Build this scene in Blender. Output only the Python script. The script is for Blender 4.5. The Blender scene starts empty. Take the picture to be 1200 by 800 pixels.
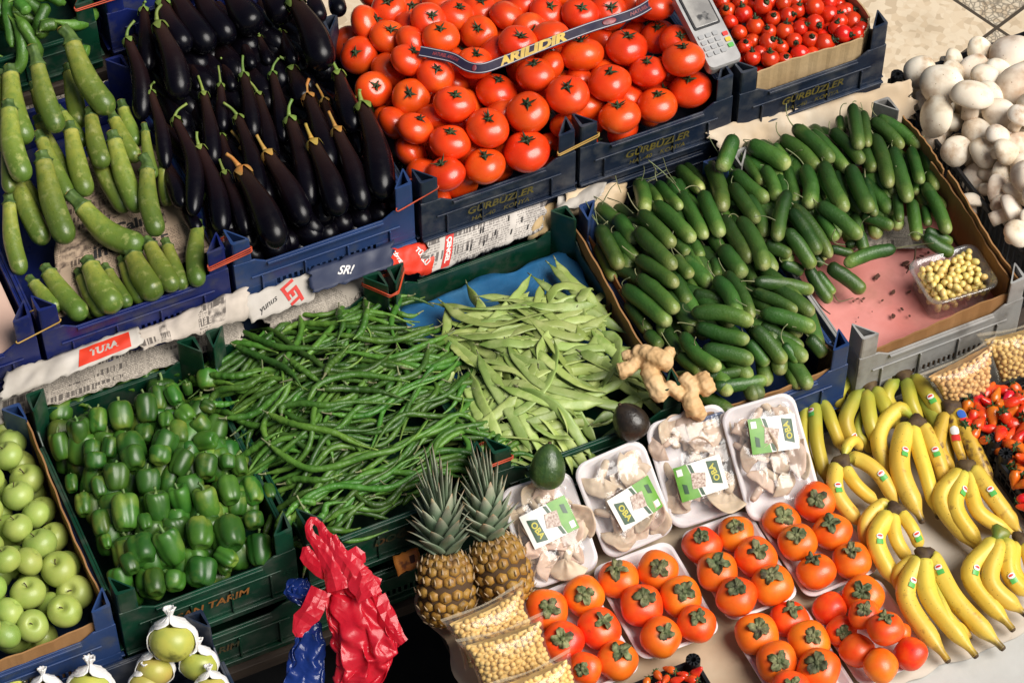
import bpy, bmesh, math, random
import numpy as np
from mathutils import Vector, Matrix, noise as mn
random.seed(7); RNG=np.random.RandomState(7)
PI=math.pi; rad=math.radians
scene=bpy.context.scene
# ---------------------------------------------------------------- camera: on a balcony about 5 m away
PITCH=rad(51);YAW=rad(25);DIST=5.0;LOOK=np.array([0,0,0.6]);FP=3275.
F_=np.array([math.sin(YAW),math.cos(YAW),0]);R_=np.array([math.cos(YAW),-math.sin(YAW),0]);Z_=np.array([0,0,1.])
DIR=F_*math.cos(PITCH)-Z_*math.sin(PITCH)
U_=F_*math.sin(PITCH)+Z_*math.cos(PITCH)
CAM=LOOK-DIST*DIR
def ray(x,y): return DIR*FP+R_*(x-600)-U_*(y-400)
def P(x,y,z):
    d=ray(x,y); return CAM+d*((z-CAM[2])/d[2])
def PY(x,y,yy):
    d=ray(x,y); return CAM+d*((yy-CAM[1])/d[1])
def PH(x,y,H):
    z=.6
    for _ in range(12):
        p=P(x,y,z); z=.5*z+.5*H(p[0],p[1])
    return P(x,y,z)
def mpp(p): return float(np.dot(np.asarray(p)-CAM,DIR))/FP
def xf(ox,oy,s,x,y): return ox+x/s, oy+y/s
# ---------------------------------------------------------------- linking and tagging
def tag(o,label=None,cat=None,group=None,kind=None):
    if label: o['label']=label
    if cat: o['category']=cat
    if group: o['group']=group
    if kind: o['kind']=kind
    return o
def link(o,parent=None):
    scene.collection.objects.link(o)
    if parent is not None: o.parent=parent
    return o
class MB:
    def __init__(s): s.v=[];s.f=[];s.t=[];s.n=0
    def add(s,V,F,t=None):
        V=np.asarray(V,float).reshape(-1,3); s.v.append(V)
        s.f+= [tuple(i+s.n for i in f) for f in F]
        s.t.append(np.zeros(len(V)) if t is None else np.asarray(t,float)); s.n+=len(V); return s
    def box(s,x0,x1,y0,y1,z0,z1,rot=None,org=None):
        V=np.array([[x,y,z] for z in (z0,z1) for y in (y0,y1) for x in (x0,x1)],float)
        if rot is not None: V=V@np.asarray(rot).T
        if org is not None: V=V+np.asarray(org)
        return s.add(V,[(0,2,3,1),(4,5,7,6),(0,1,5,4),(2,6,7,3),(0,4,6,2),(1,3,7,5)])
    def prism(s,poly,z0,z1,taper=1.0):
        n=len(poly); poly=np.asarray(poly,float); c=poly.mean(0)
        a=[[p[0],p[1],z0] for p in (c+(poly-c)*taper)]; b=[[p[0],p[1],z1] for p in poly]
        F=[tuple(range(n))[::-1],tuple(range(n,2*n))]+[(i,(i+1)%n,n+(i+1)%n,n+i) for i in range(n)]
        return s.add(a+b,F)
    def build(s,name,mat,parent=None,org=None,smooth=True,bevel=0):
        V=np.vstack(s.v); o=mesh(name,V,s.f,mat,parent,org,smooth,np.concatenate(s.t))
        if bevel:
            m=o.modifiers.new('bevel','BEVEL'); m.width=bevel; m.segments=2; m.limit_method='ANGLE'
        return o
def mdata(name,V,F,mat,smooth=True,t=None,uv=None):
    V=np.asarray(V,float); me=bpy.data.meshes.new(name)
    me.from_pydata(V.tolist(),[],[list(f) for f in F])
    if mat is not None: me.materials.append(mat)
    if smooth: me.polygons.foreach_set('use_smooth',[True]*len(me.polygons))
    a=me.attributes.new('t','FLOAT','POINT')
    if t is not None: a.data.foreach_set('value',np.asarray(t,float))
    if uv is not None:
        l=me.uv_layers.new(name='UVMap'); idx=np.empty(len(me.loops),int); me.loops.foreach_get('vertex_index',idx)
        l.data.foreach_set('uv',np.asarray(uv,float)[idx].ravel())
    me.update(); return me
def mesh(name,V,F,mat,parent=None,org=None,smooth=True,t=None,uv=None):
    V=np.asarray(V,float)
    if org is None: org=np.zeros(3) if parent is not None else np.array([ (V[:,0].min()+V[:,0].max())/2,(V[:,1].min()+V[:,1].max())/2,V[:,2].min()])
    org=np.asarray(org,float)
    o=bpy.data.objects.new(name,mdata(name,V-org,F,mat,smooth,t,uv))
    if parent is None: o.location=org
    return link(o,parent)
def empty(name,loc):
    o=bpy.data.objects.new(name,None); o.location=tuple(loc); o.empty_display_size=.05; return link(o)
# ---------------------------------------------------------------- materials
def srgb(h):
    c=[int(h[i:i+2],16)/255 for i in (0,2,4)]
    return tuple((x/12.92 if x<=.04045 else ((x+.055)/1.055)**2.4) for x in c)
class NT:
    def __init__(s,name):
        s.m=bpy.data.materials.new(name); s.m.use_nodes=True; s.nt=s.m.node_tree; s.b=s.nt.nodes['Principled BSDF']; s.out=s.nt.nodes['Material Output']
    def n(s,t,**k):
        x=s.nt.nodes.new(t)
        for a,v in k.items():
            if hasattr(x,a): setattr(x,a,v)
            else: x.inputs[a.replace('_',' ')].default_value=v
        return x
    def l(s,a,b): s.nt.links.new(a,b)
    def mix(s,f,a,b,mode='MIX'):
        x=s.n('ShaderNodeMix',data_type='RGBA',blend_type=mode)
        for i,v in ((0,f),(6,a),(7,b)):
            if isinstance(v,(int,float)): x.inputs[i].default_value=v
            elif isinstance(v,tuple): x.inputs[i].default_value=(*v[:3],1)
            else: s.l(v,x.inputs[i])
        return x.outputs[2]
    def ramp(s,f,stops,interp='LINEAR'):
        x=s.n('ShaderNodeValToRGB'); x.color_ramp.interpolation=interp; e=x.color_ramp.elements
        while len(e)<len(stops): e.new(.5)
        for i,(p,c) in enumerate(stops):
            e[i].position=p; e[i].color=(*(c if isinstance(c,tuple) else (c,c,c)),1)
        s.l(f,x.inputs[0]); return x.outputs[0]
    def math(s,op,a,b=None,clamp=False):
        x=s.n('ShaderNodeMath',operation=op,use_clamp=clamp)
        for i,v in ((0,a),(1,b)):
            if v is None: continue
            if isinstance(v,(int,float)): x.inputs[i].default_value=v
            else: s.l(v,x.inputs[i])
        return x.outputs[0]
    def noise(s,vec,scale,detail=3,rough=.55):
        x=s.n('ShaderNodeTexNoise'); x.inputs['Scale'].default_value=scale; x.inputs['Detail'].default_value=detail; x.inputs['Roughness'].default_value=rough
        s.l(vec,x.inputs['Vector']); return x.outputs[0]
def M(name,c1,c2=None,ns=30,rough=.5,bump=0,bs=80,hv=(0,0),coat=0,sss=0,spec=.5,ramp=None,speck=None,metal=0,stretch=None,nr=(.35,.65),c3=None,ns3=10,nr3=(.5,.7),rv=.1):
    s=NT(name); b=s.b
    co=s.n('ShaderNodeTexCoord').outputs['Object']; oi=s.n('ShaderNodeObjectInfo')
    off=s.n('ShaderNodeVectorMath',operation='SCALE'); off.inputs[0].default_value=(13.,7.,5.); s.l(oi.outputs['Random'],off.inputs['Scale'])
    ad=s.n('ShaderNodeVectorMath',operation='ADD'); s.l(co,ad.inputs[0]); s.l(off.outputs[0],ad.inputs[1]); vec=ad.outputs[0]
    if stretch:
        mp=s.n('ShaderNodeMapping'); mp.inputs['Scale'].default_value=stretch; s.l(vec,mp.inputs[0]); vec2=mp.outputs[0]
    else: vec2=vec
    if ramp:
        at=s.n('ShaderNodeAttribute'); at.attribute_name='t'
        jit=s.math('MULTIPLY',s.math('SUBTRACT',s.noise(vec,35),.5),.16)
        col=s.ramp(s.math('ADD',at.outputs['Fac'],jit),ramp)
    else: col=(*c1,1)
    if c2 is not None:
        f=s.ramp(s.noise(vec2,ns,4),[(nr[0],0.),(nr[1],1.)])
        col=s.mix(f,col,c2)
    if c3 is not None:
        f=s.ramp(s.noise(vec,ns3,5),[(nr3[0],0.),(nr3[1],1.)]); col=s.mix(f,col,c3)
    if speck:
        vo=s.n('ShaderNodeTexVoronoi'); vo.inputs['Scale'].default_value=speck[1]; s.l(vec,vo.inputs['Vector'])
        f=s.ramp(vo.outputs['Distance'],[(speck[2]*.6,1.),(speck[2],0.)]); col=s.mix(f,col,speck[0])
    if hv!=(0,0):
        h=s.n('ShaderNodeHueSaturation')
        mr=lambda lo,hi,src: (lambda x:(s.l(src,x.inputs[0]),setattr(x.inputs[3],'default_value',lo),setattr(x.inputs[4],'default_value',hi),x.outputs[0])[-1])(s.n('ShaderNodeMapRange'))
        s.l(mr(.5-hv[0],.5+hv[0],oi.outputs['Random']),h.inputs['Hue'])
        w=s.n('ShaderNodeTexWhiteNoise',noise_dimensions='1D'); s.l(oi.outputs['Random'],w.inputs['W'])
        s.l(mr(1-hv[1],1+hv[1],w.outputs['Value']),h.inputs['Value'])
        if isinstance(col,tuple): h.inputs['Color'].default_value=col
        else: s.l(col,h.inputs['Color'])
        col=h.outputs[0]
    if isinstance(col,tuple): b.inputs['Base Color'].default_value=(*col[:3],1)
    else: s.l(col,b.inputs['Base Color'])
    if rv:
        r=s.n('ShaderNodeMapRange'); s.l(s.noise(vec,ns*1.7+15,4),r.inputs[0]); r.inputs[1].default_value=.3; r.inputs[2].default_value=.7
        r.inputs[3].default_value=max(.03,rough-rv); r.inputs[4].default_value=min(1,rough+rv); s.l(r.outputs[0],b.inputs['Roughness'])
    else: b.inputs['Roughness'].default_value=rough
    b.inputs['Specular IOR Level'].default_value=spec; b.inputs['Metallic'].default_value=metal
    b.inputs['Coat Weight'].default_value=coat; b.inputs['Coat Roughness'].default_value=.12
    if sss: b.inputs['Subsurface Weight'].default_value=sss; b.inputs['Subsurface Scale'].default_value=.004; b.inputs['Subsurface Radius'].default_value=(1,.6,.3)
    if bump:
        bm=s.n('ShaderNodeBump'); bm.inputs['Strength'].default_value=bump; bm.inputs['Distance'].default_value=.002
        s.l(s.noise(vec2,bs,4),bm.inputs['Height']); s.l(bm.outputs[0],b.inputs['Normal'])
    return s.m
def crinkle(m,s1=14,s2=34,strength=.9,dist=.006):
    nt=m.node_tree; b=nt.nodes['Principled BSDF']; co=nt.nodes.new('ShaderNodeTexCoord'); prev=None
    for sc,wt in ((s1,1.),(s2,.5)):
        n=nt.nodes.new('ShaderNodeTexNoise'); n.inputs['Scale'].default_value=sc; n.inputs['Detail'].default_value=1.5; n.inputs['Distortion'].default_value=1.2; nt.links.new(co.outputs['Object'],n.inputs['Vector'])
        a=nt.nodes.new('ShaderNodeMath'); a.operation='SUBTRACT'; a.inputs[1].default_value=.5; nt.links.new(n.outputs[0],a.inputs[0])
        c=nt.nodes.new('ShaderNodeMath'); c.operation='ABSOLUTE'; nt.links.new(a.outputs[0],c.inputs[0])
        d=nt.nodes.new('ShaderNodeMath'); d.operation='MULTIPLY'; d.inputs[1].default_value=-wt*3; nt.links.new(c.outputs[0],d.inputs[0])
        if prev:
            e=nt.nodes.new('ShaderNodeMath'); nt.links.new(prev,e.inputs[0]); nt.links.new(d.outputs[0],e.inputs[1]); prev=e.outputs[0]
        else: prev=d.outputs[0]
    bm=nt.nodes.new('ShaderNodeBump'); bm.inputs['Strength'].default_value=strength; bm.inputs['Distance'].default_value=dist; nt.links.new(prev,bm.inputs['Height']); nt.links.new(bm.outputs[0],b.inputs['Normal']); nt.links.new(bm.outputs[0],b.inputs['Coat Normal'])
    return m
def film(name,tint=(1,1,1),lo=.03,hi=.35,rough=.12,bs=60,bump=.8,body=0,bodycol=(.8,.8,.8)):
    s=NT(name); s.nt.nodes.remove(s.b)
    co=s.n('ShaderNodeTexCoord').outputs['Object']
    bm=s.n('ShaderNodeBump'); bm.inputs['Strength'].default_value=bump; bm.inputs['Distance'].default_value=.004; s.l(s.noise(co,bs,3),bm.inputs['Height'])
    tr=s.n('ShaderNodeBsdfTransparent'); tr.inputs[0].default_value=(*tint,1)
    gl=s.n('ShaderNodeBsdfGlossy'); gl.inputs['Roughness'].default_value=rough; gl.inputs[0].default_value=(.9,.9,.9,1); s.l(bm.outputs[0],gl.inputs['Normal'])
    fr=s.n('ShaderNodeLayerWeight'); fr.inputs[0].default_value=.35; s.l(bm.outputs[0],fr.inputs['Normal'])
    mr=s.n('ShaderNodeMapRange'); s.l(fr.outputs['Fresnel'],mr.inputs[0]); mr.inputs[3].default_value=lo; mr.inputs[4].default_value=hi
    mx=s.n('ShaderNodeMixShader'); s.l(mr.outputs[0],mx.inputs[0]); s.l(tr.outputs[0],mx.inputs[1]); s.l(gl.outputs[0],mx.inputs[2]); o=mx.outputs[0]
    if body:
        d=s.n('ShaderNodeBsdfDiffuse'); d.inputs[0].default_value=(*bodycol,1)
        m2=s.n('ShaderNodeMixShader'); m2.inputs[0].default_value=body; s.l(o,m2.inputs[1]); s.l(d.outputs[0],m2.inputs[2]); o=m2.outputs[0]
    s.l(o,s.out.inputs['Surface']); return s.m
def newsprint(name,paper,ink,rows=230,cols=16,pic=.5):
    s=NT(name); uv=s.n('ShaderNodeTexCoord').outputs['UV']
    sp=s.n('ShaderNodeSeparateXYZ'); s.l(uv,sp.inputs[0]); u,v=sp.outputs[0],sp.outputs[1]
    r=s.math('MULTIPLY',v,float(rows)); fr=s.math('FRACT',r); fl=s.math('FLOOR',r)
    line=s.math('LESS_THAN',fr,.55)
    cb=s.n('ShaderNodeCombineXYZ'); s.l(s.math('MULTIPLY',u,380.),cb.inputs[0]); s.l(s.math('MULTIPLY',fl,7.3),cb.inputs[1])
    word=s.math('GREATER_THAN',s.noise(cb.outputs[0],1,0),.46)
    gut=s.math('GREATER_THAN',s.math('FRACT',s.math('MULTIPLY',u,float(cols))),.09)
    vo=s.n('ShaderNodeTexVoronoi',distance='CHEBYCHEV'); vo.inputs['Scale'].default_value=11; vo.inputs['Randomness'].default_value=.7; s.l(uv,vo.inputs['Vector'])
    spc=s.n('ShaderNodeSeparateColor'); s.l(vo.outputs['Color'],spc.inputs[0])
    istext=s.math('GREATER_THAN',spc.outputs[0],pic*.5); 
    ink1=s.math('MULTIPLY',s.math('MULTIPLY',line,word),s.math('MULTIPLY',gut,istext))
    hb=s.math('MULTIPLY',s.math('GREATER_THAN',spc.outputs[1],.68),s.math('LESS_THAN',s.math('FRACT',s.math('MULTIPLY',v,rows/6.5)),.5)); cb2=s.n('ShaderNodeCombineXYZ'); s.l(s.math('MULTIPLY',u,150.),cb2.inputs[0]); s.l(s.math('MULTIPLY',s.math('FLOOR',s.math('MULTIPLY',v,rows/6.5)),9.1),cb2.inputs[1]); head=s.math('MULTIPLY',hb,s.math('GREATER_THAN',s.noise(cb2.outputs[0],1,1),.5))
    pn=s.ramp(s.noise(uv,60,3),[(.35,1.),(.62,0.)])
    picm=s.math('MULTIPLY',s.math('LESS_THAN',spc.outputs[0],pic*.28),pn)
    tot=s.math('MAXIMUM',s.math('MAXIMUM',s.math('MULTIPLY',ink1,.62),s.math('MULTIPLY',head,.8)),s.math('MULTIPLY',picm,.8))
    base=s.mix(s.ramp(s.noise(uv,14,4),[(.4,0.),(.7,1.)]),paper,tuple(c*.72 for c in paper))
    s.l(s.mix(tot,base,ink),s.b.inputs['Base Color']); s.b.inputs['Roughness'].default_value=.85; s.b.inputs['Specular IOR Level'].default_value=.15
    return s.m
# ---------------------------------------------------------------- geometry generators
def frames(pts,up=None):
    pts=np.asarray(pts,float); T=np.gradient(pts,axis=0); T/=np.linalg.norm(T,axis=1)[:,None]+1e-12
    n=up if up is not None else np.array([0,0,1.]); 
    if abs(np.dot(n,T[0]))>.95: n=np.array([1.,0,0])
    N=[];n=np.asarray(n,float)
    for t in T:
        n=n-np.dot(n,t)*t; n=n/(np.linalg.norm(n)+1e-12); N.append(n)
    N=np.array(N); return T,N,np.cross(T,N)
def tube(pts,rad_,seg=10,cap=True,flat=None,up=None,twist=None,lobes=0,lobe_d=0):
    """swept tube; returns V,F,t. flat=(a,b) multiplies the radius along N and B"""
    pts=np.asarray(pts,float); n=len(pts); r=np.broadcast_to(np.asarray(rad_,float),(n,))
    T,N,B=frames(pts,up); a,b=flat if flat else (1,1)
    ph=np.arange(seg)*2*PI/seg; V=[];t=[]
    for i in range(n):
        tw=twist[i] if twist is not None else 0
        Ni=N[i]*math.cos(tw)+B[i]*math.sin(tw); Bi=-N[i]*math.sin(tw)+B[i]*math.cos(tw)
        k=1+lobe_d*np.cos(lobes*ph) if lobes else np.ones(seg)
        V.append(pts[i]+r[i]*(np.outer(np.cos(ph)*k*a,Ni)+np.outer(np.sin(ph)*k*b,Bi))); t+= [i/(n-1)]*seg
    V=np.vstack(V); F=[(i*seg+j,i*seg+(j+1)%seg,(i+1)*seg+(j+1)%seg,(i+1)*seg+j) for i in range(n-1) for j in range(seg)]
    if cap:
        V=np.vstack([V,pts[0][None],pts[-1][None]]); t+=[0,1]; c0=n*seg; c1=c0+1
        F+=[(c0,(j+1)%seg,j) for j in range(seg)]+[(c1,(n-1)*seg+j,(n-1)*seg+(j+1)%seg) for j in range(seg)]
    return V,F,np.array(t)
def spline(ctrl,n=24):
    c=np.asarray(ctrl,float)
    if len(c)==2: return c[0]+(c[1]-c[0])*np.linspace(0,1,n)[:,None]
    c=np.vstack([2*c[0]-c[1],c,2*c[-1]-c[-2]]); out=[]; m=len(c)-3
    for k in np.linspace(0,m-1e-9,n):
        i=int(k); u=k-i; p0,p1,p2,p3=c[i:i+4]
        out.append(.5*((2*p1)+(p2-p0)*u+(2*p0-5*p1+4*p2-p3)*u*u+(3*p1-p0-3*p2+p3)*u**3))
    return np.array(out)
def blob(rho,zf,lobe=None,nphi=28,nth=18,bump=0,seed=0):
    """closed fruit surface around +Z. rho(th), zf(th), lobe(phi,th)->multiplier"""
    V=[];t=[]
    for i in range(nth+1):
        th=PI*i/nth
        for j in range(nphi):
            ph=2*PI*j/nphi; r,z=rho(th),zf(th)
            if lobe: r*=lobe(ph,th)
            p=Vector((r*math.cos(ph),r*math.sin(ph),z))
            if bump:
                k=1+bump*mn.noise(p*35+Vector((seed*3.1,seed*1.7,seed)))
                p=p*k
            V.append(tuple(p)); t.append(i/nth)
    F=[(i*nphi+j,(i+1)*nphi+j,(i+1)*nphi+(j+1)%nphi,i*nphi+(j+1)%nphi) for i in range(nth) for j in range(nphi)]
    return np.array(V),F,np.array(t)
def leaf(L,W,curl,n=6,th=.0006,wav=0,base=.0):
    """pointed sepal along +X starting at base, thick enough to be solid"""
    V=[];
    for i in range(n+1):
        u=i/n; w=W*(math.sin(PI*min(1,u*.86+.14))**.8)*(1-u**3*.95)+1e-5
        x=base+L*u*(1-.15*abs(curl)*u); z=curl*L*u*u
        for s_ in (-1,0,1):
            zz=z+abs(s_)*W*.15+wav*math.sin(u*9+s_*2)
            V.append((x,s_*w,zz+th)); 
        for s_ in (-1,0,1):
            zz=z+abs(s_)*W*.15+wav*math.sin(u*9+s_*2)
            V.append((x,s_*w,zz-th))
    F=[]
    for i in range(n):
        a=i*6;b=a+6
        F+=[(a,b,b+1,a+1),(a+1,b+1,b+2,a+2),(a+4,b+4,b+3,a+3),(a+5,b+5,b+4,a+4),(a,a+3,b+3,b),(a+2,b+2,b+5,a+5)]
    return np.array(V),F
def rotz(a): c,s=math.cos(a),math.sin(a); return np.array([[c,-s,0],[s,c,0],[0,0,1]])
def axis_rot(d,roll=0):
    """matrix whose Z column is d"""
    d=np.asarray(d,float)/np.linalg.norm(d); h=np.array([1.,0,0]) if abs(d[0])<.9 else np.array([0,1.,0])
    x=np.cross(h,d); x/=np.linalg.norm(x); y=np.cross(d,x)
    return np.column_stack([x*math.cos(roll)+y*math.sin(roll),-x*math.sin(roll)+y*math.cos(roll),d])
def place(me_parts,loc,Rm,scale,name,parent=None):
    """me_parts: [(name,mesh),...] first is the root"""
    o=bpy.data.objects.new(name,me_parts[0][1]); 
    o.matrix_world=Matrix.LocRotScale(Vector(loc),Matrix(Rm.tolist()).to_quaternion(),Vector((scale,)*3) if np.isscalar(scale) else Vector(scale))
    link(o)
    for nm,me in me_parts[1:]: link(bpy.data.objects.new(nm,me),o)
    return o
def relax(items,iters=70,zmin=None,allow=.9):
    """items: list of dict(c=(n,3) sphere centres, r=(n,)). Translations only, mostly along the view ray."""
    C=np.vstack([i['c'] for i in items]); Rr=np.concatenate([i['r'] for i in items]); ID=np.concatenate([[k]*len(i['r']) for k,i in enumerate(items)])
    off=np.zeros((len(items),3)); cnt=np.bincount(ID,minlength=len(items)).astype(float)
    ii,jj=np.triu_indices(len(C),1); m=(ID[ii]!=ID[jj])&(np.linalg.norm(C[ii]-C[jj],axis=1)<(Rr[ii]+Rr[jj])*2.2); ii,jj=ii[m],jj[m]
    for _ in range(iters):
        X=C+off[ID]; d=X[ii]-X[jj]; L=np.linalg.norm(d,axis=1)+1e-9; ov=(Rr[ii]+Rr[jj])*allow-L; k=ov>0
        if zmin is None and not k.any(): break
        w=(d[k]/L[k][:,None])*ov[k][:,None]
        al=np.dot(w,DIR)[:,None]*DIR; sgn=np.sign(np.dot(w,DIR)); sgn[sgn==0]=1
        w=al*.8+(w-al)*.25+ (DIR[None]*(sgn*ov[k]*.35)[:,None])
        acc=np.zeros((len(items),3)); np.add.at(acc,ID[ii[k]],w*.5); np.add.at(acc,ID[jj[k]],-w*.5)
        nrm=np.zeros(len(items)); np.add.at(nrm,ID[ii[k]],1); np.add.at(nrm,ID[jj[k]],1)
        off+=acc/np.maximum(nrm,1)[:,None]*1.3
        lat=off-np.outer(off@DIR,DIR); off-=lat*.16; off-=np.outer(off@DIR,DIR)*.012
        if zmin is not None:
            X=C+off[ID]; df=zmin+Rr-X[:,2]; k2=df>0
            if k2.any():
                mx=np.zeros(len(items)); np.maximum.at(mx,ID[k2],df[k2]); off[:,:]-=np.outer(mx/(-DIR[2]),DIR)
    return off
def text_mesh(s_,size=.02,shear=0,bold=0,align='CENTER'):
    c=bpy.data.curves.new('txt','FONT'); c.body=s_; c.size=size; c.shear=shear; c.align_x=align; c.align_y='CENTER'; c.offset=bold; c.resolution_u=3
    o=bpy.data.objects.new('txt',c); scene.collection.objects.link(o); dg=bpy.context.evaluated_depsgraph_get(); me=bpy.data.meshes.new_from_object(o.evaluated_get(dg))
    V=np.array([v.co[:] for v in me.vertices]); F=[tuple(p.vertices) for p in me.polygons]
    bpy.data.objects.remove(o); bpy.data.curves.remove(c); bpy.data.meshes.remove(me); return V,F
# ================================================================ materials
navy=M('navy plastic',(.005,.011,.028),(.012,.022,.045),ns=12,rough=.42,bump=.25,bs=60,c3=(.085,.088,.095),ns3=26,nr3=(.46,.82),rv=.12)
royal=M('royal blue plastic',(.005,.011,.085),(.009,.018,.12),ns=9,rough=.38,bump=.2,bs=50,c3=(.06,.06,.075),ns3=28,nr3=(.5,.82),rv=.12)
midblue=M('mid blue plastic',(.014,.036,.115),(.022,.052,.155),ns=9,rough=.4,bump=.2,bs=50,c3=(.06,.07,.09),ns3=22,nr3=(.55,.8),rv=.12)
green_p=M('green plastic',(.002,.028,.014),(.004,.046,.022),ns=9,rough=.38,bump=.2,bs=50,c3=(.06,.07,.055),ns3=26,nr3=(.48,.82),rv=.12)
grey_p=M('grey plastic',(.26,.26,.25),(.36,.35,.33),ns=9,rough=.6,bump=.3,bs=50,c3=(.10,.09,.08),ns3=18,nr3=(.48,.75))
black_p=M('black plastic',(.008,.008,.009),(.02,.02,.022),ns=14,rough=.4,bump=.2,bs=60)
card=M('brown cardboard',(.27,.135,.05),(.34,.18,.075),ns=12,rough=.85,bump=.3,bs=120,spec=.15,stretch=(1,1,.3),c3=(.20,.10,.04),ns3=7,nr3=(.5,.8))
card_l=M('pale cardboard',(.42,.29,.15),(.50,.36,.2),ns=12,rough=.85,bump=.3,bs=120,spec=.15,c3=(.3,.19,.09),ns3=7,nr3=(.5,.8))
wood=M('dark wood',(.028,.018,.012),(.05,.034,.022),ns=8,rough=.75,bump=.5,bs=30,stretch=(1,12,12))
yellow_pr=M('faded yellow print',(.15,.115,.012),(.05,.05,.03),ns=70,rough=.6,nr=(.4,.7),rv=0)
orange_pr=M('faded orange print',(.26,.10,.02),(.07,.05,.02),ns=70,rough=.6,nr=(.45,.7),rv=0)
orange_pr2=M('worn orange print',(.10,.05,.015),(.02,.04,.02),ns=70,rough=.6,nr=(.4,.6),rv=0)
ink=M('black ink',(.02,.018,.018),rough=.8,rv=0); redink=M('red ink',(.55,.03,.02),rough=.7,rv=0); whiteink=M('white ink',(.75,.72,.68),rough=.7,rv=0)
band_r=M('orange rubber',(.50,.06,.015),(.35,.04,.01),ns=40,rough=.5); band_y=M('tan rubber',(.40,.24,.05),rough=.5)
paper_n=newsprint('newsprint',(.42,.37,.31),(.03,.025,.025)); paper_n2=newsprint('brown newsprint',(.46,.34,.24),(.03,.02,.02),rows=190,pic=.95)
paper_w=newsprint('crossword newsprint',(.60,.55,.50),(.06,.05,.05),rows=150,cols=5,pic=.15)
navy_paper=M('navy poster paper',(.012,.018,.05),(.02,.03,.07),ns=10,rough=.6,bump=.4,bs=30)
white_paper=M('white poster paper',(.50,.46,.41),(.38,.34,.29),ns=10,rough=.7,bump=.4,bs=30)
red_paper=M('red poster paper',(.72,.045,.012),(.6,.03,.01),ns=14,rough=.6,bump=.5,bs=40)
tomato_m=M('tomato skin',(.68,.042,.005),(.76,.075,.006),ns=22,rough=.30,hv=(.004,.10),coat=.22,sss=.1,spec=.5,nr=(.3,.7),rv=.05,bump=.04,bs=300,c3=(.78,.13,.012),ns3=14,nr3=(.54,.85))
cherry_m=M('small tomato skin',(.56,.018,.005),(.68,.045,.006),ns=30,rough=.24,hv=(.004,.15),coat=.3,sss=.1,rv=.05)
calyx_m=M('tomato calyx',(.028,.05,.010),(.014,.022,.006),ns=60,rough=.6,hv=(.02,.3))
pers_m=M('persimmon skin',(.86,.17,.010),(.82,.085,.006),ns=26,rough=.40,hv=(.012,.10),coat=.12,sss=.12,rv=.07,bump=.08,bs=200,c3=(.30,.04,.01),ns3=38,nr3=(.68,.82))
pers_cal=M('persimmon calyx',(.045,.065,.016),(.22,.22,.10),ns=90,rough=.75,hv=(.03,.4),bump=.6,bs=200,c3=(.04,.025,.015),ns3=60,nr3=(.5,.7))
zuc_m=M('zucchini skin',None,rough=.36,hv=(.012,.2),ramp=[(0,(.36,.35,.08)),(.12,(.25,.27,.045)),(.55,(.14,.185,.026)),(1,(.06,.115,.014))],c2=(.10,.16,.025),ns=70,stretch=(1,1,1),nr=(.42,.8),speck=((.045,.07,.015),190,.16),bump=.25,c3=(.30,.32,.10),ns3=60,nr3=(.56,.75),bs=180,coat=.1)
zstem_m=M('zucchini stem',(.035,.075,.015),(.09,.15,.03),ns=60,rough=.6,bump=.3,bs=150)
zcut_m=M('cut stem',(.45,.30,.05),(.25,.2,.05),ns=80,rough=.8)
egg_m=M('eggplant skin',None,rough=.27,hv=(.01,.2),ramp=[(0,(.028,.013,.009)),(.35,(.013,.006,.006)),(.7,(.003,.002,.004)),(1,(.001,.001,.003))],coat=.0,spec=.26,rv=.06,bump=.05,bs=60)
ecal_g=M('eggplant calyx green',(.12,.20,.035),(.20,.26,.05),ns=50,rough=.55,hv=(.02,.2),bump=.3,bs=120)
ecal_o=M('eggplant calyx dried',(.42,.20,.03),(.30,.22,.05),ns=50,rough=.65,hv=(.02,.2),bump=.4,bs=120)
cuc_m=M('cucumber skin',None,rough=.42,hv=(.014,.42),ramp=[(0,(.010,.036,.006)),(.35,(.026,.080,.011)),(.75,(.058,.132,.020)),(.93,(.16,.23,.045)),(1,(.38,.40,.15))],c2=(.02,.055,.008),ns=40,nr=(.5,.95),bump=.5,bs=260,coat=.05,speck=((.12,.20,.06),260,.12),c3=(.10,.15,.03),ns3=16,nr3=(.58,.8))
vine=M('dry stalk',(.14,.17,.07),(.2,.2,.1),ns=40,rough=.7,hv=(.03,.3))
pep_m=M('green pepper skin',(.018,.080,.008),(.060,.155,.016),ns=14,rough=.40,hv=(.014,.38),coat=.05,nr=(.35,.75),rv=.05,bump=.1,bs=60,c3=(.19,.24,.035),ns3=13,nr3=(.52,.76))
pstem=M('pepper stalk',(.09,.17,.04),(.14,.2,.06),ns=50,rough=.6,hv=(.02,.2))
chili_m=M('chilli skin',None,rough=.42,hv=(.016,.48),ramp=[(0,(.08,.165,.022)),(.3,(.030,.100,.010)),(.8,(.050,.135,.014)),(1,(.16,.25,.045))],coat=.0,bump=1.0,bs=110,nr=(.4,.7),c2=(.075,.175,.022),ns=25)
bean_m=M('flat bean skin',None,rough=.45,hv=(.012,.22),ramp=[(0,(.14,.22,.04)),(.5,(.29,.38,.10)),(1,(.20,.28,.055))],bump=.4,bs=70,c2=(.42,.48,.18),ns=30,nr=(.45,.75))
apple_m=M('green apple skin',(.24,.34,.06),(.36,.42,.10),ns=14,rough=.46,hv=(.015,.12),coat=.12,sss=.08,speck=((.55,.6,.3),330,.10),rv=.05)
pear_m=M('yellow green pear skin',(.36,.38,.07),(.50,.40,.08),ns=12,rough=.4,hv=(.03,.12),c3=(.16,.15,.03),ns3=30,nr3=(.6,.75),speck=((.15,.13,.03),200,.08))
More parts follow.
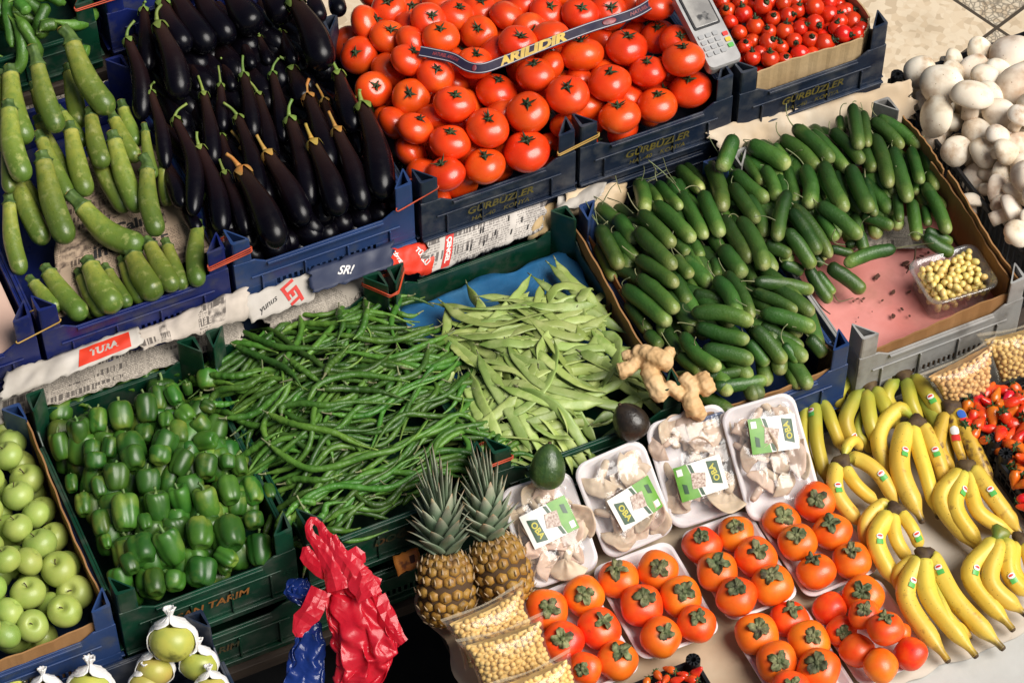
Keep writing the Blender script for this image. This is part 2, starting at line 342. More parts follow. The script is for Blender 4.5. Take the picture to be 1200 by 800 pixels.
tissue=M('white tissue paper',(.78,.76,.74),(.68,.66,.64),ns=20,rough=.8,bump=1.0,bs=50,sss=.1)
stalk_b=M('brown stalk',(.06,.035,.015),rough=.8)
mush_m=M('champignon skin',(.74,.61,.45),(.84,.75,.62),ns=16,rough=.7,hv=(.01,.08),sss=.05,nr=(.3,.6),c3=(.36,.20,.085),ns3=26,nr3=(.50,.76),speck=((.25,.14,.06),110,.09),bump=.25,bs=60)
oyst_m=M('oyster mushroom',(.50,.36,.25),(.62,.48,.36),ns=22,rough=.6,hv=(.015,.12),sss=.1,nr=(.35,.65),bump=.35,bs=70,c3=(.38,.26,.16),ns3=18,nr3=(.6,.85))
ban_m=M('banana skin',None,rough=.42,hv=(.008,.06),ramp=[(0,(.22,.30,.05)),(.10,(.36,.42,.05)),(.30,(.70,.55,.075)),(.6,(.80,.54,.07)),(.93,(.70,.48,.07)),(.975,(.20,.13,.03)),(1,(.03,.02,.01))],c2=(.72,.42,.035),ns=14,nr=(.5,.8),speck=((.16,.08,.02),130,.12),bump=.25,bs=60,c3=(.34,.17,.03),ns3=45,nr3=(.62,.76))
ban_g=M('greenish banana skin',None,rough=.42,hv=(.008,.08),ramp=[(0,(.13,.20,.03)),(.25,(.26,.31,.04)),(.6,(.46,.40,.045)),(.93,(.55,.38,.045)),(.975,(.20,.13,.03)),(1,(.03,.02,.01))],c2=(.5,.32,.03),ns=14,nr=(.5,.8),speck=((.16,.08,.02),150,.08),bump=.1,bs=60)
ban_o=M('overripe banana skin',None,rough=.45,ramp=[(0,(.35,.26,.05)),(.3,(.55,.36,.04)),(.9,(.60,.36,.04)),(1,(.03,.02,.01))],c2=(.10,.05,.02),ns=50,nr=(.52,.66),bump=.1,bs=60)
crown_m=M('banana crown',(.05,.025,.012),(.10,.06,.02),ns=60,rough=.75,bump=.5,bs=120)
stick_w=M('white sticker',(.75,.74,.70),rough=.35,rv=0); stick_g=M('green sticker',(.10,.42,.08),rough=.35,rv=0); stick_r=M('red sticker',(.65,.04,.03),rough=.35,rv=0); stick_b=M('blue sticker',(.04,.12,.45),rough=.35,rv=0)
foam=M('white foam tray',(.80,.77,.77),(.76,.70,.70),ns=10,rough=.5,sss=.1,bump=.1,bs=300)
foam_pink=M('pink foam sheet',(.70,.28,.25),(.58,.19,.16),ns=8,rough=.6,bump=.25,bs=30,c3=(.42,.17,.13),ns3=13,nr3=(.52,.8))
wrap=film('cling film',lo=.035,hi=.30,rough=.14,bs=28,bump=.7,body=.05)
clear=film('clear plastic',lo=.04,hi=.4,rough=.1,bs=20,bump=.3,body=.07)
bagfilm=film('clear bag film',tint=(1,.97,.9),lo=.02,hi=.28,rough=.18,bs=30,bump=.9,body=.04)
chick_m=M('chickpea',(.78,.50,.17),(.84,.60,.27),ns=60,rough=.5,hv=(.01,.1),bump=.2,bs=200)
pine_m=M('pineapple skin',(.20,.10,.025),(.34,.19,.03),ns=50,rough=.5,bump=.8,bs=140,ramp=[(0,(.20,.10,.03)),(.5,(.36,.17,.025)),(1,(.42,.19,.02))],c3=(.08,.045,.02),ns3=60,nr3=(.5,.7))
pine_base=M('pineapple grooves',(.07,.035,.012),rough=.8)
pine_tip=M('pineapple spine',(.50,.38,.24),(.25,.15,.07),ns=80,rough=.7)
pleaf=M('pineapple leaf',None,rough=.5,ramp=[(0,(.19,.24,.15)),(.5,(.14,.20,.12)),(.85,(.30,.31,.22)),(1,(.34,.22,.11))],hv=(.02,.35),bump=.3,bs=80)
ginger_m=M('ginger skin',(.58,.35,.15),(.68,.46,.24),ns=18,rough=.65,bump=.7,bs=50,stretch=(1,1,1),c3=(.28,.14,.05),ns3=28,nr3=(.55,.8))
avo_g=M('green avocado',(.022,.055,.014),(.05,.095,.02),ns=60,rough=.35,bump=.8,bs=120,coat=.15); avo_d=M('dark avocado',(.014,.010,.008),(.03,.02,.012),ns=60,rough=.35,bump=.6,bs=120,coat=.15)
grape_m=M('yellow grape',(.78,.62,.22),(.76,.54,.16),ns=50,rough=.3,hv=(.012,.12),sss=.3,coat=.1)
straw_m=M('strawberry',(.66,.03,.008),(.74,.11,.012),ns=30,rough=.25,hv=(.02,.12),coat=.3,speck=((.75,.3,.06),700,.16),bump=.2,bs=300)
straw_cal=M('strawberry leaf cap',(.03,.075,.018),rough=.6,hv=(.02,.2))
red_bag=M('red plastic bag',(.66,.010,.030),(.74,.03,.06),ns=9,rough=.30,bump=.5,bs=40,coat=.3,rv=.08); 
blue_bag=M('blue plastic bag',(.012,.035,.20),(.02,.06,.30),ns=9,rough=.2,bump=.7,bs=24,coat=.4,rv=.08)
crinkle(red_bag,10,26,.6,.004); crinkle(blue_bag,10,26,.6,.004)
for m_,c_ in ((red_bag,(.9,.02,.03)),(blue_bag,(.03,.08,.5))):
    nt_=m_.node_tree; b_=nt_.nodes['Principled BSDF']; o_=nt_.nodes['Material Output']; tl=nt_.nodes.new('ShaderNodeBsdfTranslucent'); tl.inputs[0].default_value=(*c_,1); tp=nt_.nodes.new('ShaderNodeBsdfTransparent'); tp.inputs[0].default_value=(*[min(1,x*1.0+.02) for x in c_],1); mx=nt_.nodes.new('ShaderNodeMixShader'); mx.inputs[0].default_value=.35; my=nt_.nodes.new('ShaderNodeMixShader'); my.inputs[0].default_value=.22
    nt_.links.new(b_.outputs[0],mx.inputs[1]); nt_.links.new(tl.outputs[0],mx.inputs[2]); nt_.links.new(mx.outputs[0],my.inputs[1]); nt_.links.new(tp.outputs[0],my.inputs[2]); nt_.links.new(my.outputs[0],o_.inputs['Surface'])
blue_sheet=crinkle(M('blue plastic sheet',(.012,.09,.21),(.02,.13,.29),ns=12,rough=.45,c3=(.05,.16,.28),ns3=9,nr3=(.5,.8)),9,22,.5,.003)
silver=M('silver plastic',(.42,.41,.40),(.36,.35,.34),ns=20,rough=.35,metal=.3); screen_m=M('grey screen',(.22,.21,.20),(.40,.38,.35),ns=25,rough=.25,c3=(.05,.05,.05),ns3=30,nr3=(.55,.62)); key_m=M('grey key',(.33,.33,.33),rough=.5,rv=0)
belt_m=M('navy belt',(.010,.010,.035),(.02,.012,.03),ns=20,rough=.55,spec=.25); gold=M('gold print',(.55,.36,.03),(.4,.25,.02),ns=60,rough=.45); silverline=M('silver line',(.35,.33,.36),rough=.4,rv=0); maroon=M('maroon print',(.30,.03,.04),(.12,.02,.03),ns=50,rough=.45)
brown_paper=M('brown wrapping paper',(.44,.32,.21),(.52,.41,.29),ns=8,rough=.8,bump=.5,bs=20,spec=.15,c3=(.24,.14,.07),ns3=9,nr3=(.58,.78))
pale_paper=M('pale wrapping paper',(.56,.50,.42),(.50,.43,.35),ns=7,rough=.8,bump=.5,bs=18,spec=.15,c3=(.33,.22,.13),ns3=14,nr3=(.66,.75))
cloth_m=M('pale grey cloth',(.52,.51,.48),(.46,.45,.42),ns=12,rough=.8,bump=.3,bs=60,spec=.15)
debris_m=M('dry crumbs',(.07,.025,.015),(.12,.05,.03),ns=50,rough=.9); orange_tag=M('orange card tag',(.62,.20,.03),(.7,.28,.05),ns=40,rough=.5,c3=(.2,.06,.02),ns3=60,nr3=(.55,.65))
lab_g=M('label green',(.14,.34,.04),(.10,.28,.03),ns=60,rough=.4,rv=0); lab_d=M('label dark green',(.015,.06,.02),rough=.4,rv=0); lab_w=M('label white',(.74,.72,.66),rough=.4,rv=0); lab_b=M('label brown',(.22,.11,.07),(.6,.5,.42),ns=240,rough=.4,rv=0)
foam_card=M('peach foam board',(.62,.42,.33),(.55,.36,.28),ns=6,rough=.7)
lblue=M('light blue lining',(.25,.50,.60),rough=.6)
# ================================================================ crates
def round_poly(poly,r,n=3):
    poly=[np.array(p,float) for p in poly]; out=[]
    for i,p in enumerate(poly):
        a=poly[i-1]-p; b=poly[(i+1)%len(poly)]-p; a/=np.linalg.norm(a); b/=np.linalg.norm(b)
        for k in range(n+1):
            u=k/n; out.append(p+a*r*(1-u)**2+b*r*u**2)
    return np.array(out)
def hollow_post(poly,z0,z1,wall=.0035,depth=.05):
    o=round_poly(poly,.006); c=o.mean(0)
    d=np.linalg.norm(o-c,axis=1)[:,None]; i_=c+(o-c)*(1-wall*2.0/d)
    n=len(o); tb=1.06
    V=[[*(c+(p-c)*tb),z0] for p in o]+[[*p,z1] for p in o]+[[*p,z1] for p in i_]+[[*p,z1-depth] for p in i_]
    F=[]
    for k in range(n):
        j=(k+1)%n
        F+=[(k,j,n+j,n+k),(n+k,n+j,2*n+j,2*n+k),(2*n+k,2*n+j,3*n+j,3*n+k)]
    F.append(tuple(range(3*n,4*n))); F.append(tuple(range(n))[::-1])
    return V,F
def orient(Fs,V): return Fs
CR={}
def crate(key,x0,x1,y0,y1,zb,h,mat,label,skip=(),post=.07,slots=True,text=None,tmat=None,group='plastic crates on the stall',legx=.036,legy=.044,ts=.022,t2=None):
    w,d=x1-x0,y1-y0; root=empty('crate',((x0+x1)/2,(y0+y1)/2,zb)); tag(root,label,'crate',group)
    cx,cy=(x0+x1)/2,(y0+y1)/2; m=MB(); th=.004; X0,X1,Y0,Y1=-w/2,w/2,-d/2,d/2
    m.box(X0+.006,X1-.006,Y0+.006,Y1-.006,.004,.010)
    def wall(L,put,sl):
        # wall in local (u along, v thickness, z), u in [-L/2,L/2]
        s0,s1=(.030,.046) if sl else (.03,.03)
        def poly(pts,v0=0,v1=th):
            n=len(pts); V=[[p[0],v0,p[1]] for p in pts]+[[p[0],v1,p[1]] for p in pts]
            F=[tuple(range(n)),tuple(range(n,2*n))[::-1]]+[(i,n+i,n+(i+1)%n,(i+1)%n) for i in range(n)]
            m.add(put(np.array(V)),F)
        a=L/2
        poly([(-a,0),(a,0),(a,s0),(-a,s0)])
        if sl:
            u=-a+.0
            poly([(-a,s0),(-a+.075,s0),(-a+.075,s1),(-a,s1)]); poly([(a-.075,s0),(a,s0),(a,s1),(a-.075,s1)])
            k=int((L-.15)/.0105)
            for i in range(k+1):
                uu=-a+.075+(L-.15)*i/k; poly([(uu-.0028,s0),(uu+.0028,s0),(uu+.0028,s1),(uu-.0028,s1)])
        if sl:
            # two groups of three taller slots near the ends
            b0,b1=s1,s1+.012; c0,c1=b1+.004,b1+.016
            for (za,zb_) in ((b0,c0-.004+.004),(c0,c1)):
                pass
        poly([(-a,s1),(a,s1),(a,h+.016),(a-.040,h+.014),(a-.062,h),(-a+.062,h),(-a+.040,h+.014),(-a,h+.016)])
        def flange(z,o_,t_,u0=-a,u1=a): m.add(put(np.array([[x,y,zz] for zz in (z,z+t_) for y in (-o_,-.0002) for x in (u0,u1)])),[(0,2,3,1),(4,5,7,6),(0,1,5,4),(2,6,7,3),(0,4,6,2),(1,3,7,5)])
        flange(.020,.0075,.004); flange(h-.006,.006,.0055,-a+.062,a-.062)
        flange(h-.030,.0035,.003,-a+.03,a-.03)
        for uu in np.linspace(-a+.05,a-.05,4): flange(.024,.005,h-.055,uu-.0018,uu+.0018)
    wall(w,lambda V:V+np.array([0,Y0,0]),slots)
    wall(w,lambda V:(V*np.array([-1,-1,1]))+np.array([0,Y1,0]),slots)
    wall(d-.012,lambda V:np.column_stack([V[:,1]+X0,-V[:,0],V[:,2]]),False)
    wall(d-.012,lambda V:np.column_stack([-V[:,1]+X1,V[:,0],V[:,2]]),False)
    m.build('body',mat,root,smooth=False,bevel=.0012)
    for sx in (-1,1):
        for sy in (-1,1):
            if (sx,sy) in skip: continue
            cxr,cyr=sx*(w/2-.001),sy*(d/2-.001)
            V,F=hollow_post([(cxr,cyr),(cxr-sx*legx,cyr),(cxr,cyr-sy*legy)],.012,h+post)
            mesh('corner_post',V,F,mat,root,smooth=False)
    if text:
        V,F=text_mesh(text,ts,shear=.2,bold=.0006); V=np.column_stack([V[:,0],-np.full(len(V),.0048),V[:,1]+h*.60])+np.array([0,Y0,0])
        mesh('lettering',V,F,tmat or yellow_pr,root,smooth=False)
    if t2:
        V,F=text_mesh(t2,ts*.62,shear=.2,bold=.0002); V=np.column_stack([V[:,0],-np.full(len(V),.0048),V[:,1]+h*.60-ts*.95])+np.array([0,Y0,0])
        mesh('lettering',V,F,tmat or yellow_pr,root,smooth=False)
    CR[key]=(x0,x1,y0,y1,zb,h); return root
GB='GÜRBÜZLER'; GB2='HAL-40    KONYA'
ZB=.618; H1=.102
crate('zuc',-.776,-.430,.262,.79,ZB,H1,royal,'royal blue crate of pale zucchini on newspaper')
crate('peach',-1.13,-.786,.262,.79,ZB-.005,H1,royal,'royal blue crate with a bare peach foam board, left of the zucchini crate')
crate('egg',-.420,-.072,.262,.80,ZB,H1,midblue,'mid blue crate heaped with dark eggplants')
crate('tom1',-.062,.248,.255,.72,ZB,H1,navy,'navy lettered crate of tomatoes beside the eggplants',slots=False,text=GB,t2=GB2,ts=.024)
crate('tom2',.258,.574,.258,.72,ZB,H1,navy,'navy lettered crate of tomatoes next to the small tomatoes',slots=False,text=GB,t2=GB2,ts=.024)
crate('cher',.586,.900,.255,.72,ZB,H1,navy,'navy lettered crate of small tomatoes with a cardboard lining',slots=False,text=GB,t2=GB2,ts=.024)
crate('chb',-.84,-.452,.86,1.30,.70,H1,green_p,'green crate of long green peppers behind the zucchini',slots=False,text='GÜR',tmat=orange_pr2)
crate('eggb',-.428,-.08,.87,1.3,.70,H1,royal,'blue crate standing behind the eggplant crate')
for k,(a,b) in enumerate(((-.776,-.430),(-.420,-.072),(-.062,.248),(.258,.574),(.586,.900))):
    mt=[royal,midblue,navy,navy,navy][k]
    crate('u%d'%k,a-.004,b+.004,.258,.70,ZB-.125,.12,mt if k!=1 else navy,['blue crate stacked under the zucchini crate','navy crate stacked under the eggplant crate','navy crate stacked under the left tomato crate','navy crate stacked under the right tomato crate','navy crate stacked under the small tomatoes'][k],post=.012,slots=True,group='crates stacked underneath')
ZM=.46; H1=.12
crate('app',-1.19,-.846,-.255,.215,ZM-.01,.115,midblue,'blue crate of green apples with a cardboard lining',text='TARIM',tmat=orange_pr2)
crate('pep',-.836,-.520,-.250,.215,ZM,H1,green_p,'green lettered crate full of bell peppers',slots=False,text='SAN TARIM',tmat=orange_pr,ts=.026)
crate('chi',-.502,-.163,-.252,.215,ZM,H1,green_p,'green crate overflowing with thin green chillies',slots=False,text='DOĞAN',tmat=orange_pr2,ts=.026)
crate('fb',-.152,.212,-.250,.215,ZM,H1,green_p,'green crate of flat beans with a blue sheet',slots=False)
crate('cuc',.228,.522,-.297,.205,ZM,H1,midblue,'blue crate under the left half of the cucumber heap',slots=True,skip=((-1,-1),))
crate('gry',.545,.886,-.297,.205,ZM,H1,grey_p,'grey crate with a pink foam sheet, grapes and cucumbers')
for k,(a,b) in enumerate(((-1.19,-.846),(-.836,-.520),(-.502,-.163),(-.152,.212),(.228,.522),(.545,.886))):
    crate('m%d'%k,a-.004,b+.004,-.256 if k<4 else -.302,.212,ZM-.132,.115,[midblue,green_p,green_p,green_p,navy,grey_p][k],['blue crate stacked under the apple crate','green lettered crate stacked under the bell peppers','green crate stacked under the chillies','green crate stacked under the flat beans','navy crate stacked under the cucumbers','grey crate stacked under the pink foam crate'][k],post=.010,slots=k!=1,text='TARIM' if k==1 else None,tmat=orange_pr2,group='crates stacked underneath',ts=.024)
crate('pom',-1.08,-.700,-.74,-.272,.37,.12,navy,'navy crate of paper wrapped pears at the lower left',slots=False)
def cage(key,x0,x1,y0,y1,zb,h,label,posts=.02):
    w,d=x1-x0,y1-y0; root=empty('mesh_crate',((x0+x1)/2,(y0+y1)/2,zb)); tag(root,label,'crate','black mesh crates')
    m=MB(); X0,X1,Y0,Y1=-w/2,w/2,-d/2,d/2
    m.box(X0+.004,X1-.004,Y0+.004,Y1-.004,.0,.004)
    for z,t in ((0,.010),(h-.012,.012),(h*.5,.004)):
        m.box(X0,X1,Y0,Y0+.006,z,z+t); m.box(X0,X1,Y1-.006,Y1,z,z+t); m.box(X0,X0+.006,Y0+.007,Y1-.007,z,z+t); m.box(X1-.006,X1,Y0+.007,Y1-.007,z,z+t)
    for y in (Y0+.001,Y1-.004):
        for u in np.arange(X0+.02,X1-.01,.016): m.box(u,u+.004,y,y+.003,.01,h-.012)
    for x in (X0+.001,X1-.004):
        for u in np.arange(Y0+.02,Y1-.01,.016): m.box(x,x+.003,u,u+.004,.01,h-.012)
    m.build('basket',black_p,root,smooth=False)
    for sx in (-1,1):
        for sy in (-1,1):
            a=np.linspace(0,2*PI,11)[:-1]; c=np.array([sx*(w/2-.012),sy*(d/2-.012)])
            V,F=hollow_post([c+.013*np.array([math.cos(t),math.sin(t)]) for t in a],.0,h+posts,wall=.0035)
            mesh('corner_post',V,F,black_p,root,smooth=False)
    CR[key]=(x0,x1,y0,y1,zb,h); return root
cage('mush',.965,1.30,-.20,.325,.42,.13,'black mesh crate of white mushrooms on the right')
# ---- card linings
def liner(name,segs,label,mat=card,th=.003,cat='cardboard lining',corr=True):
    """segs: list of ((x,y,z0,z1),(x,y,z0,z1)) upright sheets"""
    m=MB()
    for si,(a,b) in enumerate(segs):
        a=np.array(a,float);b=np.array(b,float); n=24; d=(b-a)[:2]; L=np.linalg.norm(d); nn=np.array([-d[1],d[0]])/L
        V=[]
        for i in range(n+1):
            u=i/n; q=a+(b-a)*u; w=.0022*math.sin(u*5+si*2)+.0006*math.sin(u*41+si)
            top=q[3]+.0022*mn.noise(Vector((u*5,si*5.3,a[0]*7)))+.0006*mn.noise(Vector((u*60,si,3)))
            for s_ in (-1,1):
                V.append([*(q[:2]+nn*(w*.3+s_*th/2)),q[2]]); V.append([*(q[:2]+nn*(w*1.6+s_*th/2)),top])
        F=[]
        for i in range(n):
            k=i*4;l=k+4
            F+=[(k,l,l+1,k+1),(k+2,k+3,l+3,l+2),(k+1,l+1,l+3,k+3),(k,k+2,l+2,l)]
        F+=[(0,1,3,2),(n*4,n*4+2,n*4+3,n*4+1)]
        m.add(V,F)
    return tag(m.build(name,mat,smooth=False),label,cat)
liner('cardboard_lining',[((.206,-.235,.47,.605),(.212,.20,.47,.615))],'brown cardboard divider on the flat bean side')
liner('cardboard_lining',[((.236,-.285,.47,.600),(.231,.20,.47,.600)),((.24,-.288,.47,.592),(.505,-.291,.47,.592)),((.508,-.288,.47,.600),(.512,-.22,.47,.59))],'brown cardboard lining around the front and left of the cucumbers')
liner('cardboard_lining',[((.876,-.285,.47,.640),(.878,-.02,.47,.665)),((.879,-.015,.47,.665),(.880,.14,.47,.66)),((.575,-.287,.47,.600),(.872,-.290,.47,.615))],'tall brown cardboard wall by the mushrooms and grapes')
liner('cardboard_lining',[((.870,.02,.47,.655),(.870,-.27,.47,.63))],'inner cardboard flap folded against the tall cardboard wall')
liner('cardboard_lining',[((-.851,-.243,.455,.612),(-.851,.205,.455,.628)),((-1.18,-.247,.455,.592),(-.858,-.248,.455,.597))],'brown cardboard lining around the green apples')
liner('cardboard_lining',[((.628,.268,.61,.765),(.85,.268,.61,.765)),((.85,.268,.61,.765),(.885,.30,.61,.77)),((.886,.305,.61,.77),(.886,.70,.61,.775))],'pale cardboard lining around the small tomatoes',mat=card_l)
liner('plastic_lining',[((.891,.40,.66,.80),(.891,.70,.66,.80))],'light blue lining sheet behind the small tomatoes',mat=lblue,cat='lining sheet',th=.001)
# ================================================================ setting: ground, benches, tables
def ground():
    s=NT('terrazzo tiles'); co=s.n('ShaderNodeTexCoord').outputs['Object']
    mp=s.n('ShaderNodeMapping'); mp.inputs['Location'].default_value=(-1.59,-.805,0); s.l(co,mp.inputs[0])
    mp2=s.n('ShaderNodeMapping'); mp2.inputs['Rotation'].default_value=(0,0,rad(-18.5)); s.l(mp.outputs[0],mp2.inputs[0])
    sp=s.n('ShaderNodeSeparateXYZ'); s.l(mp2.outputs[0],sp.inputs[0]); u=s.math('DIVIDE',sp.outputs[0],.40); v=s.math('DIVIDE',sp.outputs[1],.40)
    fu=s.math('FRACT',u); fv=s.math('FRACT',v)
    g=lambda f:s.math('MAXIMUM',s.math('LESS_THAN',f,.011),s.math('GREATER_THAN',f,.989))
    joint=s.math('MAXIMUM',g(fu),g(fv))
    par=s.math('MODULO',s.math('ADD',s.math('ADD',s.math('FLOOR',u),s.math('FLOOR',v)),100.),2.)
    ns=s.n('ShaderNodeTexNoise'); ns.inputs['Scale'].default_value=30; s.l(co,ns.inputs['Vector'])
    warp=s.n('ShaderNodeMixRGB'); 
    add=s.n('ShaderNodeVectorMath',operation='MULTIPLY_ADD'); s.l(ns.outputs['Color'],add.inputs[0]); add.inputs[1].default_value=(.012,.012,.0); s.l(co,add.inputs[2])
    def vor(scale,lo,hi,feat='DISTANCE_TO_EDGE'):
        x=s.n('ShaderNodeTexVoronoi',feature=feat); x.inputs['Scale'].default_value=scale; s.l(add.outputs[0],x.inputs['Vector'])
        return s.ramp(x.outputs['Distance'],[(lo,1.),(hi,0.)])
    xc=s.n('ShaderNodeTexVoronoi'); xc.inputs['Scale'].default_value=62; s.l(add.outputs[0],xc.inputs['Vector'])
    sc=s.n('ShaderNodeSeparateColor'); s.l(xc.outputs['Color'],sc.inputs[0])
    chip=s.ramp(sc.outputs[0],[(.0,(.70,.60,.45)),(.45,(.62,.50,.35)),(.7,(.50,.37,.23)),(.88,(.30,.21,.12)),(1,(.74,.66,.54))],'CONSTANT')
    edge=vor(62,.0,.05)
    light=s.mix(s.math('MULTIPLY',s.math('MULTIPLY',edge,.45),s.ramp(s.noise(co,24,3),[(.45,0.),(.6,1.)])),s.mix(.62,chip,(.66,.53,.37)),(.56,.45,.32))
    darkc=s.mix(s.math('MULTIPLY',vor(80,.02,.16),.7),s.mix(.5,chip,(.50,.42,.31)),(.06,.05,.04))
    base=s.mix(par,darkc,light)
    dirt=s.ramp(s.noise(co,5,5),[(.5,0.),(.75,.5)])
    base=s.mix(dirt,base,(.35,.26,.16)); base=s.mix(joint,base,(.06,.045,.03))
    s.l(base,s.b.inputs['Base Color']); s.b.inputs['Roughness'].default_value=.5
    V=[(-14,-14,0),(14,-14,0),(14,14,0),(-14,14,0)]
    return tag(mesh('ground',V,[(0,1,2,3)],s.m,org=(0,0,0),smooth=False),kind='structure')
ground()
shade_black=M('painted shade black',(.006,.006,.007),(.012,.012,.013),ns=6,rough=.6,bump=.6,bs=9)
# added black sheet on the ground, stands in for the shade below the stall
m=MB(); n=26
V=[];
for i in range(n+1):
    for j in range(n+1):
        x=-1.9+2.6*i/n; y=-2.2+2.6*j/n; V.append((x,y,.012+.012*mn.noise(Vector((x*3,y*3,1)))))
V=np.array(V); F=[(i*(n+1)+j,(i+1)*(n+1)+j,(i+1)*(n+1)+j+1,i*(n+1)+j+1) for i in range(n) for j in range(n)]
m.add(V,F); o=m.build('shade_sheet',shade_black); tag(o,'added black sheet standing in for the shade under the stall','ground sheet')
so=o.modifiers.new('s','SOLIDIFY'); so.thickness=.003
def bench(name,x0,x1,y0,y1,zt,mat,label,cat='bench',th=.03,leg=.05):
    cx,cy=(x0+x1)/2,(y0+y1)/2; r=empty(name,(cx,cy,0)); tag(r,label,cat,'stall benches')
    m=MB(); w=(x1-x0)/2; d=(y1-y0)/2; k=5
    for i in range(k):
        a=-d+2*d*i/k; m.box(-w,w,a+.003,a+2*d/k-.003,zt-th,zt-.002-.0015*(i%2))
    m.build('top',mat,r,smooth=False,bevel=.002)
    for sx in (-1,1):
        for sy in (-1,1):
            q=MB(); q.box(sx*(w-.08)-leg/2,sx*(w-.08)+leg/2,sy*(d-.06)-leg/2,sy*(d-.06)+leg/2,.02,zt-th-.001); q.build('leg',mat,r,smooth=False,bevel=.002)
    return r
bench('wooden_bench',-1.25,.93,-.27,.235,ZM-.134,wood,'dark wooden bench carrying the middle row of crates')
bench('wooden_bench',-1.2,.95,.255,.84,ZB-.141,wood,'dark wooden bench carrying the back row of crates')
bench('wooden_bench',-.90,-.06,.85,1.36,.698,wood,'raised wooden bench behind the zucchini and eggplants')
bench('wooden_bench',-1.15,-.68,-.80,-.276,.366,wood,'low wooden bench under the wrapped pear crate')
bench('wooden_bench',.94,1.36,-.25,.36,.416,wood,'wooden bench under the white mushroom crate')
# front table with cloth and papers
bench('wooden_table',-.325,1.20,-1.02,-.315,.440,wood,'dark wooden table carrying fruit trays and bananas',cat='table')
def wavy_sheet(name,x0,x1,y0,y1,z,mat,label,cat,amp=.002,edge=.006,nx=60,ny=40,seed=0,th=.0012,fall=0,freq=9):
    V=[];
    for i in range(nx+1):
        for j in range(ny+1):
            u,v=i/nx,j/ny
            x=x0+(x1-x0)*u; y=y0+(y1-y0)*v
            e=edge*mn.noise(Vector((v*9,seed,1)))*(1 if i in(0,) else 0)
            if i==0: x+=edge*2*mn.noise(Vector((v*7,seed*3.3,1)))
            if i==nx: x+=edge*2*mn.noise(Vector((v*7,seed*3.3,5)))
            if j==0: y+=edge*2*mn.noise(Vector((u*9,seed*2.3,9)))
            if j==ny: y+=edge*2*mn.noise(Vector((u*9,seed*2.3,19)))
            zz=z+amp*(abs(mn.noise(Vector((x*freq,y*freq,seed))))*1.6+.5*abs(mn.noise(Vector((x*freq*3,y*freq*3,seed+4)))))
            V.append((x,y,zz))
    F=[(i*(ny+1)+j,(i+1)*(ny+1)+j,(i+1)*(ny+1)+j+1,i*(ny+1)+j+1) for i in range(nx) for j in range(ny)]
    o=mesh(name,V,F,mat); so=o.modifiers.new('s','SOLIDIFY'); so.thickness=th; so.offset=-1
    return tag(o,label,cat)
wavy_sheet('table_cloth',-.322,1.22,-1.03,-.318,.4425,cloth_m,'pale grey cloth covering the front table','cloth',amp=.0012,seed=1)
wavy_sheet('brown_paper',-.338,.30,-.90,-.32,.4465,brown_paper,'stained brown paper under the persimmon trays and pineapples','paper',amp=.003,seed=2,edge=.012)
wavy_sheet('pale_paper',.30,.72,-.842,-.325,.4475,pale_paper,'pale crumpled paper under the banana bunches','paper',amp=.004,seed=3)
# foam board in left crate, blue sheet, pink sheet, newspaper in the zucchini crate
o=mesh('foam_board',[(x,y,z) for z in (.690,.702) for y in (.275,.78) for x in (-1.115,-.80)],[(0,2,3,1),(4,5,7,6),(0,1,5,4),(2,6,7,3),(0,4,6,2),(1,3,7,5)],foam_card,smooth=False); tag(o,'peach coloured foam board lying in the leftmost blue crate','board')
wavy_sheet('blue_sheet',-.146,.203,-.10,.195,.545,blue_sheet,'blue plastic sheet behind the flat beans','plastic sheet',amp=.004,seed=5,freq=11)
wavy_sheet('pink_foam_sheet',.552,.868,-.28,.15,.545,foam_pink,'pink foam sheet littered with crumbs in the grey crate','foam sheet',amp=.004,seed=6,freq=6)
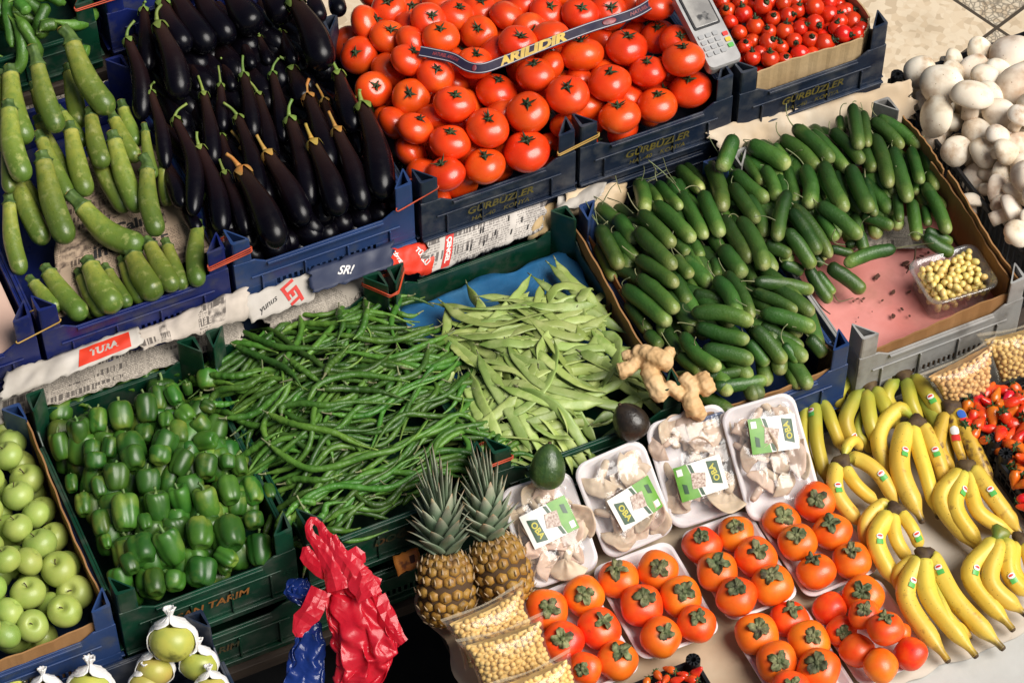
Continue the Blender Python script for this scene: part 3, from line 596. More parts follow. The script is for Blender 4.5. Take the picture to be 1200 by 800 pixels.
# ---- sheets defined by four corners (left-back, right-back, right-front, left-front): pixel + height
class Sheet:
    def __init__(s,c,amp=.004,seed=0,freq=14,fold=0):
        amp=amp*.6
        s.c=[P(*q) for q in c] if len(c[0])==3 else [PY(c[0][0],c[0][1],.257),PY(c[1][0],c[1][1],.257),PY(c[2][0],c[2][1],.214),PY(c[3][0],c[3][1],.214)]; s.amp=amp; s.seed=seed; s.freq=freq; s.fold=fold
        a,b,cc,d=s.c; s.w=(np.linalg.norm(b-a)+np.linalg.norm(cc-d))/2; s.h=(np.linalg.norm(d-a)+np.linalg.norm(cc-b))/2
        n=np.cross(b-a,a-d); n/=np.linalg.norm(n); s.n=n if n[2]>0 else -n
    def at(s,u,v,off=0):
        """u 0..1 left-right, v 0 front..1 back"""
        a,b,c,d=s.c; p=(d*(1-u)+c*u)*(1-v)+(a*(1-u)+b*u)*v
        q=Vector((u*s.w*s.freq,v*s.h*s.freq,s.seed*3.7)); k=s.amp*(abs(mn.noise(q))*1.8+.6*mn.noise(q*3.1)-.3)
        k+=s.fold*math.sin(PI*v)
        return p+s.n*(k+off)
    def build(s,name,mat,label,cat,th=.0008,rag=.07,parent=None):
        nx=max(8,int(s.w/.006)); ny=max(5,int(s.h/.006)); V=[];uv=[]
        for i in range(nx+1):
            for j in range(ny+1):
                u,v=i/nx,j/ny; uu,vv=u,v
                if i in(0,nx): uu+=rag*mn.noise(Vector((v*6,s.seed,i)))
                if j in(0,ny): vv+=rag*1.5*mn.noise(Vector((u*s.w/s.h*4,s.seed,j+.5)))
                V.append(s.at(uu,vv)); uv.append((u*s.w*1.4+s.seed*.37,v*s.h*1.4+s.seed*.11))
        F=[(i*(ny+1)+j,(i+1)*(ny+1)+j,(i+1)*(ny+1)+j+1,i*(ny+1)+j+1) for i in range(nx) for j in range(ny)]
        s.o=mesh(name,V,F,mat,uv=uv); m=s.o.modifiers.new('s','SOLIDIFY'); m.thickness=th; m.offset=-1; tag(s.o,label,cat); return s
    def text(s,txt,size,u,v,mat,rot=0,shear=0,bold=.0,off=.0012,nm='print'):
        V,F=text_mesh(txt,size,shear=shear,bold=bold); c,n_=math.cos(rot),math.sin(rot); x=V[:,0]*c-V[:,1]*n_; y=V[:,0]*n_+V[:,1]*c
        W=[s.at(u+a/s.w,v+b/s.h,off) for a,b in zip(x,y)]
        mesh(nm,W,F,mat,s.o,org=s.o.location,smooth=False)
    def patch(s,u0,u1,v0,v1,mat,off=.0009,nm='print'):
        n=10;V=[s.at(u0+(u1-u0)*i/n,v0+(v1-v0)*j/n,off) for i in range(n+1) for j in range(n+1)]
        mesh(nm,V,[(i*11+j,(i+1)*11+j,(i+1)*11+j+1,i*11+j+1) for i in range(n) for j in range(n)],mat,s.o,org=s.o.location)
paper_p=newsprint('picture newsprint',(.54,.47,.40),(.03,.025,.025),rows=190,pic=1.3)
# newspaper under zucchini
m=Sheet([(70,190,.70),(205,165,.70),(262,290,.708),(62,372,.708)],amp=.010,seed=11,freq=9)
m.build('newspaper',paper_n2,'brown crumpled newspaper under the zucchini','newspaper',rag=.02)
m.text('Calışır',.034,.56,.42,ink,bold=.0012,rot=.0); m.text('inde',.036,.36,.30,ink,bold=.0012); m.text('B E',.026,.66,.24,ink,bold=.001); m.text('YENİ HER GÜN',.014,.20,.52,ink); m.patch(.42,.5,.66,.76,redink)
a=Sheet([(8,436),(162,382),(168,404),(-2,472)],amp=.010,seed=1,freq=16,fold=.006); a.build('newspaper',white_paper,'white and red torn poster above the bell peppers','newspaper'); a.patch(.55,.92,.12,.85,red_paper); a.text('TURA',.02,.73,.5,white_paper,bold=.001)
a=Sheet([(-5,462),(284,368),(288,398),(-5,498)],amp=.010,seed=2,freq=16); a.build('newspaper',paper_n,'grey newspaper strip just behind the bell pepper crate','newspaper')
a=Sheet([(160,388),(292,336),(290,372),(168,410)],amp=.012,seed=3,freq=15,fold=.004); a.build('newspaper',paper_p,'dark printed newspaper with pictures below the zucchini crate','newspaper')
a=Sheet([(282,348),(372,316),(368,350),(294,378)],amp=.006,seed=4,freq=14); a.build('poster',white_paper,'white poster scrap with big red letters under the eggplant crate','poster'); a.text('LET',.032,.66,.46,redink,rot=rad(-62),bold=.0016); a.text('yunus',.017,.3,.4,ink,rot=rad(20),shear=.4)
a=Sheet([(360,316),(462,282),(460,312),(366,344)],amp=.006,seed=5,freq=14); a.build('poster',navy_paper,'navy poster scrap with white lettering under the eggplant crate','poster'); a.text('SR!',.022,.42,.48,whiteink,rot=rad(-15),shear=.3,bold=.0005)
a=Sheet([(300,366),(452,310),(458,346),(322,394)],amp=.006,seed=6,freq=18,fold=.014); a.build('newspaper',paper_n,'folded newspaper roll behind the green chillies','newspaper')
a=Sheet([(438,294),(514,280),(506,322),(452,318)],amp=.016,seed=7,freq=22,fold=.006); a.build('poster',red_paper,'crumpled red poster scrap with white print','poster'); a.text('ÇİFTE',.012,.3,.6,whiteink,rot=rad(-70),bold=.0005); a.text('TÜRLÜ',.013,.75,.5,whiteink,rot=rad(-50),bold=.0005)
a=Sheet([(500,278),(640,232),(634,270),(492,326)],amp=.006,seed=8,freq=14,fold=.006); a.build('newspaper',paper_w,'white crossword newspaper behind the flat beans','newspaper'); a.patch(.16,.23,.05,.95,redink); a.text('ÇENGEL',.012,.195,.5,whiteink,rot=rad(-90),bold=.0006)
for (u,v) in ((.45,.7),(.47,.7),(.5,.3),(.58,.5),(.68,.78),(.72,.35),(.80,.6),(.36,.35),(.39,.32),(.86,.3)): a.patch(u,u+.012,v-.08,v+.08,ink)
a=Sheet([(622,244),(664,234),(658,270),(618,280)],amp=.020,seed=9,freq=26,fold=.012); a.build('tan_paper',M('tan paper',(.60,.43,.22),(.5,.34,.17),ns=10,rough=.7),'tan paper scrap beside the crossword newspaper','paper')
a=Sheet([(662,222),(735,212),(728,250),(660,252)],amp=.018,seed=10,freq=22,fold=.01); a.build('paper',M('cream paper',(.62,.50,.36),(.5,.36,.2),ns=10,rough=.7),'cream and tan paper between the tomato and cucumber crates','paper')
a=Sheet([(655,230),(712,214),(705,232),(650,252)],amp=.012,seed=12,freq=22,fold=.006); a.build('paper',white_paper,'thin white paper strip under the right tomato crate','paper')
a=Sheet([(830,152),(1066,92),(1075,140),(850,185)],amp=.012,seed=13,freq=12); a.build('paper',M('beige wrapping paper',(.62,.54,.43),(.5,.38,.25),ns=8,rough=.75,c3=(.45,.24,.1),ns3=14,nr3=(.6,.8)),'beige stained paper lining behind the cucumbers','paper')
a=Sheet([(1010,255,.575),(1075,250,.575),(1090,290,.56),(1000,295,.56)],amp=.012,seed=14,freq=16); a.build('newspaper',paper_n,'torn newspaper showing between cucumbers and pink foam','newspaper')
# ================================================================ heap helpers
def ss(a,b,x): 
    t=max(0,min(1,(x-a)/(b-a))); return t*t*(3-2*t)
def dome(x0,x1,y0,y1,base,rise,e=.12):
    def H(x,y):
        d=min(x-x0,x1-x,y-y0,y1-y); return base+rise*ss(-.02,e,d)
    return H
def campos_axis(o,r):
    """fruit whose top pole is seen at image offset o (in radii)"""
    ox,oy=o[0]/r,o[1]/r; L=math.hypot(ox,oy)
    if L>.93: ox*=.93/L; oy*=.93/L; L=.93
    return R_*ox-U_*oy-DIR*math.sqrt(max(0,1-L*L))
def bestorg(root): return np.array(root.location[:])
# ================================================================ produce meshes
def tomato_parts(seed,r=.036,m=tomato_m,squash=.80,lob=5,cal=.72,ld=.035):
    rs=random.Random(seed); n=rs.choice([4,5,6]) if lob else 0; ph0=rs.random()*6
    def lobe(ph,th): return 1+(ld*math.cos(n*ph+ph0)*math.exp(-((th-.75)/.6)**2)+.03*math.cos(2*ph+ph0*2))*math.sin(th)
    rho=lambda th: r*math.sin(th)*(1+.05*math.sin(th)**2)
    def zf(th):
        s_=math.sin(th)*1.0; return r*squash*math.cos(th)-(r*.17*math.exp(-(s_/.33)**2) if th<PI/2 else -r*.06*math.exp(-(s_/.3)**2))
    V,F,t=blob(rho,zf,lobe,seed=seed,bump=.02); body=mdata('tomato',V,F,m,t=t)
    top=r*squash-r*.15; c=MB(); k=rs.choice([5,6]) 
    for i in range(k):
        L=r*rs.uniform(.42,.75)*cal; V,F=leaf(L,r*.085*cal,rs.uniform(-.25,.55),th=.0005,n=5,wav=.0006); c.add(V@rotz(i*2*PI/k+rs.uniform(-.25,.25)).T+[0,0,top+.003],F)
    V,F,t=tube(spline([(0,0,top-.002),(.0,.001,top+.004),(.0015,.002,top+.010)],6),[.0042,.003,.0024,.0021,.002,.0022],6); c.add(V,F)
    V,F,t=tube([(0,0,top),(0,0,top+.004)],[.0065,.003],8); c.add(V,F)
    return [('tomato',body),('calyx',mdata('calyx',np.vstack(c.v),c.f,calyx_m))]
TOM=[tomato_parts(i) for i in range(6)]
CHE=[tomato_parts(20+i,r=.0155,m=cherry_m,squash=1.02,lob=0,cal=.8,ld=0) for i in range(4)]
def persimmon_parts(seed,r=.035,smooth_top=False):
    rs=random.Random(seed); ph0=rs.random()*6
    lobe=lambda ph,th: 1+.035*math.cos(4*ph+ph0)*math.sin(th)+.02*math.cos(2*ph)*math.sin(th)
    rho=lambda th: r*math.sin(th)**.92*(1+.03*math.sin(th)-.06*math.cos(th)*-1*(th>PI/2)*math.sin(th))
    zf=lambda th: r*.84*math.cos(th)-(r*.10*math.exp(-(math.sin(th)/.4)**2) if th<PI/2 else 0)
    V,F,t=blob(rho,zf,lobe,seed=seed,bump=.015); body=mdata('persimmon',V,F,pers_m,t=t)
    top=r*.84-r*.10; c=MB()
    csz=rs.uniform(.46,.60); n=64;rings=[(0,.0012),(.2,.001),(.45,.0026),(.7,.003),(1,.0)]
    for side in (0,1):
        pass
    V=[];
    for ri,(q,zz) in enumerate(rings):
        for j in range(n):
            ph=2*PI*j/n; e=r*csz*(.52+.48*abs(math.cos(2*ph+.12*math.sin(3*ph+ph0)))**.75+.07*math.sin(5*ph+ph0)+.04*math.sin(17*ph+ph0)); rr=e*q
            zs=r*.84*math.sqrt(max(0,1-(rr/r)**2))-r*.10*math.exp(-((rr/r)/.4)**2)
            lift=.0016+zz*.8+ (.0075*q**3*max(0,.35+.8*math.sin(3*ph+ph0)+.4*math.sin(7*ph)) )+.0009*math.sin(8*ph+q*5)
            V.append((rr*math.cos(ph),rr*math.sin(ph),zs+lift))
    V=np.array(V); nV=len(V); V2=V.copy(); V2[:,2]-=.0012
    F=[(a*n+j,(a+1)*n+j,(a+1)*n+(j+1)%n,a*n+(j+1)%n) for a in range(len(rings)-1) for j in range(n)]
    F2=[tuple(x+nV for x in f[::-1]) for f in F]; Fr=[((len(rings)-1)*n+j,(len(rings)-1)*n+j+nV,(len(rings)-1)*n+(j+1)%n+nV,(len(rings)-1)*n+(j+1)%n) for j in range(n)]
    c.add(np.vstack([V,V2]),F+F2+Fr)
    V,F,t=tube([(0,0,top),(0,0,top+.003),(0,0,top+.006)],[.006,.0045,.003],8); c.add(V,F)
    return [('persimmon',body),('calyx',mdata('calyx',np.vstack(c.v),c.f,pers_cal))]
PER=[persimmon_parts(40+i) for i in range(6)]
def apple_parts(seed,r=.034,m=apple_m,sq=.88):
    rs=random.Random(seed); ph0=rs.random()*6
    lobe=lambda ph,th: 1+.03*math.cos(5*ph+ph0)*math.exp(-((th-2.5)/.6)**2)+.03*math.cos(2*ph+ph0)
    rho=lambda th: r*math.sin(th)*(1.0+.05*math.cos(th))
    zf=lambda th: r*sq*math.cos(th)-(r*.34*math.exp(-(math.sin(th)/.26)**2) if th<PI/2 else -r*.18*math.exp(-(math.sin(th)/.22)**2))
    V,F,t=blob(rho,zf,lobe,nth=24,seed=seed,bump=.02); top=r*sq-r*.34
    V2,F2,t2=tube(spline([(0,0,top-.002),(.001,0,top+.006),(.004,.001,top+.013)],6),[.0014,.0012,.0011,.0011,.0013,.0017],6)
    return [('apple',mdata('apple',V,F,m,t=t)),('stem',mdata('stem',V2,F2,stalk_b))]
APP=[apple_parts(60+i) for i in range(4)]
def pepper_parts(seed,r=.033,L=.075):
    rs=random.Random(seed); n=rs.choice([3,4,4]); ph0=rs.random()*6; dep=rs.uniform(.16,.26); tap=rs.uniform(.05,.30); lm=[rs.uniform(.9,1.06) for _ in range(n)]
    def lobe(ph,th):
        a=((ph+ph0+.25*math.sin(th*1.3+ph0))%(2*PI))/(2*PI)*n; k=int(a)%n; d=abs(a-round(a)) # 0 at groove
        g=math.exp(-(d/.16)**2); return lm[k]**(1-g)*(1-dep*g*(.45+.55*abs(math.cos(th))))
    rho=lambda th: r*(abs(math.sin(th))**.70)*(1-tap*ss(.8,2.9,th)+.03*math.sin(3*th))
    zf=lambda th: (L/2)*(math.copysign(abs(math.cos(th))**.75,math.cos(th)))-(L*.14*math.exp(-(math.sin(th)/.42)**2) if th<PI/2 else -L*.10*math.exp(-(math.sin(th)/.35)**2))
    V,F,t=blob(rho,zf,lobe,nphi=40,nth=26,seed=seed,bump=.055); top=L/2*1.0-L*.14
    sl_=rs.uniform(.45,.9); V2,F2,t2=tube(spline([(0,0,top-.002),(.000,.001,top+.009*sl_),(.006*rs.uniform(-1,1),.004,top+.020*sl_)],7),[.008,.0045,.0033,.003,.003,.0032,.0036],8,lobes=5,lobe_d=.12)
    return [('bell_pepper',mdata('bell_pepper',V,F,pep_m,t=t)),('stalk',mdata('stalk',V2,F2,pstem))]
PEP=[pepper_parts(80+i) for i in range(9)]
def mushroom_parts(seed,r=.030):
    rs=random.Random(seed); ph0=rs.random()*6
    def lobe(ph,th): return 1+.05*math.cos(2*ph+ph0)+.04*math.cos(3*ph)
    def rho(th): 
        return r*(math.sin(th)**.8) if th<PI/2 else r*(1-.10*(th-PI/2))*math.sin(th)**.7
    def zf(th): return r*.74*math.cos(th) if th<PI/2 else r*.36*math.cos(th)*(1-.95*math.exp(-(math.sin(th)/.62)**2))
    V,F,t=blob(rho,zf,lobe,seed=seed,bump=.11); 
    V2,F2,t2=tube([(0,0,-r*.05),(0,0,-r*.4),(.001,.001,-r*.8),(.001,.001,-r*1.1),(.001,.001,-r*1.12)],[r*.42,r*.38,r*.42,r*.40,r*.30],14)
    return [('mushroom',mdata('mushroom',V,F,mush_m,t=t)),('stalk',mdata('stalk',V2,F2,mush_m))]
MUS=[mushroom_parts(100+i) for i in range(6)]
def straw_parts(seed,r=.0145):
    rs=random.Random(seed)
    rho=lambda th: r*math.sin(th)**.9*(1-.20*(1-math.cos(th))-.12*math.sin(th)*(th>PI/2))
    zf=lambda th: r*1.45*(1 if th<PI/2 else 1.15)*math.cos(th)
    V,F,t=blob(rho,zf,lambda ph,th:1+.04*math.cos(3*ph+seed),nphi=18,nth=12,seed=seed,bump=.03)
    c=MB()
    for i in range(7):
        A,B=leaf(r*.95,r*.26,rs.uniform(-.3,.3),n=4); c.add(A@rotz(i*2*PI/7).T+[0,0,r*1.36],B)
    A,B,t2=tube([(0,0,r*1.4),(.001,0,r*1.8),(.003,0,r*2.1)],.0012,5); c.add(A,B)
    return [('strawberry',mdata('strawberry',V,F,straw_m,t=t)),('leaf_cap',mdata('leaf_cap',np.vstack(c.v),c.f,straw_cal))]
STR=[straw_parts(120+i) for i in range(4)]
# ---------------------------------------------------------------- round fruit heaps
def rand_axis(tilt=.6,toward=.0):
    a=random.random()*2*PI; z=random.uniform(1-tilt,1); s_=math.sqrt(max(0,1-z*z)); return np.array([s_*math.cos(a),s_*math.sin(a),z])
def round_heap(rows,org,parts,r0,H,name,label,cat,group,clamp=None,calyx=True,labels={},zmin=None,minr=0,fill=None,rscale=1.0,up_hint=None,relx=True):
    """rows: (x,y,r[,kx,ky]) in the zoom frame org=(ox,oy,s)"""
    ox,oy,s=org; items=[];meta=[]
    for i,row in enumerate(rows):
        px,py=xf(ox,oy,s,row[0],row[1]); c=PH(px,py,H); r=row[2]/s*mpp(c)*rscale
        if row[2]<minr: c=c+DIR*(minr-row[2])/s*mpp(c)*1.1; r=minr/s*mpp(c)*rscale
        if len(row)>=5: d=campos_axis(((row[3]-row[0])/1.0,(row[4]-row[1])/1.0),row[2]*.86)
        else:
            d=campos_axis((random.uniform(-.9,.9)*row[2],random.uniform(.6,1.)*row[2]),row[2]*.9) if up_hint is None else up_hint()
            if up_hint is None: d=d-2*np.dot(d,-DIR)*(-DIR)*.8; d/=np.linalg.norm(d)
        items.append(dict(c=c[None],r=np.array([r]))); meta.append((c,r,d,i))
    off=relax(items,zmin=zmin) if relx else np.zeros((len(items),3))
    if clamp:
        for k,(c,r,d,i) in enumerate(meta):
            q=c+off[k]
            if q[2]<clamp[4]+r*.8: off[k]+=np.array([min(max(q[0],clamp[0]+r),clamp[1]-r),min(max(q[1],clamp[2]+r),clamp[3]),q[2]])-q
    out=[]
    for k,(c,r,d,i) in enumerate(meta):
        o=place(parts[(i*7+3)%len(parts)],c+off[k],axis_rot(d,random.random()*6),r/r0,name)
        tag(o,labels.get(i,label if isinstance(label,str) else label(c,i)),cat,None if i in labels else group); out.append((c+off[k],r))
    if fill:
        (poly,depth,step,lab)=fill; ex=np.array([c for c,_ in out]); x0,x1,y0,y1=poly; y=y0
        while y<y1:
            x=x0+random.uniform(0,step)*.5
            while x<x1:
                xx,yy=x+random.uniform(-.2,.2)*step,y+random.uniform(-.2,.2)*step; z=H(xx,yy)-depth
                p=np.array([xx,yy,z]); near=ex[(np.hypot(ex[:,0]-xx,ex[:,1]-yy)<r0*2.2)] if len(ex) else []
                for q in near:
                    dd=np.linalg.norm(q-p); 
                    if dd<r0*1.75: p=q+(p-q)/(dd+1e-9)*r0*1.75
                if p[2]>H(xx,yy)-depth*.35: x+=step; continue
                o=place(parts[random.randrange(len(parts))],p,axis_rot(rand_axis(1.6)),random.uniform(.85,1.),name); tag(o,lab,cat,group)
                x+=step
            y+=step
    return out
HT=dome(-.06,.90,.262,.80,.730,.055,.12)
tom=[(62,195,65,48,188),(90,82,40,120,70),(168,32,50,165,12),(165,128,60,178,103),(238,30,45,242,14),(307,78,60,322,62),(350,140,62,348,108),(403,55,45,415,32),(485,30,50,490,3),(483,115,62,478,100),(585,58,50),(630,10,50),(725,45,50,735,25),(840,52,62,845,30),(665,110,34,672,112),(620,160,65,630,135),(735,130,55),(942,40,65,948,26),(1045,12,50,1060,2),(1120,122,65,1112,85),(1003,168,73,1010,122),(845,192,73,838,135),(1200,213,72,1195,165),(1078,252,62,1073,213),(943,295,73,942,252),(1110,372,70,1110,328),(1236,325,72,1225,285),(978,412,70,968,370),(795,340,73,790,310),(682,267,68,675,222),(545,318,72,555,270),(655,400,75,652,367),(652,532,80,650,490),(515,455,74,517,418),(505,585,70,503,545),(470,225,62,478,190),(330,265,65,340,243),(398,370,70,403,335),(240,215,48,258,188),(165,245,47,185,232),(115,315,58,128,305),(245,340,65,240,330),(262,455,58,280,418),(383,503,70,385,460),(365,615,70,350,570),(220,540,50),(188,435,42),(145,430,38),(248,620,45),(250,150,42),(320,410,45),(860,370,48),(730,235,58),(540,180,45),(240,90,30),(350,5,50,350,-20),(120,-20,48),(215,-25,48),(430,-5,50),(560,0,45),(760,-30,50),(860,-40,55),(980,-40,50),(1100,30,50),(560,400,45),(1010,340,40),(800,440,45),(1180,150,50,1190,130),(460,525,45),(1000,460,45)]
round_heap(tom,(400,0,3),TOM,.036,HT,'tomato','ripe red tomato with green calyx in the heap of the two lettered navy crates','tomato','ripe tomatoes in the navy crates',
  labels={32:'largest ripe tomato at the front rim of the left tomato crate',0:'big tomato at the left edge of the heap, closest to the eggplant stems',34:'tomato above the yellow crate lettering, left of the largest front rim tomato',44:'tomato resting against the front left post of the left tomato crate',27:'tomato at the front rim of the right tomato crate touching its left post',25:'second tomato along the front rim of the right tomato crate',35:'tomato half hidden under the left bend of the lettered belt'},
  clamp=(-.055,.567,.264,9,.715),minr=63,
  fill=((-.02,.53,.32,.74),.045,.062,'ripe red tomato in the lower layer of the heap, mostly covered by others'))
che=[(235,58,42,225,50),(318,73,45,310,40),(415,35,45,430,20),(378,138,45,378,100),(295,170,40),(450,165,38,440,150),(470,98,38,470,85),(547,82,40,570,78),(600,55,38,605,30),(685,40,48),(770,73,50,820,70),(835,60,35),(895,45,42,930,40),(888,112,50,935,110),(690,123,45,705,135),(612,147,36,640,130),(533,163,45,540,125),(800,150,40,800,125),(735,190,33),(665,207,42,670,195),(580,212,35,585,225),(445,222,46,465,210),(515,245,36,510,225),(365,212,30),(323,243,38,325,225),(452,310,46,450,280),(362,305,40,360,275),(530,310,36,535,300),(612,285,45),(680,285,28),(745,240,52,790,220),(843,200,45,875,205),(910,190,30),(270,325,42),(525,20,38),(585,5,40),(765,10,40),(300,10,38),(210,10,35),(455,5,35),(960,100,35),(880,0,35),(400,275,30),(940,20,30),(660,5,30),(250,115,25),(930,150,30),(820,110,30),(400,-30,40),(500,-30,38),(600,-45,40),(690,-40,38),(790,-45,40),(870,-60,38),(300,-45,38)]
HC=dome(.60,.89,.268,.75,.742,.03,.08)
round_heap(che,(800,0,4.444),CHE,.0155,HC,'small_tomato','small red tomato in the heap inside the pale cardboard lining','small tomato','small tomatoes in the cardboard lining',
  labels={33:'small red tomato squeezed between the card reader corner and crate post'},fill=((.615,.865,.295,.72),.020,.031,'small red tomato deep in the heap inside the pale cardboard lining'),rscale=1.04,minr=38,clamp=(.592,.884,.270,9,.765))
# apples
HA=dome(-1.19,-.85,-.25,.21,.562,.055,.12)
app=[(8,465,15,14,455),(13,494,19.5),(28,513,14),(10,534,18.5,2,522),(43,537,16),(36,560,20,32,548),(58,568,10),(21,581,19.5,15,566),(64,593,14.5,60,583),(42,602,15),(20,619,18.5,14,603),(46,638,20.5,38,624),(70,627,19,62,617),(10,654,17,4,640),(33,657,12),(96,656,16.5,93,652),(69,667,22,65,656),(30,697,21,30,684),(105,688,22,101,682),(77,715,20.5,76,708),(38,733,19.5,40,728),(8,742,12),(10,717,12),(54,712,14),(-12,690,20),(-15,600,20),(-14,560,19),(-14,640,19),(-13,730,19),(-16,520,19),(-10,480,18)]
al={8:'small green apple with a dry husky top beside the cardboard lining',18:'green apple at the right end of the front cardboard edge',19:'green apple in the front row with its stem pointing up at us',20:'lowest green apple in the front row by the cardboard edge',16:'large green apple above the front row, beside the apple at the cardboard corner',15:'green apple against the right lining, its stem hollow facing us',0:'topmost green apple at the left edge of the photo, near the pepper papers',17:'large dark-stemmed green apple left of the front row',12:'green apple with wide dimple behind the middle apple',11:'middle green apple leaning with stem pit at its upper left'}
round_heap(app,(0,0,1),APP,.034,HA,'green_apple','pale green apple in the heap lined with brown cardboard','apple','green apples in the cardboard lining',labels=al,minr=18,clamp=(-2,-.853,-.243,9,.60),fill=((-1.15,-.895,-.17,.16),.05,.06,'pale green apple in the lower layer of the heap'))
# mushrooms: frames (1000,0,5.335) and (1060,120,6.664)
mu=[(1078,84,17),(1102,101,22.5),(1119,52+18,12),(1116,88,17),(1148,58,14),(1170,85-0,16),(1134,117,21.5),(1147,80,17),(1157,112,15),(1187,62,22),(1191,104,25),(1170,136,18),(1098,138,22.5),(1086,118,14),(1156,92,15),(1120,177,16),(1147,157,17),(1154,180,16),(1144,209,16),(1174,206,19.5),(1194,172,17),(1190,140,15),(1196,238-30,16),(1160,225,16),(1192,228,17),(1199,195,14),(1130,165,12),(1165,160,12),(1210,130,20),(1212,165,18),(1180,250,18),(1200,262,16),(1160,245,14),(1212,230,17),(1215,90,20),(1150,135,14),(1185,275,15),(1225,200,18),(1175,180,14)]
HM=dome(.97,1.30,-.19,.32,.560,.035,.09)
mrot=lambda: (lambda v:v/np.linalg.norm(v))(np.array([random.uniform(-.7,.7),random.uniform(-.9,.2),random.uniform(.25,1)]))
round_heap(mu,(0,0,1),MUS,.030,HM,'mushroom','white button mushroom in the heap of the black mesh crate','mushroom','white mushrooms in the black mesh crate',up_hint=mrot,rscale=1.16,clamp=(.968,2,-.19,.32,.54),
  labels={12:'large flattish white mushroom at the left corner beside the cucumbers cardboard',0:'browned mushroom at the back left corner of the black mesh crate',10:'very large white mushroom at the right edge of the photo',9:'large mushroom with a cut mark at the back right of the crate'},fill=((1.0,1.28,-.17,.30),.035,.05,'white button mushroom in the lower layer of the heap'))
# persimmons
D3=(800,533,3);R1=(600,620,4.446); HP=lambda x,y:.492
def pers(rows,org,tray,H=HP,labs=None,nocal=()):
    pos=['back left','back right','middle left','middle right','front left','front right']
    items=[];meta=[]
    for i,row in enumerate(rows):
        px,py=xf(*org,row[0],row[1]); h=row[5] if len(row)>5 else None
        c=PH(px,py,H if h is None else (lambda x,y:h)); r=row[2]/org[2]*mpp(c)
        d=campos_axis((row[3]-row[0],row[4]-row[1]),row[2]*.95) if row[3] is not None else campos_axis((random.uniform(-.6,.6)*row[2],-.5*row[2]),row[2])*-1
        items.append(dict(c=c[None],r=np.array([r]))); meta.append((c,r,d))
    off=relax(items,allow=.95)
    for i,(c,r,d) in enumerate(meta):
        parts=PER[(i*5+len(tray))%len(PER)]
        if rows[i][3] is None: parts=parts[:1]
        o=place(parts,c+off[i],axis_rot(d,random.random()*6),r/.0345,'persimmon'); tag(o,(labs[i] if labs else 'orange persimmon at the %s of the %s'%(pos[i],tray)),'persimmon','persimmons on foam trays')
pers([(180,420,110,197,395),(375,345,104,375,330),(265,585,108,260,555),(455,515,110,478,460),(380,722,86,360,715),(548,685,108,570,620)],R1,'tray beside the chickpea bags')
pers([(555,260,105,540,195),(760,215,105,765,190),(675,395,113,690,335),(880,350,107,895,310),(775,560,107,800,520),(960,490,100,962,440)],R1,'second foam tray from the left')
pers([(70,320,68,63,280),(190,280,65,185,245),(122,410,73,120,370),(258,360,73,262,325),(188,495,72,183,452),(313,455,74,305,410)],D3,'tray below the rightmost mushroom pack')
pers([(350,235,65,355,210),(468,165,70,465,148),(402,305,67,393,272),(525,270,68,513,230),(470,410,68,453,358),(595,370,68,588,326)],D3,'tray nearest the left banana bunches')
pers([(262,630,75,265,600),(382,583,68,388,537),(330,725,72,333,715),(445,655,73,455,627),(375,822,70,380,795),(475,750,76,460,715)],D3,'front tray at the bottom edge')
pers([(520,540,58,None,0),(635,495,72,622,470),(560,622,54,563,622),(708,590,45,720,560),(612,684,60,None,0),(690,733,62,None,0),(800,697,60,None,0),(765,622,36,None,0),(640,562,55,635,535,.530),(712,608,64,708,560,.540)],D3,'mixed',labs=['plain orange persimmon at the back left of the mixed front tray','persimmon with pale grey calyx at the back of the mixed front tray','persimmon with brown blotched calyx at the left of the mixed tray','small persimmon peeking out behind the upper two of the mixed tray','plain orange persimmon left of the frontmost one in the mixed tray','palest orange persimmon lying frontmost in the mixed tray','plain orange persimmon at the front right of the mixed tray','persimmon mostly hidden behind the right one in the mixed tray','upper left of the two persimmons stacked on top in the mixed tray','upper right of the two persimmons stacked on top in the mixed tray'])
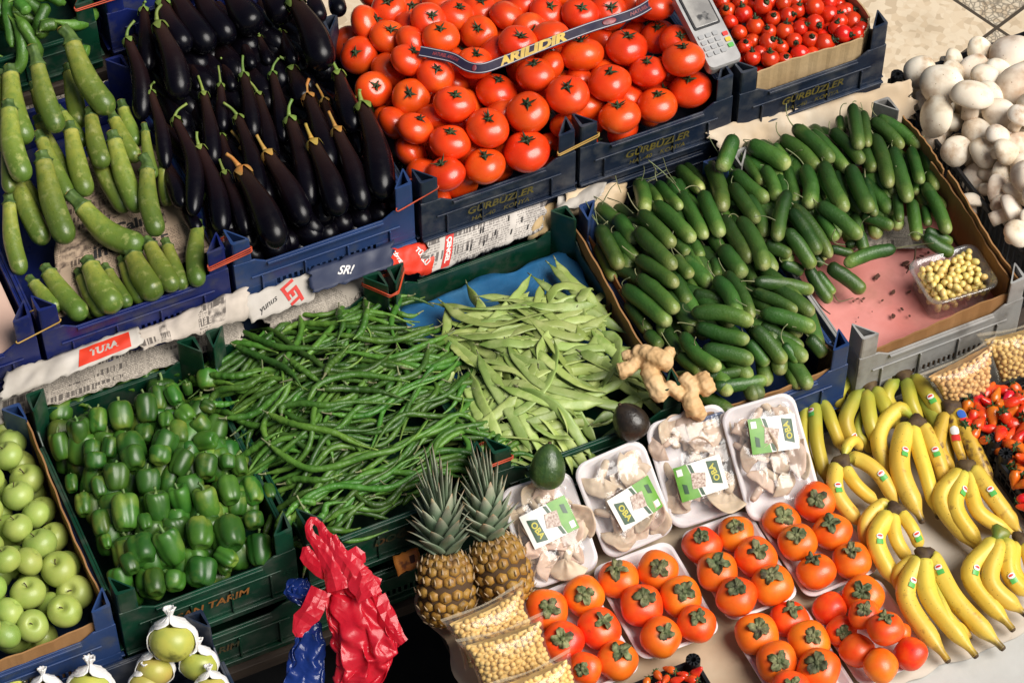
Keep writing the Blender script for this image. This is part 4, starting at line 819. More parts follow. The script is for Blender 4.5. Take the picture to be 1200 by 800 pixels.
# bell peppers
P1=(20,380,4.85);P2=(160,400,4.85);P3=(40,530,4.85);P4=(160,540,4.85)
HB=dome(-.845,-.50,-.25,.22,.565,.055,.10)
pep=[(P1,890,150,890,300,132),(P1,730,170,745,350,140),(P1,590,225,630,395,135),(P1,440,255,475,425,130),(P1,330,325,375,490,135),(P1,225,380,255,570,145),(P1,340,520,365,705,130),(P1,220,590,270,790,125),(P1,450,460,465,630,112),(P1,575,440,610,600,150),(P1,720,390,755,560,130),(P1,790,350,815,490,110),(P1,840,310,925,480,95),(P1,620,620,680,790,165),(P1,530,620,520,780,95),(P1,420,660,430,790,110),(P1,710,570,720,680,110),(P1,860,600,800,785,145),(P1,890,550,930,690,130),(P1,840,500,850,590,85),
(P2,290,610,220,770,125),(P2,400,160,410,275,130),(P2,250,390,310,450,125),(P2,370,350,440,390,80),(P2,330,430,400,510,115),(P2,330,570,460,550,110),(P2,400,640,400,775,132),(P2,510,640,520,725,90),(P2,280,220,300,310,62),(P2,180,240,250,370,85),
(P3,460,60,480,215,145),(P3,345,115,395,275,95),(P3,640,90,650,235,140),(P3,690,220,712,400,152),(P3,505,230,530,450,160),(P3,360,310,400,490,115),(P3,270,220,295,370,105),(P3,200,110,225,240,80),(P3,350,0,355,95,130),(P3,550,-30,590,90,150),(P3,720,-40,720,65,125),(P3,805,165,865,365,130),(P3,960,190,1000,385,150),(P3,920,370,955,545,150),(P3,730,430,815,635,165),(P3,575,480,640,640,175),(P3,520,580,580,680,120),(P3,950,600,940,760,175),(P3,670,660,700,810,125),(P3,475,650,505,770,135),(P3,380,420,440,590,65),(P3,610,350,650,440,80),(P3,790,680,800,780,140),
(P4,490,70,560,260,130),(P4,620,90,690,250,125),(P4,500,320,570,500,175),(P4,650,290,680,380,120),(P4,690,415,705,595,148),(P4,430,480,600,600,105),(P4,880,270,800,440,100),(P4,740,130,775,220,75),(P4,560,-20,600,80,110),(P4,470,560,520,640,80)]
pl={0:'dark bell pepper at the right end of the back row, by two crate posts',5:'dark bell pepper at the left end of the back row',9:'pale yellowish green bell pepper in the second row',55:'fat two-lobed bell pepper with its stalk up, behind the front rim',57:'squat crooked bell pepper with stalk at the right front corner',30:'palest yellow green bell pepper beside the apple lining',47:'dented dark bell pepper above the orange lettering on the crate rim',23:'bell pepper with a yellow patch beneath the chilli tips',48:'bell pepper standing in the left front corner by the crate post',58:'long narrow pepper lying sideways near the front rim'}
items=[];meta=[]
for i,(o_,x0,y0,x1,y1,w) in enumerate(pep):
    a=xf(*o_,x0,y0); b=xf(*o_,x1,y1); cx,cy=(a[0]+b[0])/2,(a[1]+b[1])/2; c=PH(cx,cy,HB); k=mpp(c)*1.03
    wr=w/o_[2]/2*k*1.03; L=math.hypot(a[0]-b[0],a[1]-b[1])*k*1.12; tilt=random.choice([random.uniform(-.75,-.2),random.uniform(-.75,-.2),random.uniform(-.2,.5)])
    d=R_*(a[0]-b[0])-U_*(a[1]-b[1]); d/=np.linalg.norm(d); d=d-DIR*tilt; d/=np.linalg.norm(d)
    L=min(max(L*1.05,wr*1.75),wr*2.9)
    cs=np.array([c+d*(L/2-wr)*.8,c-d*(L/2-wr)*.8]); items.append(dict(c=cs,r=np.array([wr*.93]*2))); meta.append((c,d,wr,L))
off=relax(items,allow=.78)
for i,(c,d,wr,L) in enumerate(meta):
    o=place(PEP[(i*4+i//9)%len(PEP)],c+off[i],axis_rot(d,random.random()*6),(wr/.0315,wr/.0315,L/.078),'bell_pepper')
    tag(o,pl.get(i,'glossy green bell pepper stacked in rows in the lettered green crate'),'bell pepper',None if i in pl else 'bell peppers in the green crate')
for q in range(135):
    x=random.uniform(-.80,-.535); y=random.uniform(-.205,.185); o=place(PEP[q%9],(x,y,HB(x,y)-(.030 if q<72 else .058)+random.uniform(-.006,.004)),axis_rot(U_+DIR*random.uniform(-.3,.6)+R_*random.uniform(-.35,.35),random.random()*6),random.uniform(.70,.88),'bell_pepper'); tag(o,'green bell pepper in the lower layer, mostly covered by the top rows','bell pepper','covered bell peppers')
# ================================================================ elongated produce
def resample(pts,ts):
    n=len(pts)-1; out=[]
    for t in ts:
        k=min(n-1e-6,t*n); i=int(k); out.append(pts[i]*(1-(k-i))+pts[i+1]*(k-i))
    return np.array(out)
def pod(ctrl,prof,r,seg=16,m=26,lobes=0,lobe_d=0,flat=None,twist=None,up=None):
    pts=spline(ctrl,60); ts=.5-.5*np.cos(np.linspace(0.02,PI-.02,m)); ts=(ts-ts[0])/(ts[-1]-ts[0])
    rr=np.array([prof(t) for t in ts])*r; V,F,_=tube(resample(pts,ts),rr,seg,flat=flat,lobes=lobes,lobe_d=lobe_d,twist=twist,up=up)
    t=np.concatenate([np.repeat(ts,seg),[0,1]]); return V,F,t
def endcap(t,a=.08,b=.10): return math.sqrt(max(0.0004,1-((a-t)/a)**2)) if t<a else (math.sqrt(max(.0004,1-((t-1+b)/b)**2)) if t>1-b else 1)
def elong(rows,H,r_scale,bend_default=.03,curve=None,lift=0,allow=.85,ends=None,ext=.6):
    items=[];out=[]
    for i,row in enumerate(rows):
        o_,x0,y0,x1,y1,w=row[:6]; bend=row[6] if len(row)>6 else random.uniform(-1,1)*bend_default; dz=row[7] if len(row)>7 else 0; dz2=row[8] if len(row)>8 else dz
        a=PH(*xf(*o_,x0,y0),lambda x,y:H(x,y)+dz); b=PH(*xf(*o_,x1,y1),lambda x,y:H(x,y)+dz2); r=w/o_[2]/2*mpp((a+b)/2)*r_scale; e_=(b-a)/np.linalg.norm(b-a)*r*.35; a=a-e_*(ext>0); b=b+e_*ext
        L=np.linalg.norm(b-a); side=np.cross((b-a)/L,-DIR); side/=np.linalg.norm(side)
        mid=(a+b)/2+side*bend*L; ctrl=np.array([a,mid,b]); sp=spline(ctrl,7)[0:7]
        u=(b-a)/L; sp2=sp.copy(); sp2[0]+=u*r*.6; sp2[-1]-=u*r*.8
        items.append(dict(c=sp2,r=np.full(7,r*.92))); out.append([ctrl,r,i])
    off=relax(items,allow=allow,iters=80)
    for k in range(len(out)): out[k][0]=out[k][0]+off[k]
    return out
Z1=(0,0,4);Z2=(0,190,4)
HZ=lambda x,y: .722+.045*ss(.42,.56,y)+.05*ss(.52,.80,y)
zuc=[(Z1,345,215,515,520,112,.06,.05,.03),(Z1,180,320,272,610,98,.03,.045,.03),(Z1,325,350,370,590,88,0,-.02),(Z1,50,360,120,660,108,.05,.02),(Z1,50,530,118,840,108,.05,.035),(Z1,35,600,42,900,70,0,.02),(Z1,435,560,490,780,88,.03,0),(Z1,540,570,640,750,82,.03,-.012),(Z1,335,625,405,910,95,.02,.01),(Z1,540,670,650,985,98,.03,.012),(Z1,432,700,585,985,86,.02,.0),(Z1,200,665,330,930,85,.02,.0),(Z1,207,770,315,1130,115,.03,.03),(Z1,190,590,335,860,75,.02,-.015),(Z2,70,85,205,375,98,.02,.01),(Z2,45,205,100,520,85,.04,.0),(Z2,125,110,200,240,72,0,-.02),(Z2,400,220,665,395,118,.10,.015),(Z2,692,50,738,335,95,.05,.028),(Z1,682,625,722,830,56,.03,0),(Z1,765,800,790,960,62,.03,-.01),(Z1,580,520,640,680,80,.03,-.02),(Z1,300,540,400,680,64,0,-.02),(Z1,165,430,205,540,60,0,-.03),(Z1,-5,380,20,700,90,.03,-.01),
(Z2,165,575,270,690,78,.02),(Z2,235,530,385,720,102,.03,.008),(Z2,385,545,480,710,80,.02,-.004),(Z2,432,500,540,680,120,.03,.012),(Z2,510,520,600,670,72,.02,-.002),(Z2,582,485,660,650,72,.02,-.004),(Z2,632,455,730,620,118,.03,.010),(Z2,712,400,820,590,92,.02,.008),(Z2,785,405,855,585,80,.02,.008),(Z2,925,320,925,570,88,.03,.01),(Z2,400,640,430,720,60,0,-.015),(Z2,840,540,860,580,50,0,-.015)]
zl=['large pale zucchini with a long stem lying highest over the green crate edge','long pale zucchini whose cut stem sticks up, at the upper left','short stubby zucchini behind the two long-stemmed ones','pale zucchini at the left edge below the green peppers','curved pale zucchini at the left edge, second one down','dark green zucchini cut off by the left edge of the photo','zucchini in the middle of the heap under the tip of the highest one','zucchini leaning right, next to the darkest eggplants','zucchini in the middle of the heap with dark scars on its side','fat zucchini ending at the newspaper, left of the upright pale one','zucchini with its tip ending above the horizontal one','zucchini tucked under the long dark green one','large dark green zucchini whose round tip rests on the newspaper, pointing down','zucchini half hidden behind the darker left ones','fat light zucchini ending at the left of the newspaper','dark green zucchini by the left crate wall, lowest of the back heap','shaded zucchini between two larger ones on the left','long zucchini lying nearly sideways over the newspaper','pale upright zucchini with a bent dark stem on the right','narrow yellow zucchini beside the eggplants','dark green zucchini tip peeking out right of the pale upright one','dark zucchini behind the tip of the highest one','zucchini showing only as a sliver between two others','small shaded zucchini left of the long-stemmed one','zucchini at the very left edge behind the pale one',
'small zucchini at the left end of the front row','dark zucchini second from the left in the front row','narrow zucchini third from the left in the front row','fat pale zucchini in the middle of the front row','thin zucchini right beside the fat middle one of the front row','narrow zucchini just left of the speckled one in the front row','speckled zucchini touching the crate rim, third pair of the front row','left zucchini of the joined pair at the right of the front row','right zucchini of the joined pair at the right of the front row','lone upright zucchini at the right end next to the banded posts','zucchini tip hidden below the front row at left','zucchini tip hidden below the front row at right']
zprof=lambda t: (.74+.26*ss(0,.55,t))*endcap(t,.03,.16)
for ctrl,r,i in elong(zuc,HZ,1.03,allow=.82):
    V,F,t=pod(ctrl,zprof,r,seg=20,lobes=6,lobe_d=.018); org=ctrl.mean(0)
    o=mesh('zucchini',V,F,zuc_m,org=org,t=t); tag(o,zl[i],'zucchini','pale zucchini in the royal blue crate')
    d=ctrl[0]-ctrl[1]; d/=np.linalg.norm(d); ls={0:.028,1:.036,17:.032,18:.028}.get(i,.015); sd=np.array([-.5,.2,.1]) if i in(0,18) else np.array([-.1,.1,.1])
    V,F,t=tube(spline([ctrl[0]-d*r*.15,ctrl[0]+d*ls*.5,ctrl[0]+d*ls+sd*ls*.5],9),np.array([.80,.66,.58,.53,.5,.5,.5,.52,.54])*r,20,lobes=5,lobe_d=.10); 
    st=mesh('stem',V,F,zstem_m,o,org=org,smooth=True)
    e=ctrl[0]+d*ls+sd*ls*.5; V,F,t=tube([e-d*.0006,e+d*.0009],[r*.46,r*.44],14); mesh('cut_end',V,F,zcut_m,o,org=org,smooth=False)
# eggplants
E3=(130,0,5.335);E4=(300,0,5.335);E5=(130,140,5.335);E6=(300,120,5.335)
HE=lambda x,y: .722+.035*ss(.27,.40,y)+.055*ss(.5,.85,y)
eg=[(E3,300,170,430,610,122,-.05,.05,.03,320,35,'g'),(E3,105,260,190,740,92,-.07,.02,.0,150,140,'g'),(E3,205,70,232,440,85,.0,.01,.0,215,20,'g'),(E3,330,30,475,305,120,.05,.02,.02,300,-20,'g'),(E3,400,-60,615,300,135,.04,.02,.02,380,-110,'g'),(E3,540,-80,745,245,125,.04,.02,.02,520,-130,'g'),(E3,740,-60,905,180,140,.03,.03,.03,700,-110,'g'),(E3,258,590,350,1050,72,-.03,.0,-.01,275,520,'g'),(E3,412,760,520,1340,88,-.08,.01,.0,515,612,'g'),(E3,580,600,640,1020,86,-.02,.01,.0,535,450,'g'),(E3,685,540,700,820,66,.0,.01,.0,670,412,'g'),(E3,832,480,890,860,86,-.02,.01,.0,825,335,'g'),(E3,920,600,1010,1030,82,-.02,.005,.0,850,500,'g'),(E3,1010,470,1080,880,76,-.02,.0,.0,1050,370,'g'),(E3,800,750,930,1230,92,-.03,.01,.0,705,650,'g'),(E5,690,110,745,420,72,-.02,.0,.0,675,-10,'g'),(E5,552,190,690,700,100,-.05,.02,.01,540,85,'g'),(E5,830,180,985,520,95,-.03,.005,.0,740,60,'o'),(E5,830,340,1050,790,140,-.03,.02,.015,700,200,'o'),(E5,716,345,850,720,82,-.03,.01,.0,680,255,'g'),(E6,78,335,305,760,118,-.03,.02,.01,10,215,'o'),(E6,215,120,340,640,112,-.03,.02,.0,232,-30,'gp'),(E6,365,270,520,700,122,-.03,.025,.02,285,75,'o'),(E6,510,190,665,660,112,-.03,.02,.015,445,40,'o'),(E6,670,40,790,590,135,-.04,.03,.025,652,-70,'g'),(E6,610,-20,650,320,66,.0,-.005,.0,545,-130,'g'),(E4,520,480,620,820,110,.0,.0,.0,458,368,'g'),(E4,330,620,460,1050,112,-.02,.005,.0,345,370,'op'),(E4,430,640,520,930,84,.0,-.01,.0,355,490,'o'),(E4,225,440,300,640,104,.0,-.005,.0,150,365,'g'),(E4,165,215,240,400,74,.0,-.02,.0,150,190,'g'),(E4,240,15,420,420,142,-.05,.045,.03,225,-30,'g'),(E4,345,-60,395,130,85,.0,.02,.02,340,-100,'g'),(E4,60,-60,185,110,130,.0,.02,.02,30,-100,'g'),(E3,930,240,985,400,56,.0,-.02,.0,925,215,'g'),(E3,830,260,880,420,62,.0,-.02,.0,815,240,'g'),(E3,700,385,760,560,60,.0,-.02,.0,690,370,'g'),(E3,505,380,545,560,48,.0,-.02,.0,500,365,'g'),(E5,430,520,540,690,66,.0,-.015,.0,425,500,'g'),(E5,330,250,450,540,88,.0,-.015,.0,320,230,'g'),(E6,380,500,430,760,100,0,-.02,-.01,370,480,'g'),(E5,600,500,700,800,100,0,-.03,-.02,590,480,'g'),(E4,560,700,640,1000,100,0,-.03,-.02,550,690,'g'),(E5,980,500,1080,820,100,0,-.03,-.02,970,480,'g'),(E3,560,300,640,560,110,0,-.04,-.03,550,280,'g'),(E3,300,-140,380,120,110,0,-.01,0,290,-180,'g'),(E4,480,-70,520,80,80,0,-.03,0,470,-100,'g')]
el={0:'glossy eggplant with a tall pointed green stem, nearest the zucchini at the top',1:'long curved eggplant at the left edge of the heap, beside the highest zucchini',6:'fat eggplant with a bright blue glint, top middle of the heap',8:'brownish curved eggplant whose stem bends to the right',16:'eggplant with upright green stem ending at the left front of the crate',18:'fat eggplant with a large orange dried calyx in the front row',20:'eggplant with an orange dried calyx, second glossy one of the front row',21:'eggplant with a pale-tipped green stem and yellowish calyx',22:'fat eggplant with a wrinkled yellow calyx in the front row',23:'eggplant with orange calyx, just left of the one by the tomatoes',24:'eggplant with a long white glint beside the tomato crate',27:'eggplant with yellow calyx and a tall pale-tipped stem near the tomatoes',31:'large eggplant lying over the others near the beige floor gap',17:'thin eggplant with a small orange calyx behind the fat front one',26:'eggplant with a broad green cap next to the tomatoes'}
eprof=lambda t: (.50+.50*ss(0,.72,t))*endcap(t,.05,.20)
for ctrl,r,i in elong([e[:9] for e in eg],HE,1.38,allow=.72,ext=.6):
    row=eg[i]; V,F,t=pod(ctrl,eprof,r,seg=20,m=30); org=ctrl.mean(0)
    o=mesh('eggplant',V,F,egg_m,org=org,t=t); tag(o,el.get(i,'dark purple black eggplant with green cap in the packed heap of the mid blue crate'),'eggplant',None if i in el else 'eggplants in the mid blue crate')
    sp=spline(ctrl,20); d=sp[0]-sp[2]; d/=np.linalg.norm(d); A=axis_rot(d,random.random()*6); rn=r*.54; V=[];n=30;rows_=[(.85,.20),(.55,.26),(.28,.5),(.08,.86),(-.12,1.10)]
    for zz,q in rows_:
        for j in range(n): V.append((rn*q*math.cos(2*PI*j/n),rn*q*math.sin(2*PI*j/n),rn*zz))
    for q2 in (.5,1):
        for j in range(n):
            lob=abs(math.cos(2.5*2*PI*j/n+row[3]))**1.6; z_=-rn*(.12+1.25*lob*q2); V.append((rn*(1.13+.10*lob*q2+.05*q2)*math.cos(2*PI*j/n),rn*(1.13+.10*lob*q2+.05*q2)*math.sin(2*PI*j/n),z_))
    m_=len(rows_)+2; Fc=[(a*n+j,a*n+(j+1)%n,(a+1)*n+(j+1)%n,(a+1)*n+j) for a in range(m_-1) for j in range(n)]
    base=sp[0]-d*rn*.1; V=np.array(V)@A.T+base; cm=ecal_o if 'o' in row[11] else ecal_g
    q=MB(); q.add(V,Fc); sx,sy=xf(*row[0],row[9],row[10]); tipd=P(sx,sy,base[2]+.012); v=tipd-base; Lv=np.linalg.norm(v); v=v/Lv*min(Lv,.036)
    W,F2,t2=tube(spline([base+d*rn*.5,base+d*rn*1.0+v*.35,base+v+d*rn*.3],9),np.array([.36,.30,.26,.23,.22,.21,.21,.22,.24])*rn*.9+.0006,9); q.add(W,F2)
    q.build('cap',cm,o,org=org)
random.seed(77)
for q in range(95):
    x=random.uniform(-.40,-.095); y=random.uniform(.345,.80); z=HE(x,y)-.034-random.random()*.02; c=np.array([x,y,z]); v=np.array([random.uniform(-.02,.02)-.02,.075,.004]); ctrl=np.array([c+v,c+np.array([random.uniform(-.01,.01),0,0]),c-v]); V,F,t=pod(ctrl,eprof,.026,seg=14,m=16); o=mesh('eggplant',V,F,egg_m,org=c,t=t); tag(o,'dark eggplant in the lower layer, mostly covered by the others','eggplant','covered eggplants')
for q in range(18):
    x=-.395+.0175*q; z=.690 if q%2 else .672; c=np.array([x,.352+.006*(q%3),z]); v=np.array([-.012,.074,.004]); ctrl=np.array([c+v,c+np.array([.004,0,0]),c-v]); V,F,t=pod(ctrl,eprof,.026,seg=16,m=18); o=mesh('eggplant',V,F,egg_m,org=c,t=t); tag(o,'dark eggplant low down behind the front rim of the mid blue crate','eggplant','low eggplants behind the front rim')
# cucumbers
C1=(680,160,4.85);C2=(680,300,4.85);C3=(840,120,4.85);C4=(840,260,4.85);C5=(980,120,4.85);C7=(980,270,4.85)
cu=[(C1,110,520,215,725,110),(C1,335,260,365,405,110),(C1,345,440,510,605,110),(C1,430,385,625,575,108),(C1,445,270,560,395,88),(C1,380,280,450,370,74),(C1,575,325,700,560,100),(C1,565,185,680,295,96),(C1,600,170,700,270,85,0,-.01),(C1,695,325,790,545,105),(C1,735,155,805,400,112,-.04,.01),(C1,870,10,810,165,112,0,.03),(C1,880,205,1050,350,106),(C1,865,285,990,470,100),(C1,950,345,1040,550,100,-.06),(C1,910,475,1040,730,115,-.05,.01),(C1,815,465,950,690,112),(C1,215,465,300,580,112,0,-.012),(C1,325,535,520,730,112),(C1,190,560,310,690,92,0,-.01),(C2,330,15,530,155,102),(C1,550,600,598,655,82,0,-.015),(C1,640,590,680,675,86,0,-.012),(C1,740,550,805,645,90,0,-.01),(C1,720,640,752,710,76,0,-.02),(C1,762,700,778,780,66,0,-.02),(C1,540,690,615,780,88,0,-.01),(C2,600,20,725,145,112,0,-.004),(C1,812,640,910,770,118,0,-.004),(C1,935,720,985,830,86,0,-.015),(C1,100,620,185,800,80,0,-.015),
(C2,255,185,485,370,116,-.02,.01),(C2,335,125,530,300,108,-.02,.008),(C2,540,120,605,255,102,0,-.008),(C2,620,130,650,190,68,0,-.02),(C2,655,215,790,250,92,0,-.02),(C2,775,135,880,325,112,-.08,.008),(C2,830,100,965,335,88,-.06,.004),(C2,645,325,950,375,112,-.08,.01),(C2,565,290,635,400,112,0,-.004),(C2,272,270,380,415,92,0,-.004),(C2,385,440,440,500,92,0,-.005),(C2,495,420,560,560,102,0,-.01),(C2,590,445,780,620,102,.08,.012),(C2,705,535,950,590,112,-.03,.012),(C2,670,400,930,470,102,.03,-.005),(C2,565,570,670,650,92,0,-.01),(C2,705,690,930,650,72,0,-.005),(C2,770,740,1040,705,92,.02,-.004),(C2,985,415,1060,520,92,0,-.01),(C2,960,490,1050,600,92,0,-.01),
(C3,165,330,250,450,74,0,-.012),(C3,275,375,338,535,92,-.04,.0),(C3,400,515,345,765,98,.03,.012),(C3,190,245,380,350,118,-.03,-.005),(C3,330,250,390,330,84,0,-.01),(C3,375,205,565,370,104,-.05,.0),(C3,445,145,640,320,104,-.03,.01),(C3,545,165,735,380,90,-.02,.004),(C3,655,165,815,325,92,-.04,.004),(C3,700,90,708,155,66,0,-.005),(C3,772,25,805,245,96,0,.02),(C3,832,60,855,235,74,0,.012),(C3,842,270,885,375,88,0,-.004),(C3,885,105,1035,245,90,-.03,.006),(C3,895,195,975,460,104,-.03,.006),(C3,962,330,1000,505,74,0,-.01),(C3,755,375,858,600,110,.02,.0),(C3,842,440,890,630,74,0,-.015),(C3,605,355,718,595,112,.03,.004),(C3,680,400,732,550,74,0,-.012),(C3,500,375,520,575,112,-.08,.0),(C3,400,370,450,560,92,0,-.014),(C3,560,480,600,540,62,0,-.025),(C3,585,585,795,755,104,-.04,.01),(C3,590,640,670,765,84,0,-.005),(C3,445,590,635,860,92,-.04,.01),(C3,425,620,565,840,100,-.02,.008),(C3,762,500,790,580,64,0,-.02),
(C5,240,90,460,240,92,-.03,.008),(C5,322,270,405,540,106,0,.01),(C5,422,268,472,445,82,0,.002),(C5,492,232,565,475,98,-.02,.006),(C5,345,525,358,660,68,0,-.01),(C5,432,560,460,760,88,0,-.016),(C5,502,470,625,725,94,-.03,-.004),(C5,272,560,290,690,64,0,-.03),(C5,500,600,520,685,64,0,-.03),(C5,150,645,300,700,84,0,-.03),(C5,515,730,640,790,74,0,-.03),(C5,440,450,455,505,64,0,-.02),(C5,110,640,140,780,84,0,-.02),
(C4,285,125,400,180,92,0,-.005),(C4,400,55,530,240,102,-.03,.01),(C4,225,340,525,388,94,-.03,.0),(C4,215,400,435,500,84,-.03,-.005),(C4,265,515,530,600,110,-.03,.006),(C4,215,605,365,780,102,-.02,.0),(C4,255,590,470,705,92,0,-.012),(C4,525,265,635,435,88,.02,.0),(C4,575,290,655,395,72,0,-.012),(C4,645,255,815,380,104,-.02,.0),(C4,1000,155,745,235,92,.05,.0),(C4,562,200,590,235,62,0,-.02),(C4,650,150,760,180,64,0,-.02),(C4,740,130,840,120,64,0,-.02),(C4,380,235,470,275,84,0,-.02),(C4,530,660,600,740,92,0,-.01),(C4,385,700,450,780,74,0,-.01),(C7,505,35,640,120,92,.04,-.01),(C7,130,20,150,100,80,0,-.02)]
def HCu(x,y):
    a=.600+.050*ss(-.02,.10,min(x-.225,y+.30,.22-y)); 
    if x>.50:
        k=ss(-.08,.10,y-(-.10)+(x-.55)*.25); a=.575+(.075)*k
        a=max(.560,a-.025*ss(.78,.88,x))
        a=a*ss(.5,.56,x)+(1-ss(.5,.56,x))*.645
    return a
cl={11:'cucumber standing apart behind the heap, pointing up toward the tomato crates',61:'upright cucumber with a yellow dried flower at the top of the heap',38:'long curved cucumber lying nearly sideways in the middle of the heap',43:'bent cucumber lying over the others above the ginger',48:'dark cucumber lying along the front cardboard edge',103:'cucumber lying across the edge of the pink foam sheet, its tip pointing at the crumbs',104:'cucumber lying on the pink foam with its stalk to the right',53:'cucumber pointing the other way with water drops in the middle of the heap',79:'rightmost cucumber of the topmost pair, beside the grey crate post',95:'cucumber lying sideways above the gap between the two crates',83:'cucumber at the right edge leaning on the tall cardboard'}
cprof=lambda t: (.86+.14*ss(0,.3,t)-.10*ss(.75,1,t))*endcap(t,.13,.13)
random.seed(99)
res=elong(cu,HCu,.86,allow=.86,ext=2.0)
for ctrl,r,i in res:
    V,F,t=pod(ctrl,cprof,r,seg=18,m=26,lobes=3,lobe_d=.03); V=V+np.array([[r*.05*mn.noise(Vector(p)*75+Vector((i,0,0)))]*3 for p in V]); org=ctrl.mean(0)
    o=mesh('cucumber',V,F,cuc_m,org=org,t=t); tag(o,cl.get(i,'green cucumber with a pale tip in the big heap over the blue and grey crates'),'cucumber',None if i in cl else 'cucumbers in the big heap')
    d=ctrl[0]-ctrl[1]; d/=np.linalg.norm(d); k=random.uniform(.008,.035) if i%3 else random.uniform(.03,.06)
    w=np.array([random.uniform(-1,1),random.uniform(-1,1),random.uniform(0,1)])
    V,F,t=tube(spline([ctrl[0]-d*.002,ctrl[0]+d*k*.4+w*k*.15,ctrl[0]+d*k*.7+w*k*.5,ctrl[0]+d*k*.8+w*k*.9],9),np.array([1.7,1.2,1,.9,.9,.8,.8,.8,1.0])*.0011,6)
    mesh('stalk',V,F,vine,o,org=org)
fillc=[]
for q in range(150):
    x=random.uniform(.25,.505) if q%2 else random.uniform(.52,.85); y=random.uniform(-.27,.19) if q%2 else random.uniform(-.02,.18)
    z=HCu(x,y)-(.027 if q<80 else .045); a=random.uniform(-.5,.5)-PI/2; v=np.array([math.cos(a),math.sin(a),0])*.055; c=np.array([x,y,z]); ctrl=np.array([c-v,c+[0,0,.003],c+v])
    V,F,t=pod(ctrl,cprof,.0150,seg=12,m=16); o=mesh('cucumber',V,F,cuc_m,org=c,t=t); tag(o,'green cucumber in the lower layer, mostly covered by the heap','cucumber','covered cucumbers')
# ================================================================ strands: heightfield dropping
class HF:
    def __init__(s,x0,x1,y0,y1,base,res=.003):
        s.x0,s.y0,s.res=x0,y0,res; s.nx=int((x1-x0)/res)+1; s.ny=int((y1-y0)/res)+1
        s.h=np.array([[base(x0+i*res,y0+j*res) for j in range(s.ny)] for i in range(s.nx)])
    def idx(s,p): return min(max(int((p[0]-s.x0)/s.res),0),s.nx-1),min(max(int((p[1]-s.y0)/s.res),0),s.ny-1)
    def drop(s,xy,r,stiff=5,sink=.25):
        k=max(1,int(r/s.res)); req=[]
        for p in xy:
            i,j=s.idx(p); req.append(s.h[max(0,i-k):i+k+1,max(0,j-k):j+k+1].max()+r*(1-sink))
        req=np.array(req); z=req.copy(); n=len(z); w=stiff
        for _ in range(3):
            zp=np.pad(z,w,mode='edge'); sm=np.array([zp[i:i+2*w+1].mean() for i in range(n)]); z=np.maximum(sm,req-r*.5)
        zp=np.pad(z,2,mode='edge'); z=np.array([zp[i:i+5].mean() for i in range(n)])
        for p,zz in zip(xy,z):
            i,j=s.idx(p); a=s.h[max(0,i-k):i+k+1,max(0,j-k):j+k+1]; np.maximum(a,zz+r*.35,out=a)
        return z
def px_to_xy(pts,z,H=None):
    return np.array([(PH(x,y,H) if H else P(x,y,z))[:2] for x,y in pts])
def Hchi(x,y): return .575+.055*ss(-.03,.12,min(x+.54,-.10-x+.06,y+.27,.25-y))
hf=HF(-.60,.0,-.32,.30,lambda x,y:max(.50,Hchi(x,y)-.042))
def strand_path(c,ang,L,bend,wob,n=30,hook=0):
    s_=np.linspace(-.5,.5,n); th=ang+bend*s_*2+wob*np.sin(s_*9+c[0]*90)+hook*np.clip(s_-.28,0,1)*9
    d=np.column_stack([np.cos(th),np.sin(th)])*L/n; p=np.cumsum(d,axis=0); return p-p[n//2]+c
chprof=lambda t: (.30+.70*ss(.0,.10,t))*(1-.80*ss(.55,1,t)**1.3)*(1+.09*math.sin(t*46)+.07*math.sin(t*83+1))
def chilli(xy,r,label,group,flip=False,single=True,acc=None,sink=.25):
    z=hf.drop(xy,r,sink=sink); pts=np.column_stack([xy,z]); 
    if flip: pts=pts[::-1]
    if not single:
        V,F,t=tube(pts[::2],np.array([chprof(u) for u in np.linspace(0,1,len(pts[::2]))])*r,6); acc.add(V,F,t); return
    ts=np.linspace(0,1,len(pts)); V,F,t=tube(pts,np.array([chprof(u) for u in ts])*r,8); org=pts.mean(0)
    o=mesh('green_chilli',V,F,chili_m,org=org,t=t); tag(o,label,'green chilli',group)
    d=pts[0]-pts[1]; d/=np.linalg.norm(d); k=random.uniform(.008,.022)
    V,F,t=tube(spline([pts[0]-d*.002,pts[0]+d*k*.5,pts[0]+d*k+[0,0,k*random.uniform(-.1,.4)]],6),[r*.55,r*.38,r*.26,r*.22,r*.22,r*.28],6); mesh('stalk',V,F,vine,o,org=org)
random.seed(5); acc=MB()
def rnd_chi():
    x=random.uniform(-.53,-.10); y=random.uniform(-.235,.22)
    if x<-.47 and y<.02: x+=.10
    low=ss(.1,-.15,y); a=random.gauss(.08,.22+.35*(1-low)) ; return np.array([x,y]),a
for q in range(120):
    c,a=rnd_chi(); chilli(strand_path(c*np.array([.9,.95])-np.array([.03,0]),a,random.uniform(.10,.16),random.uniform(-.6,.6),random.uniform(0,.25)),.0055,'','',single=False,acc=acc,sink=.5)
o=acc.build('green_chillies',chili_m); tag(o,'under-layer of thin green chillies filling the green crate','green chilli',kind='stuff')
for q in range(132):
    c,a=rnd_chi(); c=c*np.array([.93,.97])-np.array([.02,0]); L=random.uniform(.18,.32)
    chilli(strand_path(c,a,L,random.uniform(-.9,.9),random.uniform(.15,.6),n=48,hook=random.choice([0,.2,-.2,.4,-.4])),random.uniform(.0046,.0060),'long thin wrinkled green chilli in the tangled heap','green chillies in the tangled heap',flip=random.random()<.5,sink=.4)
S1=(220,310,4.615);S2=(240,440,4)
